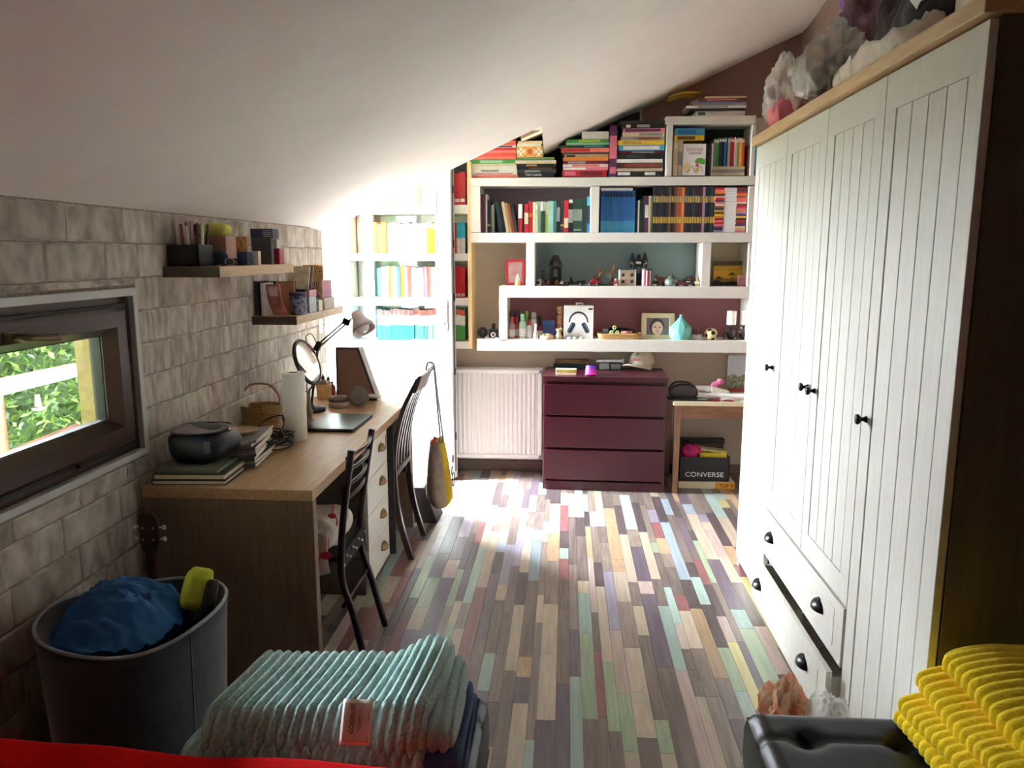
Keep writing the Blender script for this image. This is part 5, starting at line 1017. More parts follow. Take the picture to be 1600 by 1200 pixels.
# candle holders
for px, lab in ((1143, 'dark carved elephant candle holder with thick white candle'), (1163.5, 'dark candle holder half hidden behind the wardrobe with white candle')):
    t = thing('candle_holder', lab, 'candle holder', at(px, 5.22, ZD)); CB = c_('bronze_resin', (58, 50, 46), .45, var=.3, scale=60)
    MB().box(-.03, .03, -.028, .028, 0, .012).build('plinth', CB, t, bevel=.003); MB().ball((0, 0, .045), (.03, .026, .036), 16, 10).build('body', CB, t, smooth=True); MB().ball((-.022, -.01, .062), (.02, .018, .02), 12, 8).build('head', CB, t, smooth=True)
    MB().tube(bez([(-.036, -.014, .058), (-.048, -.016, .04), (-.044, -.016, .02), (-.05, -.016, .012)], 4), [.009-.0004*i for i in range(13)], 8).build('trunk', CB, t, smooth=True); MB().ball((-.014, -.024, .062), (.012, .004, .018), 10, 7).build('ear', CB, t, smooth=True)
    MB().lathe([(.012, .075), (.012, .09), (.032, .106), (.03, .11)], n=18).build('cup', CB, t, smooth=True); MB().cyl((0, 0, .11), (0, 0, .2), .031, n=20).build('candle', c_('candle_wax', (240, 234, 226), .5), t, smooth=False)
# ------------------------------------------------------------------ on the chest
CM = Matrix.Rotation(crz, 4, 'Z'); CM.translation = CLOC
def onchest(px, py): p = onz(px, py, CT); return Vector((p.x, p.y, CT))
p = onchest(893, 575)
solo(MB().slot(0).box(-.125, .125, 0, .14, 0, .003).box(-.125, .125, 0, .14, .025, .028).box(-.125, .125, 0, .004, .003, .025).slot(1).box(-.122, .122, .004, .137, .003, .025), 'book', [c_('cov_green', (30, 66, 60), .4), PAPER], 'dark green book lying lowest on the burgundy chest', 'book', (p.x, p.y+.0, CT), (0, 0, crz), 'books on the chest')
solo(MB().slot(0).box(-.12, .115, .01, .14, 0, .003).box(-.12, .115, .01, .14, .023, .026).box(-.12, .115, .01, .014, .003, .023).slot(1).box(-.117, .112, .014, .137, .003, .023), 'book', [c_('cov_brown', (170, 130, 84), .5, rgb2=(120, 90, 60), scale=20), PAPER], 'brown book lying on the dark green book', 'book', (p.x+.004, p.y+.004, CT+.0285), (0, 0, crz-.03), 'books on the chest')
p = onchest(884.5, 585)
t = thing('small_carton', 'small cream box with yellow picture on the burgundy chest', 'box', p, crz); MB().box(-.068, .068, -.02, .03, 0, .038).build('carton', c_('carton_cream', (232, 216, 184), .5), t, bevel=.002); MB().box(-.064, .064, -.0208, -.02, .014, .034).build('printed_picture', c_('carton_print', (206, 180, 80), .5, rgb2=(150, 120, 70), scale=30), t)
p = onchest(923, 587)
t = thing('popper_toy', 'round purple and pink rubber popper toy on the chest', 'toy', p, crz)
for i, (z, col) in enumerate(((.012, (236, 40, 170)), (.032, (190, 50, 200)), (.05, (110, 60, 210)))): MB().cyl((0, .012*i, z-.012), (0, .012*i+.006, z+.008), .038-.002*i, n=22).build('disc', c_('rubber_%d_%d_%d' % col, col, .4), t, smooth=False)
for i in range(5): MB().ball((-.022+.011*i, -.034+.003*abs(i-2), .014), (.006, .006, .006), 8, 6).build('bubble', c_('rubber_236_40_170', (0, 0, 0)), t, smooth=True)
p = onchest(953, 577); CLR = glass_mat('clear_plastic', (.86, .88, .88), .1, 1, 1.5)
t = thing('plastic_storage_box', 'clear plastic box with snap lid on the chest', 'storage box', p, crz); m = MB().box(-.078, .078, -.03, -.028, 0, .055).box(-.078, .078, .05, .052, 0, .055).box(-.078, -.076, -.03, .052, 0, .055).box(.076, .078, -.03, .052, 0, .055).box(-.078, .078, -.03, .052, 0, .002); m.build('tub', CLR, t, fixn=True)
MB().box(-.088, .088, -.036, .058, .055, .07).build('lid', c_('frosted_lid', (206, 210, 212), .25), t, bevel=.004)
for s in (-1, 1): MB().box(s*.09-.004, s*.09+.004, -.01, .03, .045, .074).build('clip', c_('frosted_lid', (0, 0, 0)), t, bevel=.002)
MB().box(-.072, -.004, -.024, .046, .003, .046).build('content', c_('content_grey', (196, 200, 198), .6, rgb2=(226, 226, 222), scale=30), t, bevel=.004); MB().box(.004, .07, -.022, .046, .003, .04).build('content', c_('content_white', (224, 226, 226), .6, rgb2=(160, 166, 166), scale=26), t, bevel=.004)
# cap
p = onchest(1004, 578); p.y += .07; p.z += .02
CAPM = c_('cream_twill', (224, 216, 196), .85, var=.05, scale=60, bump=.1)
t = thing('baseball_cap', 'cream baseball cap with black monogram and red patch on the chest', 'cap', p, -.6)
def capf(u, v):
    a = 2*PI*u; e = PI/2*v; return Vector((.085*math.cos(a)*math.cos(e), .098*math.sin(a)*math.cos(e), .012+.1*math.sin(e)**.9))
MB().grid(capf, 30, 12, cu=True).build('crown', CAPM, t, smooth=True, solid=.003)
MB().grid(lambda u, v: Vector(((.085+.0*v)*math.cos(PI+PI*u)*(1+.02*v), -.02+(.08+.105*v)*math.sin(PI+PI*u), .014+.006*v-.02*v*v-.026*v*(2*u-1)**2+.03*v*(1-abs(2*u-1)))), 21, 8).build('brim', CAPM, t, smooth=True, solid=.003)
MB().ball((0, 0, .113), (.007, .007, .004), 10, 6).build('button', CAPM, t, smooth=True)
def on_cap(x, zv): 
    e = math.asin(min(.99, ((zv-.012)/.1)**(1/.9))); k = .098*math.cos(e); return Vector((x, -k*math.sqrt(max(.05, 1-(x/(.085*math.cos(e)))**2))-.0032, zv))
q = on_cap(.012, .080)+Vector((.0, -.004, .004)); text('monogram', 'L', .03, BLACKM, t, q+Vector((-.004, -.004, 0)), (PI/2-.75, 0, 0), .0004); text('monogram', 'V', .03, BLACKM, t, q+Vector((.004, -.005, .004)), (PI/2-.75, 0, 0), .0004)
q = on_cap(.012, .052); pt = MB().box(-.027, .027, -.001, .001, -.008, .008).build('red_patch', c_('patch_red', (214, 50, 66), .6), t); pt.location = q; pt.rotation_euler = (-.35, 0, 0); text('patch_text', 'Supreme', .013, WPAPER, pt, (0, -.0014, 0), FACE, .0002)
# ------------------------------------------------------------------ on and under the side table
def ontab(px, Y): return Vector((ony(px, 620, Y).x, Y, TZ))
t = thing('mesh_pencil_case', 'black and grey mesh pencil case on the cream table', 'pencil case', ontab(1066, 5.02)); 
slab(MB(), -.09, .09, -.04, .04, 0, .092, .45, 16).build('case_body', c_('mesh_grey', (96, 94, 94), .7, rgb2=(70, 68, 70), scale=120), t, smooth=True)
MB().tube(bez([(-.085, -.03, .055), (-.03, -.036, .093), (.05, -.034, .09), (.088, -.02, .05), (.08, -.02, .006)], 6), .008, 6).build('zip_band', BLACK, t, smooth=True); MB().tube(bez([(-.088, 0, .06), (-.05, 0, .102), (.04, 0, .1), (.088, 0, .055)], 6), .007, 6).build('piping', BLACK, t, smooth=True)
t = thing('tablet', 'black tablet lying at the front of the cream table', 'tablet', ontab(1075, 4.92)); MB().box(-.13, .13, -.03, .07, 0, .009).build('shell', BLACK, t, bevel=.003); MB().box(.06, .12, -.025, .06, .009, .0098).build('screen', c_('screen_grey', (150, 156, 156), .1), t)
solo(MB().cyl((-.17, 0, .019), (.2, -.03, .019), .019, n=18), 'paper_roll', WPAPER, 'long white roll of paper on the cream table', 'paper roll', ontab(1132, 5.0), smooth=False)
solo(MB().box(-.07, .07, 0, .12, 0, .045), 'white_carton', WPAPER, 'white flat carton behind the paper roll', 'box', ontab(1102, 5.12), bevel=.003)
solo(MB().box(-.06, .06, 0, .1, 0, .02), 'black_case', BLACK, 'black flat case under the paper clutter on the table', 'case', ontab(1112, 5.04), bevel=.003)
t = thing('pink_plush', 'small pink plush toy behind the paper roll', 'toy', ontab(1117, 5.2)); PK = c_('pink_plush', (214, 110, 160), .9, sheen=.4)
MB().ball((0, 0, .04), (.035, .03, .04), 14, 9).build('body', PK, t, smooth=True); MB().ball((.028, -.004, .078), (.024, .022, .022), 12, 8).build('head', PK, t, smooth=True); MB().lathe([(.006, 0), (.001, .016)], (.052, -.004, .078), 8, Ry(PI/2)).build('beak', c_('plush_beak', (226, 170, 130), .7), t, smooth=True)
solo(MB().add([(-.05, -.02, 0), (.06, -.02, 0), (.06, .03, 0), (-.05, .03, 0), (-.05, -.01, .06), (.06, -.02, .035), (.06, .03, .035), (-.05, .03, .06)], [(3, 2, 1, 0), (4, 5, 6, 7), (0, 1, 5, 4), (1, 2, 6, 5), (2, 3, 7, 6), (3, 0, 4, 7)]), 'open_booklet', PAPER, 'crumpled cream booklet beside the pink plush', 'booklet', ontab(1124, 5.09))
solo(MB().prism(ell(0, 0, .06, .04), 0, .006, axis='z').tube([(.05, -.01, .003), (.13, -.035, .003)], .008, 6), 'table_tennis_bat', c_('bat_red', (150, 40, 44), .6), 'red table tennis bat on the cream table', 'bat', ontab(1112, 4.93))
solo(MB().grid(lambda u, v: Vector((-.02+.18*u, -.03+.05*v, .004+.01*math.sin(u*6)+.006*v)), 9, 4), 'folded_cloth', c_('grey_cloth', (196, 190, 184), .9), 'crumpled pale cloth strip at the table edge', 'cloth', ontab(1130, 4.93), solid=.003, smooth=True)
a, b = ony(1136, 605, 5.25), ony(1166, 556, 5.25)
t = thing('landscape_print', 'grey framed landscape print leaning at the end of the table', 'picture', ((a.x+b.x)/2, 5.25, TZ)); w, h = b.x-a.x, b.z-TZ
MB().box(-w/2, w/2, 0, .012, 0, h).build('panel', c_('print_sky', (170, 176, 182), .5, var=.04), t); MB().prism([(-w/2, .03), (w/2, .03), (w/2, h*.5), (w*.1, h*.42), (-w*.1, h*.5), (-w/2, h*.44)], -.0008, 0).build('printed_hills', c_('print_hills', (70, 74, 64), .6, rgb2=(150, 160, 130), scale=40), t); MB().box(-w/2, w/2, -.001, 0, .002, .03).build('printed_strip', c_('print_redstrip', (150, 60, 50), .6), t)
# shoe box on a flat carton
fl = onz(1100, 766, 0); tY = 5.02
t = thing('flat_carton', 'flat cream carton with yellow end lettered on the floor', 'box', (ony(1100, 760, tY).x, tY, 0)); x0, x1 = ony(1040, 760, tY).x-ony(1100, 760, tY).x, ony(1148, 760, tY).x-ony(1100, 760, tY).x
x0 = ony(1046, 760, tY).x-ony(1100, 760, tY).x
MB().box(.0+ony(1060, 760, tY).x-ony(1100, 760, tY).x, x1, 0, .28, 0, .045).build('carton', CREAM, t, bevel=.002); MB().box(x1-.13, x1, -.001, 0, .001, .044).build('yellow_end', c_('carton_yellow', (222, 160, 50), .5), t); text('carton_text', 'TOP R', .034, BLACKM, t, (x1-.055, -.0015, .022), FACE, .0003)
t = thing('shoe_box', 'black CONVERSE shoe box with open lid under the table', 'shoe box', (ony(1100, 750, 5.04).x, 5.04, .0452)); w = (ony(1139, 750, 5.04).x-ony(1061, 750, 5.04).x); h = ony(1100, 712, 5.04).z-.045-.012; BC = c_('black_card', (26, 28, 30), .55)
m = MB().box(-w/2, w/2, 0, .004, 0, h).box(-w/2, w/2, .216, .22, 0, h).box(-w/2, -w/2+.004, 0, .22, 0, h).box(w/2-.004, w/2, 0, .22, 0, h).box(-w/2, w/2, 0, .22, 0, .003); m.build('box_body', BC, t)
hl = ony(1100, 686, 5.25).z-.045
m = MB().add([(-w/2, .205, h-.004), (w/2, .205, h-.004), (w/2, .25, hl), (-w/2, .25, hl), (-w/2, .215, h-.004), (w/2, .215, h-.004), (w/2, .26, hl), (-w/2, .26, hl)], [(0, 1, 2, 3), (7, 6, 5, 4), (0, 4, 5, 1), (1, 5, 6, 2), (2, 6, 7, 3), (3, 7, 4, 0)]); m.build('lid', c_('card_brown_inside', (112, 84, 66), .7), t); MB().box(-w/2-.003, w/2+.003, .2, .262, hl-.03, hl).build('lid_edge', BC, t); MB().prism([(w/2-.05, hl-.065), (w/2-.02, hl-.075), (w/2-.03, hl-.045)], .238, .24).build('white_flap', WPAPER, t)
text('brand_text', 'CONVERSE', .046, WPAPER, t, (0, -.001, .045), FACE, .0004, sx=1.12)
solo(MB().ball((0, 0, .06), (.075, .06, .055), 20, 14, fn=lambda v: 1+.12*math.sin(9*v.x+4*v.z)), 'pink_slippers', c_('hot_pink_fabric', (206, 40, 120), .6, var=.3), 'glossy pink fabric bundle in the shoe box', 'bundle', (ony(1078, 730, 5.14).x, 5.14, .0452+h-.05), smooth=True)
t = thing('yellow_packet', 'bright yellow packet lying in the shoe box', 'packet', (ony(1112, 725, 5.12).x, 5.12, .0452+h-.03)); MB().box(-.09, .09, -.05, .04, 0, .055, Ry(-.06)).build('packet', c_('packet_yellow', (222, 206, 40), .5), t, bevel=.008); MB().box(-.085, .09, -.045, .04, .062, .07, Ry(.1)).build('flap', c_('packet_pale', (206, 200, 150), .6), t)
solo(MB().box(-.06, .06, -.04, .04, 0, .012, Ry(.15)), 'small_carton', c_('tan_card', (176, 140, 84), .7), 'tan card scrap on top in the shoe box', 'card', (ony(1090, 715, 5.18).x, 5.18, .0452+h+.02))
# ------------------------------------------------------------------ on the desk
def ondesk(px, py): p = onz(px, py, DZ); return Vector((p.x, p.y, DZ))
# paper towel roll
p = ondesk(459, 688); p.y += .03
t = thing('paper_towel_roll', 'standing white paper towel roll on the desk', 'paper roll', p); hr = ony(459, 582, p.y).z-DZ
MB().lathe([(.021, 0), (.049, 0), (.049, hr), (.021, hr)], n=48, caps=False).build('paper', c_('towel_paper', (226, 222, 212), .9, var=.04, scale=60, bump=.15), t, smooth=False)
MB().lathe([(.0205, 0.0), (.0205, hr-.001), (.019, hr-.001), (.019, 0)], n=20, caps=False).build('core_tube', c_('card_core', (96, 84, 72), .8), t)
# laptop
c = [onz(*q, DZ+.016) for q in ((478, 672), (547, 677), (578, 645), (512, 641))]; cc_ = sum((Vector((q.x, q.y, 0)) for q in c), Vector())/4
t = thing('laptop', 'closed dark grey laptop on the desk', 'laptop', (cc_.x, cc_.y, DZ)); LAP = c_('laptop_shell', (74, 84, 86), .3, .6)
lx, ly = (c[1]-c[0]).length*.97, (c[3]-c[0]).length*.97; an = math.atan2(c[1].y-c[0].y, c[1].x-c[0].x)
lx, ly = .235, .335; t.rotation_euler[2] = -.02
MB().box(-lx/2, lx/2, -ly/2, ly/2, .002, .010).build('base', BLACK, t, bevel=.003); MB().box(-lx/2, lx/2, -ly/2, ly/2, .0105, .017).build('lid', LAP, t, bevel=.003)
MB().prism(ell(0, .0, .014, .016), .0172, .0176, axis='z').build('lid_mark', c_('logo_light', (190, 196, 198), .2, .5), t)
# headphones
p = ondesk(548, 634)
t = thing('headphones', 'greige over-ear headphones lying on the desk', 'headphones', p, .2); t.scale = (1.3, 1.3, 1.3); HP = c_('greige_plastic', (190, 178, 170), .45); HPD = c_('greige_cushion', (128, 116, 110), .7)
MB().lathe([(.036, 0), (.042, .006), (.042, .02), (.036, .026)], (-.045, -.02, 0), 22).build('ear_shell', HP, t, smooth=True); m = MB().lathe([(.04, .026), (.041, .034), (.034, .044), (.02, .042), (.016, .032)], (-.045, -.02, 0), 22); m.build('ear_cushion', HPD, t, smooth=True)
Rq = Ry(PI/2-.25) @ Rz(.0)
MB().lathe([(.036, -.012), (.042, -.008), (.042, .010), (.034, .014)], (.035, -.03, .043), 22, Rx(PI/2-.3)).build('ear_shell', HP, t, smooth=True); MB().lathe([(.041, .010), (.042, .02), (.032, .028), (.014, .024)], (.035, -.03, .043), 22, Rx(PI/2-.3)).build('ear_cushion', HPD, t, smooth=True)
MB().tube(bez([(-.045, .01, .018), (-.02, .06, .02), (.05, .09, .024), (.11, .06, .03), (.11, .0, .034), (.06, -.02, .04)], 7), .010, 8, flat=.6).build('headband', HP, t, smooth=True)
# basket with a handle
p = ondesk(409, 667); p.y += .03; p.x -= .01
t = thing('wicker_basket', 'small wicker basket with round handle on the desk', 'basket', p); WB = c_('basket_cane', (196, 158, 112), .7, rgb2=(160, 122, 80), scale=120, bump=.3)
for r_ in range(8):
    z = .006+r_*.0125; rr_ = .06+.016*r_/8; MB().tube([((rr_+.002*(1 if (i+r_) % 2 else -1))*math.cos(i*2*PI/36)*1.25, (rr_+.002*(1 if (i+r_) % 2 else -1))*math.sin(i*2*PI/36), z) for i in range(36)], .0066, 6, closed=True).build('cane_strand', WB, t, smooth=True)
MB().lathe([(.055, .002), (.055, .005)], n=24, sx=1.25).build('bottom', WB, t)
MB().lathe([(.074, .1), (.066, .05), (.05, .008), (.01, .006)], n=24, sx=1.22, caps=False).build('lining', c_('wine_cloth', (96, 40, 50), .85), t, smooth=True)
MB().tube(bez([(-.092, 0, .095), (-.085, 0, .15), (-.04, 0, .195), (.04, 0, .195), (.085, 0, .15), (.092, 0, .095)], 6), .005, 8).build('handle', WB, t, smooth=True)
for k in range(9): MB().tube(bez([(.02+.008*k, -.03+.004*k, .085), (.03+.008*k, -.06, .11), (.05+.01*k, -.09-.004*k, .075)], 4), .0012, 4).build('dry_straw', c_('straw', (206, 176, 120), .8), t)
# stack of magazines with curved covers
p = ondesk(356, 694)
mx = onz(326, 708, DZ); nx = onz(420, 700, DZ); base_ = Vector((-1.265, 2.835, DZ))
MG = [('grey', (118, 116, 112)), ('pale', (150, 146, 140)), ('dark grey', (92, 90, 88))]
for i in range(8):
    k = MG[i % 3]; t0 = .0125
    def mf(u, v, i=i): return Vector((-.095+.19*u, -.13+.26*v, .010*(2*u-1)**2*(1.0)+.0))
    m = MB(); m.slot(0).grid(lambda u, v: mf(u, v)+Vector((0, 0, t0-.002)), 9, 3).grid(lambda u, v: mf(u, v), 9, 3)
    m.slot(0).add([mf(u/8, 0)+Vector((0, 0, h_)) for u in range(9) for h_ in (0, t0-.002)], [(2*j, 2*j+2, 2*j+3, 2*j+1) for j in range(8)])
    m.slot(1).add([mf(1, v/2)+Vector((0, 0, h_)) for v in range(3) for h_ in (0, t0-.002)], [(2*j, 2*j+2, 2*j+3, 2*j+1) for j in range(2)]).add([mf(0, v/2)+Vector((0, 0, h_)) for v in range(3) for h_ in (0, t0-.002)], [(2*j, 2*j+2, 2*j+3, 2*j+1) for j in range(2)]).add([mf(u/8, 1)+Vector((0, 0, h_)) for u in range(9) for h_ in (0, t0-.002)], [(2*j, 2*j+2, 2*j+3, 2*j+1) for j in range(8)])
    solo(m, 'magazine', [c_('mag_%s' % k[0].replace(' ', '_'), k[1], .35, rgb2=tuple(v-18 for v in k[1]), scale=14), PAPER], ('topmost' if i == 7 else 'lowest' if i == 0 else 'one')+' %s curved magazine of the pile beside the paper towel roll' % k[0], 'magazine', base_+Vector((random.uniform(-.006, .006), random.uniform(-.01, .01), i*t0+.0004*i)), (0, 0, .12+random.uniform(-.05, .05)), 'magazines piled on the desk')
zt = base_.z+8*t0+.0148
solo(MB().lathe([(.062, 0), (.064, .006), (.052, .006), (.05, .002)], n=28, caps=False).lathe([(.05, 0), (.05, .003)], n=28), 'saucer', c_('saucer_clay', (176, 150, 124), .5), 'shallow clay saucer on the magazine pile', 'saucer', (base_.x-.0, base_.y+.03, zt-.002), smooth=False)
# dark bag on books, at the wall end of the desk
NB = [('green book with pale pages under the dark bag', (60, 84, 44), .006, .022), ('black book at the bottom under the dark bag', (28, 32, 34), 0, .018)]
z = DZ
for lab, col, dx, hh in reversed(NB):
    solo(MB().slot(0).box(-.13+dx, .13, -.1, .12, 0, .003).box(-.13+dx, .13, -.1, .12, hh-.003, hh).box(-.13+dx, -.127+dx, -.1, .12, .003, hh-.003).slot(1).box(-.127+dx, .126, -.097, .117, .003, hh-.003), 'book', [c_('desk_cov_%d' % col[1], col, .5), PAPER], lab, 'book', (-1.315, 2.605, z+.0003), (0, 0, .06), 'books on the near desk end'); z += hh+.0005
solo(MB().box(-.115, .115, -.09, .1, 0, .012), 'notebook', c_('grey_notebook', (110, 116, 104), .5), 'grey-green notebook directly under the dark bag', 'notebook', (-1.325, 2.605, z+.0003), (0, 0, .02), bevel=.002); z += .0125
t = thing('dark_pouch_bag', 'black and navy quilted bag with silver zip on the books', 'bag', (-1.33, 2.66, z)); DB = c_('navy_black_nylon', (24, 28, 38), .5, rgb2=(34, 42, 56), scale=14, bump=.2)
slab(MB(), -.11, .11, -.10, .13, 0, .115, .5, 18, lambda q: q+Vector((.012*math.sin(q.z*30), 0, .008*math.sin(q.x*22+q.y*30)))).build('bag_body', DB, t, smooth=True)
MB().prism(rr(.17, .17, .05), .111, .116, axis='z').build('top_panel', c_('taupe_panel', (120, 108, 104), .7), t); MB().tube([(x, y+.012, .113) for x, y in rr(.185, .19, .06)], .004, 6, closed=True).build('piping', BLACK, t, smooth=True)
MB().tube(bez([(.03, .08, .112), (.075, .06, .112), (.098, .02, .105)], 5), .008, 6).build('silver_trim', c_('silver_foil', (200, 204, 206), .25, .9), t, smooth=True); MB().box(.06, .08, -.106, -.1, .05, .09).build('pull_tab', c_('teal_grey', (64, 84, 88), .5), t)
# cables and adapter
ca_ = ondesk(408, 702); t = thing('charger_cables', 'tangle of black charger cables with power brick on the desk', 'cable', ca_); rc = random.Random(4)
for k in range(4):
    pts = []; ph = rc.uniform(0, 6)
    for i in range(22):
        a = ph+i*.62; r_ = .075+.028*math.sin(i*1.7+k); pts.append((.03+r_*math.cos(a)*1.05, r_*math.sin(a)*1.3, .008+.016*k*.6+.022*(1+math.sin(i*.9+k))*.9))
    MB().tube(bez(pts, 4), .0034, 6).build('cable', BLACK, t, smooth=True)
MB().tube(bez([(.04, .03, .03), (.06, .1, .075), (.03, .16, .11), (-.04, .12, .085), (-.06, .02, .03)], 7), .0034, 6).build('cable', BLACK, t, smooth=True)
MB().cbox((-.045, -.03, .016), (.06, .11, .032)).build('power_brick', BLACK, t, bevel=.005); MB().cbox((.055, .0, .035), (.02, .05, .018), Rz(.6)).build('plug', c_('steel_plug', (170, 180, 186), .3, .6), t, bevel=.002)
# round makeup mirror
mb_ = ondesk(498, 640); mp = Vector((-1.21, 3.50, DZ)); zc = ony(482, 566, mp.y).z-DZ
t = thing('round_mirror', 'round table mirror with black frame on the desk', 'mirror', (mp.x, mp.y, DZ), 0); 
Rm = Vector((1, -.10, .38)).to_track_quat('Z', 'Y').to_matrix()
MB().lathe([(.102, -.008), (.112, -.006), (.115, .004), (.108, .010), (.100, .008)], (0, 0, zc), 40, Rm, caps=False).build('rim', BLACK, t, smooth=True)
MB().lathe([(.102, .0065), (.0005, .0066)], (0, 0, zc), 40, Rm, caps=False).build('mirror_glass', mat('mirror_silver', (235, 238, 240), .02, 1., var=0), t); MB().lathe([(.104, -.008), (.0005, -.0082)], (0, 0, zc), 40, Rm, caps=False).build('mirror_back', BLACK, t)
dv = Vector((0, 1, 0)); MB().tube(bez([tuple(Vector((0, 0, zc))+dv*.118), tuple(Vector((0, 0, zc))+dv*.124+Vector((0, .0, -.06))), (dv.x*.06, dv.y*.06, zc-.122), (0, 0, zc-.135), (-dv.x*.06, -dv.y*.06, zc-.122), tuple(Vector((0, 0, zc))-dv*.124+Vector((0, 0, -.06))), tuple(Vector((0, 0, zc))-dv*.118)], 6), .005, 8).build('yoke', IRON, t, smooth=True)
MB().lathe([(.05, 0), (.055, .006), (.03, .016), (.012, .03), (.014, .05), (.02, .06), (.010, .075), (.008, zc-.132)], n=20).build('stand', c_('bronze_stand', (150, 132, 112), .4, .3), t, smooth=True)
# alarm clock
p = ondesk(481, 638); p.x -= .02
t = thing('alarm_clock', 'round twin-bell style clock with black case beside the mirror', 'clock', (-1.235, 3.37, DZ), .2)
MB().lathe([(.05, -.02), (.054, -.015), (.054, .015), (.048, .02)], (0, 0, .06), 28, Rz(.5) @ Rx(PI/2)).build('case', BLACK, t, smooth=True); MB().lathe([(.045, .0205), (.0005, .021)], (0, 0, .06), 28, Rz(.5) @ Rx(PI/2), caps=False).build('face', c_('clock_face', (206, 200, 176), .4), t)
f_ = Rz(.5) @ Rx(PI/2)
for a, l in ((.6, .03), (2.2, .022)): m = MB(); q0 = Vector((0, 0, .06))+f_ @ Vector((0, 0, .022)); q1 = Vector((0, 0, .06))+f_ @ Vector((l*math.cos(a), l*math.sin(a), .022)); m.tube([q0, q1], .0014, 5); m.build('hand', BLACK, t)
for s in (-1, 1): MB().tube([(s*.025, 0, 0), (s*.02, 0, .016)], .005, 7).build('foot', BLACK, t, smooth=True)
# bottles
def dbottle(p, h, r, col, capc, lab, name='bottle'):
    t = thing(name, lab, 'bottle', p); MB().lathe([(r*.95, 0), (r, .005), (r, h*.62), (r*.6, h*.74), (r*.32, h*.78)], n=18).build('body', c_('db_%d_%d' % col[:2], col, .3), t, smooth=True); MB().lathe([(r*.42, h*.78), (r*.42, h*.9), (r*.16, h*.92), (r*.14, h)], n=14).build('cap', c_('dbc_%d' % capc[0], capc, .35), t, smooth=True); MB().lathe([(r*1.01, h*.12), (r*1.01, h*.5)], n=18, caps=False).build('sleeve', c_('db_label_%d' % col[1], tuple(min(255, v+30) for v in col), .6), t, smooth=True)
dbottle(ondesk(506, 622), .135, .026, (150, 130, 112), (70, 64, 62), 'taupe lotion bottle behind the mirror', 'lotion_bottle'); dbottle(ondesk(520, 621), .1, .018, (110, 46, 52), (24, 22, 24), 'dark red dropper bottle with black top', 'dropper_bottle'); dbottle(ondesk(514, 617), .11, .02, (206, 190, 160), (30, 30, 30), 'pale bottle with black pump beside the lotion', 'pump_bottle')
p = ondesk(532, 608); p.y = min(p.y, 4.13)
t = thing('wooden_cup', 'round light wooden cup at the far end of the desk', 'cup', p); MB().lathe([(.036, 0), (.04, .004), (.042, .085), (.038, .085), (.036, .01)], n=24).build('cup', c_('cup_wood', (220, 178, 122), .5), t, smooth=False)
solo(MB().lathe([(.045, 0), (.05, .004), (.048, .022), (.03, .03), (.001, .031)], n=24, sx=1.3), 'white_puck', c_('white_gadget', (214, 206, 200), .4), 'flat white oval gadget beside the wooden cup', 'gadget', ondesk(535, 618)+Vector((-.0, .0, 0)), smooth=True)
# desk lamp with a jointed arm
LPK = c_('lamp_shade_paint', (206, 190, 188), .35); lb_ = Vector((-1.30, 3.80, DZ))
t = thing('desk_lamp', 'jointed desk lamp with pale pink metal shade', 'lamp', lb_); lo_ = tuple(-v for v in lb_)
e0 = ony(497, 541, 3.82); hd = ony(541, 503, 3.98); sh = ony(560, 500, 4.02)
MB(lo_).lathe([(.07, 0), (.07, .018), (.03, .024), (.012, .04)], lb_, 24).build('base', BLACK, t, smooth=True)
for s in (-.008, .008): MB(lo_).tube([lb_+Vector((0, s, .035)), e0+Vector((0, s, 0))], .0045, 6).build('lower_rod', IRON, t, smooth=True)
for s in (-.010, .010): MB(lo_).tube([e0+Vector((0, 0, s)), hd+Vector((0, 0, s))], .0045, 6).build('upper_rod', IRON, t, smooth=True)
MB(lo_).cbox(e0, (.03, .026, .05), Ry(.5)).build('elbow_joint', BLACK, t, bevel=.004); MB(lo_).cbox(hd, (.04, .02, .034), Ry(.4)).build('head_joint', BLACK, t, bevel=.004); MB(lo_).tube([hd, ony(556, 494, 4.0)], .004, 6).build('neck', BLACK, t)
MB(lo_).tube(bez([e0, e0+Vector((-.03, 0, .06)), e0+Vector((-.06, 0, .05)), e0+Vector((-.06, 0, 0)), lb_+Vector((-.02, 0, .1)), lb_+Vector((0, .02, .03))], 6), .0025, 5).build('wire', BLACK, t, smooth=True)
Rl = (Vector((.48, -.35, -.80))).to_track_quat('Z', 'Y').to_matrix(); top = ony(557, 490, 4.0)
MB(lo_).lathe([(.012, -.012), (.028, -.004), (.03, .03), (.036, .045), (.058, .08), (.064, .105), (.062, .105), (.055, .08), (.03, .05)], top, 28, Rl, caps=False).build('shade', LPK, t, smooth=True, solid=.0015)
MB(lo_).ball(top+Rl @ Vector((0, 0, .082)), .033, 16, 12).build('bulb', c_('frosted_bulb', (236, 234, 230), .4), t, smooth=True)
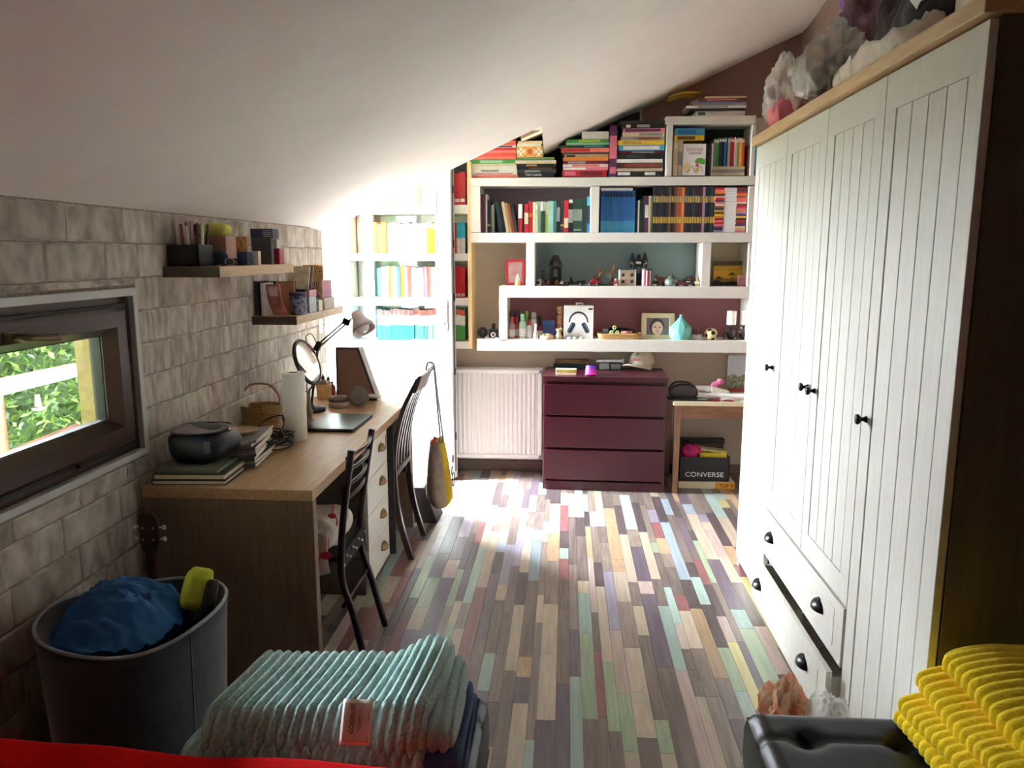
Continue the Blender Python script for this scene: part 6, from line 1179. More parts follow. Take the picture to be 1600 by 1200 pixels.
# brown tapered panel box at the far end
p0, p1 = ondesk(548, 611), ondesk(610, 611); zt_ = ony(560, 544, p0.y).z
t = thing('tapered_box', 'tapered brown box with dark edges at the far end of the desk', 'box', ((p0.x+p1.x)/2, 4.09, DZ)); w = (ony(611, 611, 4.09).x-ony(547, 611, 4.09).x); tw0, tw1 = -w/2+.004, -w/2+.004+w*.56; h = ony(560, 543, 4.09).z-DZ
def trap(i): return [(-w/2+i, i), (w/2-i*1.3, i), (tw1-i*.8, h-i), (tw0+i, h-i)]
MB().prism(trap(0), 0, .05).build('cabinet', c_('dark_grey_edge', (58, 56, 60), .45), t, bevel=.003); MB().prism(trap(.012), -.003, 0).build('front_panel', c_('brown_fabric_panel', (136, 102, 88), .7, var=.05, scale=60), t)
MB().add([(w/2+.001, .002, .002), (w/2+.012, .048, .002), (tw1+.012, .048, h-.002), (tw1+.001, .002, h-.002)], [(0, 1, 2, 3)]).build('painted_side_glare', c_('pale_side', (206, 210, 216), .4), t, solid=.002)  # light on the right side painted in as a pale sheet
# ------------------------------------------------------------------ floating shelf 1
Z1 = S1[3]; Z2 = S2[3]
def sh1(px, Xo=0.11): p = onx(px, 410, XL+Xo); return Vector((XL+Xo, p.y, Z1))
def sh2(px, Xo=0.11): p = onx(px, 490, XL+Xo); return Vector((XL+Xo, p.y, Z2))
def onsh(px, Y, z): return Vector((ony(px, 410, Y).x, Y, z))
# pen basket (dark mesh box) near end
t = thing('desk_organizer', 'black organizer box stuffed with pens on the floating shelf', 'organizer', (-1.40, 2.86, Z1)); m = MB()
m.box(-.085, .035, -.05, -.046, 0, .08).box(-.085, .035, .066, .07, 0, .08).box(-.085, -.081, -.05, .07, 0, .08).box(.031, .035, -.05, .07, 0, .08).box(-.085, .035, -.05, .07, 0, .004); m.build('box_body', c_('black_mesh', (26, 30, 34), .5), t)
MB().box(-.081, .031, .0, .003, .004, .075).build('divider', BLACK, t)
rp = random.Random(9); pc = [(232, 228, 216), (40, 36, 40), (130, 34, 52), (170, 60, 76), (226, 220, 220), (120, 30, 46), (190, 130, 150), (50, 60, 54), (90, 40, 56), (216, 200, 180)]
for i in range(12):
    x = -.072+.0085*i; MB().tube([(x, .02+.02*(i % 2), .006), (x-.012+.002*i, .025+.02*(i % 2), .15+.02*rp.random())], .0055, 7).build('pen', c_('pen_%d_%d_%d' % pc[i % 10], pc[i % 10], .35), t, smooth=True)
solo(slab(MB(), -.035, .04, -.025, .025, 0, .055, .6, 14, lambda q: q+Vector((0, 0, .004*math.sin(q.x*80)))), 'blue_cloth_bundle', c_('dark_teal_cloth', (22, 44, 60), .8, bump=.2), 'dark teal cloth bundle in front of the pen organizer', 'cloth', (-1.365, 2.965, Z1), smooth=True)
# marbled box with things on it
t = thing('marbled_box', 'pink marble-patterned box on the floating shelf', 'box', (-1.40, 3.06, Z1)); PKM = c_('pink_marble_paper', (196, 160, 146), .5, rgb2=(170, 112, 104), scale=9, stretch=(1, 1, .3), detail=6)
MB().box(-.075, .05, -.045, .055, .028, .115).build('upper_box', PKM, t, bevel=.002); MB().box(-.07, .052, -.04, .05, 0, .0275).build('lower_tray', c_('dark_tray', (40, 40, 44), .5), t, bevel=.002)
t = thing('eyeglasses', 'folded pale-rimmed eyeglasses in front of the marbled box', 'glasses', (-1.335, 2.95, Z1)); GM = c_('pale_wire', (190, 196, 200), .3, .6)
for s in (-1, 1): MB().tube([(s*.024+.018*math.cos(a), -.0, .016+.014*math.sin(a)) for a in [i*PI/8 for i in range(16)]], .0016, 5, closed=True).build('rim', GM, t, smooth=True); MB().tube([(s*.042, 0, .02), (s*.03, .06, .008)], .0015, 5).build('temple', GM, t, smooth=True)
MB().tube([(-.006, 0, .018), (.006, 0, .018)], .0014, 5).build('bridge', GM, t)
t = thing('lime_pencil_pouch', 'lime yellow soft pouch lying on the marbled box', 'pouch', (-1.41, 3.06, Z1+.1152)); slab(MB(), -.065, .06, -.04, .04, 0, .052, .5, 16).build('pouch', c_('lime_cloth', (216, 220, 110), .8, rgb2=(200, 204, 96), scale=20), t, smooth=True); MB().box(-.072, -.06, -.036, .036, .004, .048).build('dark_end', BLACKM, t, bevel=.004)
solo(MB().box(-.032, .032, -.03, .03, 0, .055), 'blue_box', c_('deep_blue_card', (24, 44, 76), .5), 'small deep blue box under the craft knot on the shelf', 'box', (-1.345, 3.155, Z1), bevel=.002)
t = thing('craft_knot', 'orange loop-patterned keyring on the blue box', 'keyring', (-1.345, 3.155, Z1+.0555)); MB().box(-.026, .022, 0, .012, 0, .062).build('card', c_('tan_leather', (186, 130, 96), .6), t, bevel=.003)
m = MB()
for k in range(3): MB().tube([(-.002+.012*math.cos(a)+.004*(k-1), -.003, .034+.02*math.sin(a)-.006*k) for a in [i*PI/7 for i in range(14)]], .003, 6, closed=True).build('loop', c_('amber_cord', (214, 160, 80), .5), t, smooth=True)
solo(MB().lathe([(.018, 0), (.02, .004), (.02, .03), (.016, .034)], n=18).lathe([(.0205, .02), (.0205, .028)], n=18, caps=False), 'tin_jar', c_('dark_tin', (54, 50, 58), .3, .5), 'little dark tin jar behind the white card', 'jar', (-1.37, 3.24, Z1+.0), smooth=True)
t = thing('white_tag_box', 'white little box with dots on the floating shelf', 'box', (-1.32, 3.215, Z1)); MB().box(-.026, .024, -.014, .014, 0, .058).build('carton', c_('off_white_card', (222, 218, 204), .6), t, bevel=.001)
for x, z in ((-.008, .036), (.006, .036), (-.002, .014)): MB().cyl((x, -.0146, z), (x, -.014, z), .0022, n=8).build('dot', BLACKM, t)
def vbook(loc, w, d, h, col, lab, rz=0, name='notebook', band=None):
    t = thing(name, lab, 'notebook', loc, rz); MB().slot(0).box(-w/2, w/2, 0, .002, 0, h).box(-w/2, w/2, d-.002, d, 0, h).box(-w/2, -w/2+.002, 0, d, 0, h).build('cover', c_('nb_%d_%d_%d' % col, col, .45), t); MB().box(-w/2+.002, w/2-.003, .002, d-.002, .002, h-.003).build('pages', PAPER, t)
    if band: MB().box(-w/2-.0004, w/2+.0004, -.0008, d+.0004, h*.3, h*.55).build('band', c_('nbb_%d_%d' % band[:2], band, .5), t)
solo(MB().box(-.04, .05, -.015, .015, 0, .115), 'grey_folder_box', c_('dark_ribbed', (66, 66, 70), .6, rgb2=(84, 84, 88), scale=20, stretch=(.2, .2, 8)), 'dark grey ribbed box under the navy striped box', 'box', (-1.35, 3.375, Z1), bevel=.002)
t = thing('navy_striped_box', 'navy box with white stripes on the dark grey box', 'box', (-1.345, 3.40, Z1+.1155)); MB().box(-.05, .05, -.03, .04, 0, .04).build('carton', c_('navy_card', (30, 42, 84), .5), t, bevel=.001)
for k in range(4): MB().box(.008, .046, -.0308, -.03, .006+.008*k, .0085+.008*k).build('stripe', WPAPER, t)
solo(MB().box(-.03, .036, -.03, .03, 0, .07, Ry(.0)), 'crimson_box', c_('crimson_card', (170, 40, 66), .45), 'crimson box at the far end of the first shelf', 'box', (-1.325, 3.455, Z1), bevel=.003)
solo(MB().box(-.03, .03, -.025, .025, 0, .04), 'white_jar_box', c_('pale_grey_box', (210, 210, 204), .5), 'pale grey box standing on the crimson box', 'box', (-1.33, 3.455, Z1+.0703), bevel=.003)
# ------------------------------------------------------------------ floating shelf 2
for i, (x, h, col, lab) in enumerate(((-1.488, .165, (96, 86, 92), 'tall mauve grey notebook against the wall on the second shelf'), (-1.472, .16, (40, 34, 36), 'thin black notebook beside the mauve one'), (-1.458, .155, (226, 222, 218), 'white slim notebook beside the black one'))): vbook((x+.012, 3.68, Z2), .15, .012, h, col, lab, PI/2)
t = thing('pink_magazine', 'bowed magazine with pink and dark red cover on the second shelf', 'magazine', (-1.405, 3.62, Z2)); 
def bm_(u, v): return Vector((-.035+.07*u+.03*(1-v)**2, .006+.028*(1-v)**2*.5, .15*v))
MB().grid(bm_, 6, 8).build('cover', c_('rose_cover', (216, 150, 150), .4, rgb2=(140, 30, 44), scale=12), t, smooth=True, solid=.006); MB().grid(lambda u, v: bm_(.2+.6*u, .62+.3*v)+Vector((0, -.004, 0)), 4, 4).build('title_block', c_('pale_pink_title', (232, 196, 196), .5), t, solid=.001)
t = thing('patterned_canister', 'dark purple patterned canister on the second shelf', 'canister', (-1.31, 3.70, Z2)); MB().lathe([(.038, 0), (.04, .004), (.04, .088), (.038, .092)], n=22).build('can', c_('violet_pattern', (44, 40, 74), .45, rgb2=(150, 150, 180), scale=60), t, smooth=True); MB().lathe([(.042, .092), (.042, .106), (.038, .109)], n=22).build('lid', c_('violet_lid', (70, 60, 92), .4), t, smooth=True)
vbook((-1.40, 3.74, Z2), .12, .02, .16, (30, 30, 36), 'black hardback notebook standing behind the canister'); vbook((-1.37, 3.69, Z2), .0+.09, .014, .16, (186, 140, 110), 'tan notebook standing behind the canister')
for i, (col, lab) in enumerate((((150, 146, 146), 'lowest grey box with striped edge on the second shelf'), ((158, 154, 154), 'upper grey box with striped edge on the second shelf'))):
    t = thing('striped_box', lab, 'box', (-1.345, 3.84, Z2+i*.0405)); MB().box(-.075, .06, -.05, .06, 0, .04).build('carton', c_('sb_%d' % col[0], col, .5), t, bevel=.001)
    for k in range(5): MB().box(.06, .0606, -.046+.021*k, -.034+.021*k, .001, .039).build('stripe', c_('stripe_pale_blue', (190, 208, 220), .5), t)
t = thing('black_case_box', 'black box with pink end on the striped boxes', 'box', (-1.345, 3.84, Z2+.0815)); MB().box(-.075, .04, -.05, .06, 0, .032).build('carton', BLACKM, t, bevel=.001); MB().box(.0402, .062, -.05, .06, 0, .032).build('pink_end', c_('dusty_pink', (190, 130, 140), .5), t)
for i, (col, lab) in enumerate((((214, 204, 176), 'cream patterned card leaning on the black box'), ((40, 36, 38), 'black card leaning on the cream card'), ((176, 140, 116), 'tan patterned card leaning behind the black card'))):
    m = MB().box(-.05, .06, -.005, .005, 0, .12); solo(m, 'leaning_card', c_('lc_%d' % col[0], col, .5, rgb2=tuple(max(0, v-50) for v in col), scale=30), lab, 'card', (-1.35, 3.80+.026*i, Z2+.1185), (-.38, 0, 0))
t = thing('floral_box', 'red and violet floral box near the door', 'box', (-1.365, 4.10, Z2+.0625)); MB().box(-.07, .075, -.08, .09, 0, .085).build('carton', c_('floral_paper', (196, 90, 84), .5, rgb2=(116, 96, 150), scale=28, detail=5), t, bevel=.002); MB().box(-.072, .077, -.082, .092, .085, .09).build('lid', c_('floral_lid', (170, 96, 90), .5), t, bevel=.001)
solo(MB().box(-.075, .085, -.09, .1, 0, .062), 'taupe_box', c_('taupe_card', (172, 160, 142), .6), 'taupe box carrying the floral box', 'box', (-1.365, 4.10, Z2), bevel=.002)
solo(MB().box(-.02, .05, -.03, .03, 0, .055), 'white_candle_box', c_('mint_white_card', (214, 220, 206), .6), 'pale white box between the striped and taupe boxes', 'box', (-1.33, 3.955, Z2), bevel=.002)
t = thing('wooden_box', 'open orange wooden box standing on the floral box', 'box', (-1.375, 4.13, Z2+.1528)); m = MB().box(-.04, .045, -.04, -.034, 0, .082).box(-.04, .045, .034, .04, 0, .082).box(-.04, .045, -.034, .034, .076, .082).box(-.04, .045, -.034, .034, 0, .006).box(-.04, -.035, -.034, .034, .006, .076); m.build('case', c_('amber_wood', (206, 140, 84), .5), t, bevel=.001); MB().box(-.034, -.03, -.033, .033, .007, .075).build('back', c_('copper_paper', (170, 100, 60), .5), t)
t = thing('wooden_owl', 'carved wooden owl ornament with hanging cord loops', 'ornament', (-1.31, 4.03, Z2+.1528)); MB().prism(rr(.05, .075, .012), -.008, .008).build('head', c_('owl_wood', (196, 148, 92), .55), t, bevel=.002)
t.location.z += .0375
for s in (-1, 1): MB().cyl((s*.012, -.0105, .01), (s*.012, -.008, .01), .009, n=14).build('eye_ring', c_('owl_pale', (226, 190, 130), .5), t); MB().cyl((s*.012, -.012, .01), (s*.012, -.0105, .01), .005, n=12).build('eye', BLACKM, t)
for k in range(4): MB().tube(bez([(-.012+.008*k, -.011, -.02), (-.026+.01*k, -.014, -.06-.012*k), (.0+.006*k, -.014, -.1-.008*k), (.02-.004*k, -.014, -.06), (.012, -.011, -.02)], 6), .0022, 5).build('cord', c_('owl_cord', (206, 170, 110), .6), t, smooth=True)
q = onx(514, 505, XL+.006); solo(MB().box(0, .002, -.035, .035, -.045, .045), 'wall_card', c_('lilac_card', (206, 196, 214), .6, rgb2=(232, 228, 232), scale=20), 'small lilac card pinned to the wall under the second shelf', 'card', (XL+.005, 4.60, q.z))
# ------------------------------------------------------------------ bags on the wardrobe
WTZ = WH+.028
from mathutils import noise as MN
def lump(seed, amp=.12, f=4.0):
    o = Vector((seed*3.1, seed*1.7, seed*.9))
    def g(v):
        p = Vector((v.x, v.y, v.z*.45))*f*.33+o; a = MN.noise(p*1.0)*1.1; b = 1-2*abs(MN.noise(p*2.2)); c = 1-2*abs(MN.noise(p*4.7)); d = 1-2*abs(MN.noise(p*9.5))
        return 1+amp*(a+.42*b+.2*c+.07*d-.4)
    return g
def sack(name, label, p, r, m_, seed, amp=.14, knot=None, R=None, flat=True, cat='bag', f=4.0):
    t = thing(name, label, cat, p); lf = lump(seed, amp, f); mb = MB().ball((0, 0, 0), r, 88, 60, R, lf)
    zmin = min(v[2] for v in mb.v); cut = zmin+(r[2]*.18 if flat else 0)
    mb.v = [(v[0], v[1], max(v[2], cut)-cut) for v in mb.v]
    o = mb.build('sack', m_, t, smooth=True)
    if knot:
        k = Vector(knot[0]); MB().grid(lambda u, v: k+Vector(((knot[1]*(.25+.75*v))*math.cos(2*PI*u)*(1+.3*math.sin(6*PI*u+v*3)), (knot[1]*(.25+.75*v))*math.sin(2*PI*u), v*knot[2])), 30, 8, cu=True).build('bag_top', knot[3] if len(knot) > 3 else m_, t, smooth=True)
    return t
def film(name, rgb, a): 
    m = mat(name, rgb, .12, var=.08, scale=12, bump=.5, alpha=a); return m
FILMW = film('white_plastic_film', (246, 244, 242), .5); FILMC = film('clear_plastic_film', (232, 230, 224), .42); MAUVE = mat('mauve_plastic', (138, 100, 112), .35, rgb2=(110, 78, 90), scale=8, bump=.4); DKPL = mat('dark_plastic', (58, 46, 46), .35, rgb2=(34, 28, 30), scale=6, bump=.4)
def ontop(px, py, X): return onx(px, py, X)
sack('plastic_bag', 'white translucent plastic bag with pink things at the wardrobe end', (.985, 3.66, WTZ), (.11, .14, .16), FILMW, 3, .34, ((0, .02, .25), .05, .05), f=6)
sack('pink_clothes', 'pink fabric bundle inside the white plastic bag', (.975, 3.64, WTZ+.004), (.08, .10, .085), mat('pink_fabric', (224, 130, 142), .8, rgb2=(206, 90, 106), scale=10), 8, .2, cat='bundle')
sack('clear_bag', 'clear crumpled plastic bag with grey things on the wardrobe', (1.03, 3.27, WTZ), (.12, .17, .15), FILMC, 5, .34, f=6)
sack('grey_brown_clothes', 'grey-brown cloth bundle inside the clear bag', (1.05, 3.24, WTZ+.003), (.09, .12, .11), mat('grey_brown_cloth', (104, 92, 82), .8, rgb2=(60, 52, 50), scale=12), 13, .2, cat='bundle')
sack('mauve_bag', 'big mauve plastic bag with purple tie standing on the wardrobe', (1.275, 3.52, WTZ), (.18, .19, .31), MAUVE, 21, .2, ((-.1, .02, .46), .06, .09, mat('purple_plastic', (126, 66, 160), .4, bump=.3, scale=20)), f=6)
sack('dark_bag', 'dark brown plastic sack behind the mauve bag', (1.27, 2.98, WTZ), (.17, .24, .27), DKPL, 33, .24, f=6)
sack('black_clothes', 'black clothes bundle between the sacks and the white package', (1.17, 2.58, WTZ), (.11, .15, .15), mat('black_cloth', (24, 26, 32), .85, bump=.3, scale=20), 41, .2, cat='bundle')
t = thing('white_package', 'long white package wrapped in shiny film on the wardrobe edge', 'package', (.965, 2.60, WTZ)); lfw = lump(51, .10, 5)
slab(MB(), -.065, .065, -.36, .3, 0, .085, .5, 46, lambda q: q+Vector((0, 0, 1))*(.05*MN.noise(q*14)+.02*(1-2*abs(MN.noise(q*30))))*min(1, q.z*20)+Vector((.02*MN.noise(q*17+Vector((9, 0, 0))), 0, 0))).build('wrapping', mat('glossy_white_film', (216, 208, 196), .2, rgb2=(190, 180, 166), scale=10, bump=.6), t, smooth=True)
MB().box(-.055, .05, .301, .312, .004, .075, Rz(.15)).build('package_end', mat('grey_board', (120, 116, 110), .6), t)
sack('beige_bag', 'clear bag of beige and pink textiles near the wardrobe front end', (1.05, 2.0, WTZ), (.13, .17, .15), mat('beige_textile_film', (208, 184, 160), .3, rgb2=(224, 206, 188), scale=7, bump=.5), 61, .28, f=6)
solo(MB().grid(lambda u, v: Vector((-.09+.18*u, -.12+.24*v, .02*math.sin(u*4)+.015*math.sin(v*5))), 8, 8), 'paper_sheet', WPAPER, 'white crumpled paper sheet lying on the black clothes', 'paper', (1.06, 2.5, WTZ+.27), (0, .3, .4), solid=.002, smooth=True)
sack('brown_pouch', 'small brown cloth bag behind the white package', (1.13, 2.27, WTZ), (.09, .10, .12), mat('brown_cloth', (112, 80, 66), .8, bump=.3), 71, .15)
# ------------------------------------------------------------------ benches, blankets, bed, hamper
LEA = mat('black_leather', (10, 12, 13), .36, rgb2=(16, 18, 19), scale=60, bump=.06, spec=.3)
def bench(label, x0, x1, y0, y1, H):
    t = thing('tufted_bench', label, 'bench', ((x0+x1)/2, (y0+y1)/2, 0)); w, d = x1-x0, y1-y0; nx, ny = 4, 2; tuf = [(-w/2+w*(i+.5)/nx, -d/2+d*(j+.5)/ny) for i in range(nx) for j in range(ny)]
    h0 = .10; n, m_ = 61, 41; mb = MB()
    def f(u, v):
        x, y = -w/2+w*u, -d/2+d*v; e = min(u*w, (1-u)*w, v*d, (1-v)*d); z = H-.028*(1-min(1, e/.035))**2.2
        g = min(math.hypot(x-a, y-b) for a, b in tuf); z -= .026*math.exp(-(g/.028)**2)
        for a, b in tuf: z -= .004*math.exp(-((y-b)/.010)**2)*(1 if abs(x-a) < w/nx/2 else 1)/ny
        return Vector((x, y, z))
    mb.grid(f, n, m_); top_ = mb.build('cushion_top', LEA, t, smooth=True)
    for a, b in tuf: MB().ball((a, b, f((a+w/2)/w, (b+d/2)/d).z+.003), (.011, .011, .006), 10, 6).build('button', LEA, top_, smooth=True)
    # sides with a seam
    mb = MB(); out = rr(w, d, .012, 4); lv = [(1.0, H-.026), (1.012, H-.05), (1.014, H-.12), (1.004, H-.15)]
    k = len(out); mb.add([(x*s, y*s, z) for s, z in lv for x, y in out], [(i*k+j, i*k+(j+1) % k, (i+1)*k+(j+1) % k, (i+1)*k+j) for i in range(3) for j in range(k)]); mb.build('cushion_side', LEA, t, smooth=True)
    MB().prism([(x*.995, y*.995) for x, y in out], .1, H-.15, axis='z').build('base_box', LEA, t, bevel=.004); MB().tube([(x*1.006, y*1.006, H-.15) for x, y in out], .004, 6, closed=True).build('piping', LEA, t, smooth=True)
    for sx in (-1, 1):
        for sy in (-1, 1): MB().tube([(sx*(w/2-.05), sy*(d/2-.05), .1), (sx*(w/2-.04), sy*(d/2-.04), 0)], [.022, .015], 8).build('leg', BLACK, t, smooth=True)
    return t
BH = .45
bench('black leather tufted bench under the turquoise blanket', -.80, -.186, 1.385, 1.775, BH); bench('black leather tufted bench under the yellow blanket', .455, 1.32, 1.30, 1.765, BH)
def ribbed(mb, L, W, H, pitch, amp, n=None, e=.5, bend=None, ncs=44):
    """fleece layer: ribs run round the section, stacked along local x"""
    n = n or int(L/pitch*9)
    def sg(v, p): return math.copysign(abs(v)**p, v)
    def f(u, v):
        x = -L/2+L*u; end = min(1, (min(u, 1-u)*L/(H*.5))); k = math.sqrt(max(0, 1-(1-end)**2))*.35+.65*min(1, end*3) if end < 1 else 1
        a = 2*PI*v; c, s = math.cos(a), math.sin(a); r = 1+0
        y = W/2*sg(c, e); z = H/2*sg(s, e*1.3); rib = amp*(abs(math.sin(PI*x/pitch))**.7-.6)
        l = math.hypot(y/W, z/H) or 1; ny, nz = (y/W/l, z/H/l)
        p = Vector((x, (y+ny*rib)*k, (z+nz*rib)*k+H/2)); return bend(p) if bend else p
    mb.grid(f, n, ncs, cv=True)
    mb.add([f(0, j/ncs) for j in range(ncs)], [tuple(range(ncs))]); mb.add([f(1, j/ncs) for j in range(ncs)], [tuple(range(ncs-1, -1, -1))]); return mb
TQ = mat('turquoise_fleece', (146, 182, 178), .95, rgb2=(170, 204, 200), scale=120, bump=.5, sheen=.3); YB_ = mat('yellow_fleece', (236, 200, 10), .95, rgb2=(246, 214, 26), scale=120, bump=.4, sheen=.1)
# folded jeans
t = thing('folded_jeans', 'folded dark blue jeans between the bench and the turquoise blanket', 'jeans', (-.262, 1.57, BH+.001)); DEN = mat('dark_denim', (34, 50, 82), .85, rgb2=(44, 62, 98), scale=90, bump=.2)
slab(MB(), -.03, .062, -.17, .17, 0, .035, .3, 18, lambda q: q+Vector((.004*math.sin(q.y*40), 0, .003*math.sin(q.y*55+q.x*20)))).build('lower_fold', DEN, t, smooth=True); slab(MB(), -.03, .055, -.165, .16, .035, .07, .3, 18, lambda q: q+Vector((.004*math.sin(q.y*33), 0, .003*math.sin(q.y*48+q.x*26)))).build('upper_fold', DEN, t, smooth=True)
MB().tube([(.062, -.15, .02), (.064, 0, .022), (.061, .15, .02)], .003, 6).build('seam', DEN, t, smooth=True)
# turquoise blanket
t = thing('turquoise_blanket', 'folded turquoise ribbed fleece blanket with sewn label on the bench', 'blanket', (-.515, 1.575, BH+.002)); ttt = t
def bt(p):
    x = p.x; q = Vector(p)
    q.z *= 1+.0*x; q.z += .012*math.sin(x*9+1)+.01*math.sin(q.y*12+x*4)
    q.x += .03*math.sin(q.y*7)+.10*max(0, q.z-.02)*(-.3); return q
ribbed(MB(), .56, .33, .085, .0235, .015, e=.45, bend=bt).build('lower_fold', TQ, t, smooth=True)
def bt2(p):
    q = Vector(p); q.z += .078+.014*math.sin(q.x*7-.5)-.03*max(0, (-.02-q.y))*1.0
    hump = math.exp(-((q.x-.19)/.07)**2)*(.5+.5*math.tanh((q.y+.02)*14)); q.z += .034*hump; dip = math.exp(-((q.x-.10)/.05)**2); q.z -= .012*dip*(q.y > -.1)
    q.z -= .9*max(0, -.105-q.y)*1.0; q.x += .018*math.sin(q.y*10+.6)+.02*(q.y); return q
ribbed(MB(), .50, .30, .075, .0235, .015, e=.45, bend=bt2).build('upper_fold', TQ, t, smooth=True)
def bt3(p):
    q = Vector(p); q.x += .235; q.y += -.005; q.z += .07+.02*math.sin(q.y*9); q.z += -.1*(q.x-.235); return q
ribbed(MB(), .13, .26, .075, .0235, .013, e=.5, bend=bt3).build('side_fold', TQ, t, smooth=True)
LBL = mat('label_satin', (244, 232, 222), .5, var=.05, scale=20, bump=.1)
# sewn label of the blanket, standing on its front slope
lt = bpy.data.objects.new('sewn_label', None)
la = ony(557, 1128, 1.378)
m = MB().grid(lambda u, v: Vector((-.030+.060*u+.0*v, -.042+.084*v, .0015*math.sin(u*9)+.003*math.sin(v*4))), 9, 9)
lab_ = m.build('sewn_label', LBL, t, smooth=True, solid=.0015); lab_.location = la-t.location; lab_.rotation_euler = (1.05, .03, .06)
text('label_text', 'GOODLIFE', .0115, BLACKM, lab_, (-.008, .006, .0052), (0, 0, PI/2), .0003); MB().box(.0055, .0068, -.018, .024, .0046, .0052).box(.0095, .0104, -.012, .016, .0046, .0052).build('fine_print', mat('stitch_brown', (120, 100, 88), .8), lab_)
m = MB().tube([(-.025, -.035, .004), (.025, -.035, .004), (.025, .035, .004), (-.025, .035, .004)], .0006, 4, closed=True); m.build('stitching', mat('stitch_brown', (120, 100, 88), .8), lab_)
# yellow blanket: ribs run along X, layers piled with the fold at the left
t = thing('yellow_blanket', 'folded bright yellow ribbed fleece blanket on the bench', 'blanket', (1.04, 1.50, BH+.002), 0)
def yb(dx, dy, z0, rot, tilt):
    Rr = Rz(rot) @ Rz(PI/2)
    def b(p):
        q = Vector(p); q.z += .008*math.sin(q.x*14+z0*40)+.006*math.sin(q.y*17)
        q = Rr @ q; q.z += tilt*(q.x); q += Vector((dx, dy, z0)); return q
    return b
for i, (L, W, H_, dx, dy, z0, rot, tilt) in enumerate(((.48, .50, .05, .0, .0, .0, .03, .0), (.48, .49, .05, .004, .0, .047, .05, .01), (.48, .46, .055, .02, .0, .094, .02, .02), (.46, .42, .06, .05, .0, .146, .05, .03))):
    ribbed(MB(), L, W, H_, .026, .010, e=.42, bend=yb(dx, dy, z0, rot, tilt), ncs=40).build('fold', YB_, t, smooth=True)
# bed with red sheet at the camera's feet
BZ = .55; eL, eR = onz(0, 1140, BZ), onz(600, 1184, BZ)
def bedge(x): return eL.y+(eR.y-eL.y)*(x-eL.x)/(eR.x-eL.x)-.012
bd = thing('bed', 'bed with bright red sheet at the foot of the benches', 'bed', (-.62, .35, 0)); bo2 = (.62, -.35, 0); RED = mat('red_sheet', (206, 2, 6), .95, rgb2=(190, 0, 3), scale=10, bump=.1, spec=.1)
ye = bedge(.3)-.03
MB(bo2).box(-1.43, .3, -.8, ye-.02, .06, .28).build('bed_base', mat('bed_dark', (40, 34, 34), .7), bd, bevel=.01)
for x in (-1.4, .26):
    for y in (-.75, ye-.06): MB(bo2).cyl((x, y, 0), (x, y, .06), .02, n=10).build('leg', BLACK, bd)
slab(MB(bo2), -1.44, .31, -.8, ye, .28, BZ-.01, .16, 30).build('mattress', mat('mattress_white', (220, 216, 210), .9), bd, smooth=True)
def sheet(u, v):
    x = -1.46+1.79*u; e = bedge(x); k = max(0, (v-.88)/.12); y = -.8+(e-.03+.8)*min(1, v/.88); z = BZ+.004*math.sin(x*9+y*4)+.003*math.sin(x*17-y*6)
    if k > 0: t_ = min(1, k*2.2); y = e-.03+.03*math.sin(t_*PI/2)+.004*math.sin(x*18)*k; z -= .03*(1-math.cos(t_*PI/2))+max(0, k-.45)*.36
    return Vector((x, y, z))
MB(bo2).grid(sheet, 50, 70).build('sheet', RED, bd, smooth=True, solid=.004)
# grey velvet laundry hamper
VEL = mat('grey_velvet', (48, 55, 62), .85, rgb2=(60, 68, 76), scale=25, bump=.15, sheen=.6); hc2 = Vector((-1.215, 1.965, 0)); hR, hH = .24, .55
t = thing('laundry_hamper', 'grey velvet round laundry hamper filled with clothes', 'hamper', hc2)
def hf(u, v):
    a = 2*PI*u; r = hR*(.9+.1*v)*(1+.018*math.sin(3*a+1)*v+.02*math.sin(5*a)*v*v); return Vector((r*math.cos(a), r*math.sin(a), hH*v+.02*math.sin(2*a+.6)*v**3))
MB().grid(hf, 60, 14, cu=True).build('body', VEL, t, smooth=True, solid=.006); MB().lathe([(hR*.9, .002), (hR*.9, .008)], n=40).build('bottom', VEL, t)
MB().tube([hf(i/60, 1) for i in range(60)], .0055, 6, closed=True).build('rim_binding', mat('grey_binding', (150, 158, 164), .7), t, smooth=True); MB().tube([hf(.93, v/14)*1.008 for v in range(15)], .003, 5).build('seam', VEL, t, smooth=True)
BLU = mat('blue_garment', (24, 84, 140), .75, rgb2=(34, 104, 164), scale=9, bump=.3)
def cloth(name, lab, c, rx, ry, h, m_, seed, amp=.03):
    o = Vector((seed*2.3, seed*.7, 0))
    def f(u, v):
        a = 2*PI*u; q = v*(1+.10*MN.noise(Vector((math.cos(a)*1.5, math.sin(a)*1.5, seed)))); x, y = rx*q*math.cos(a), ry*q*math.sin(a); p = Vector((x*5+.6*MN.noise(Vector((x*9, y*9, 1))), y*11, 0))+o
        z = h*(1-v**3)+amp*(MN.noise(p)+.8*(1-2*abs(MN.noise(p*1.9)))+.3*(1-2*abs(MN.noise(p*4.2))))*(1-.5*v)
        return Vector((x, y, z))
    mb = MB().grid(f, 90, 50, cu=True); mb.grid(lambda u, v: Vector((rx*(1-v)*math.cos(2*PI*u), ry*(1-v)*math.sin(2*PI*u), f(u, 1).z*(1-v)-.06*min(1, v*4))), 90, 5, cu=True)
    return solo(mb, name, m_, lab, 'clothes', (c[0], c[1], c[2]), smooth=True)
cloth('dark_laundry', 'dark clothes filling the bottom of the laundry hamper', (hc2.x, hc2.y, .42), .195, .195, .05, mat('dark_garment', (24, 26, 34), .85, bump=.3, scale=20), 3)
cloth('blue_garment', 'crumpled blue garment on top in the laundry hamper', (hc2.x-.03, hc2.y-.005, .505), .175, .19, .075, BLU, 6, amp=.05)
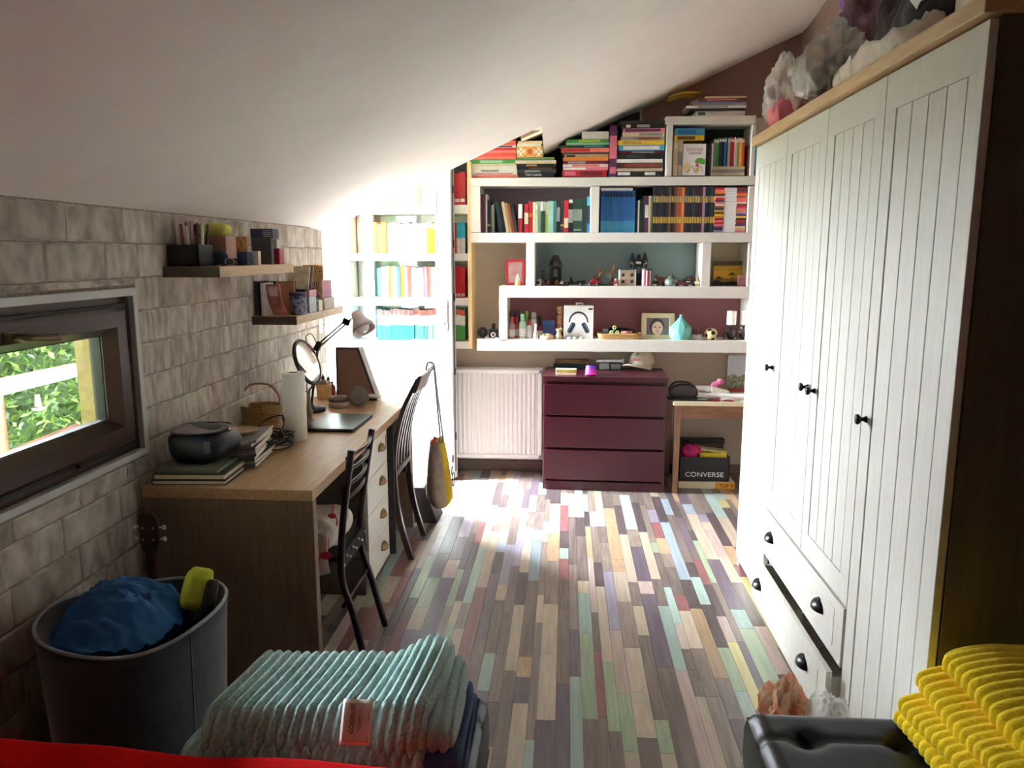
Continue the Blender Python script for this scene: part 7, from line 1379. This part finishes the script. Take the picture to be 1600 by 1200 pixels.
LK = mat('lime_knit', (206, 216, 70), .85, rgb2=(186, 196, 50), scale=40, stretch=(1, 6, 1), bump=.4)
o = solo(slab(MB(), -.034, .034, -.06, .06, -.06, .06, .3, 14), 'lime_shirt', LK, 'lime yellow knitted garment at the hamper edge', 'clothes', (hc2.x+.135, hc2.y+.10, .57), (-.55, .35, .5), smooth=True)
o = solo(slab(MB(), -.018, .018, -.06, .06, -.06, .055, .35, 14), 'dark_sleeve', BLACKM, 'black garment folded beside the lime one in the hamper', 'clothes', (hc2.x+.178, hc2.y+.075, .55), (-.55, .35, .5), smooth=True)
solo(MB().ball((0, 0, 0), (.02, .014, .010), 14, 10, fn=lump(4, .3)), 'orange_sock', mat('orange_cloth', (196, 90, 50), .85), 'bit of orange cloth on the blue garment', 'clothes', (hc2.x-.085, hc2.y-.02, .608), smooth=True)
# ukulele leaning in the corner between wall and desk
t = thing('ukulele', 'dark wooden ukulele leaning between hamper and desk', 'ukulele', (-1.37, 2.37, 0)); UW = mat('dark_mahogany', (70, 42, 32), .35, rgb2=(56, 34, 28), scale=8, stretch=(6, 6, 1))
m = MB(); prof = []
for i in range(36):
    a = 2*PI*i/36; r = .085+.02*math.cos(2*a)-.012*math.sin(a); prof.append((r*math.cos(a)*.95, .14+r*1.35*math.sin(a)))
m.prism(prof, -.03, .03).build('body', UW, t, bevel=.004); MB().cyl((0, -.0305, .17), (0, -.0295, .17), .026, n=18).build('sound_hole', BLACKM, t)
MB().box(-.018, .018, -.036, -.016, .24, .56).build('neck', UW, t, bevel=.004); m = MB().prism([(-.019, .56), (.019, .56), (.034, .60), (.034, .68), (.02, .7), (-.02, .7), (-.034, .68), (-.034, .60)], -.034, -.02); hd_ = m.build('headstock', UW, t, bevel=.003)
for s in (-1, 1):
    for z in (.615, .655): MB().cyl((s*.034, -.027, z), (s*.046, -.027, z), .003, n=6).ball((s*.05, -.027, z), (.008, .005, .009), 8, 6).build('tuning_peg', WPAPER, hd_, smooth=True); 
for s in (-1, 1):
    for z in (.615, .655): MB().cyl((s*.018, -.038, z), (s*.018, -.034, z), .005, n=8).build('tuning_post', CHROME, hd_)
# plastic bag with bright cloth on the floor by the drawers
pf_ = onz(1255, 1090, 0)
t = sack('carrier_bag', 'white carrier bag with orange patterned cloth on the floor by the wardrobe', (.785, 2.13, 0), (.075, .08, .148), FILMW, 81, .22, f=5); 
sack('patterned_scarf', 'orange and cream patterned scarf spilling from the carrier bag', (.675, 2.19, 0), (.07, .07, .128), mat('scarf_print', (222, 110, 70), .7, rgb2=(226, 206, 170), scale=14, detail=1), 83, .4, cat='scarf', f=7)
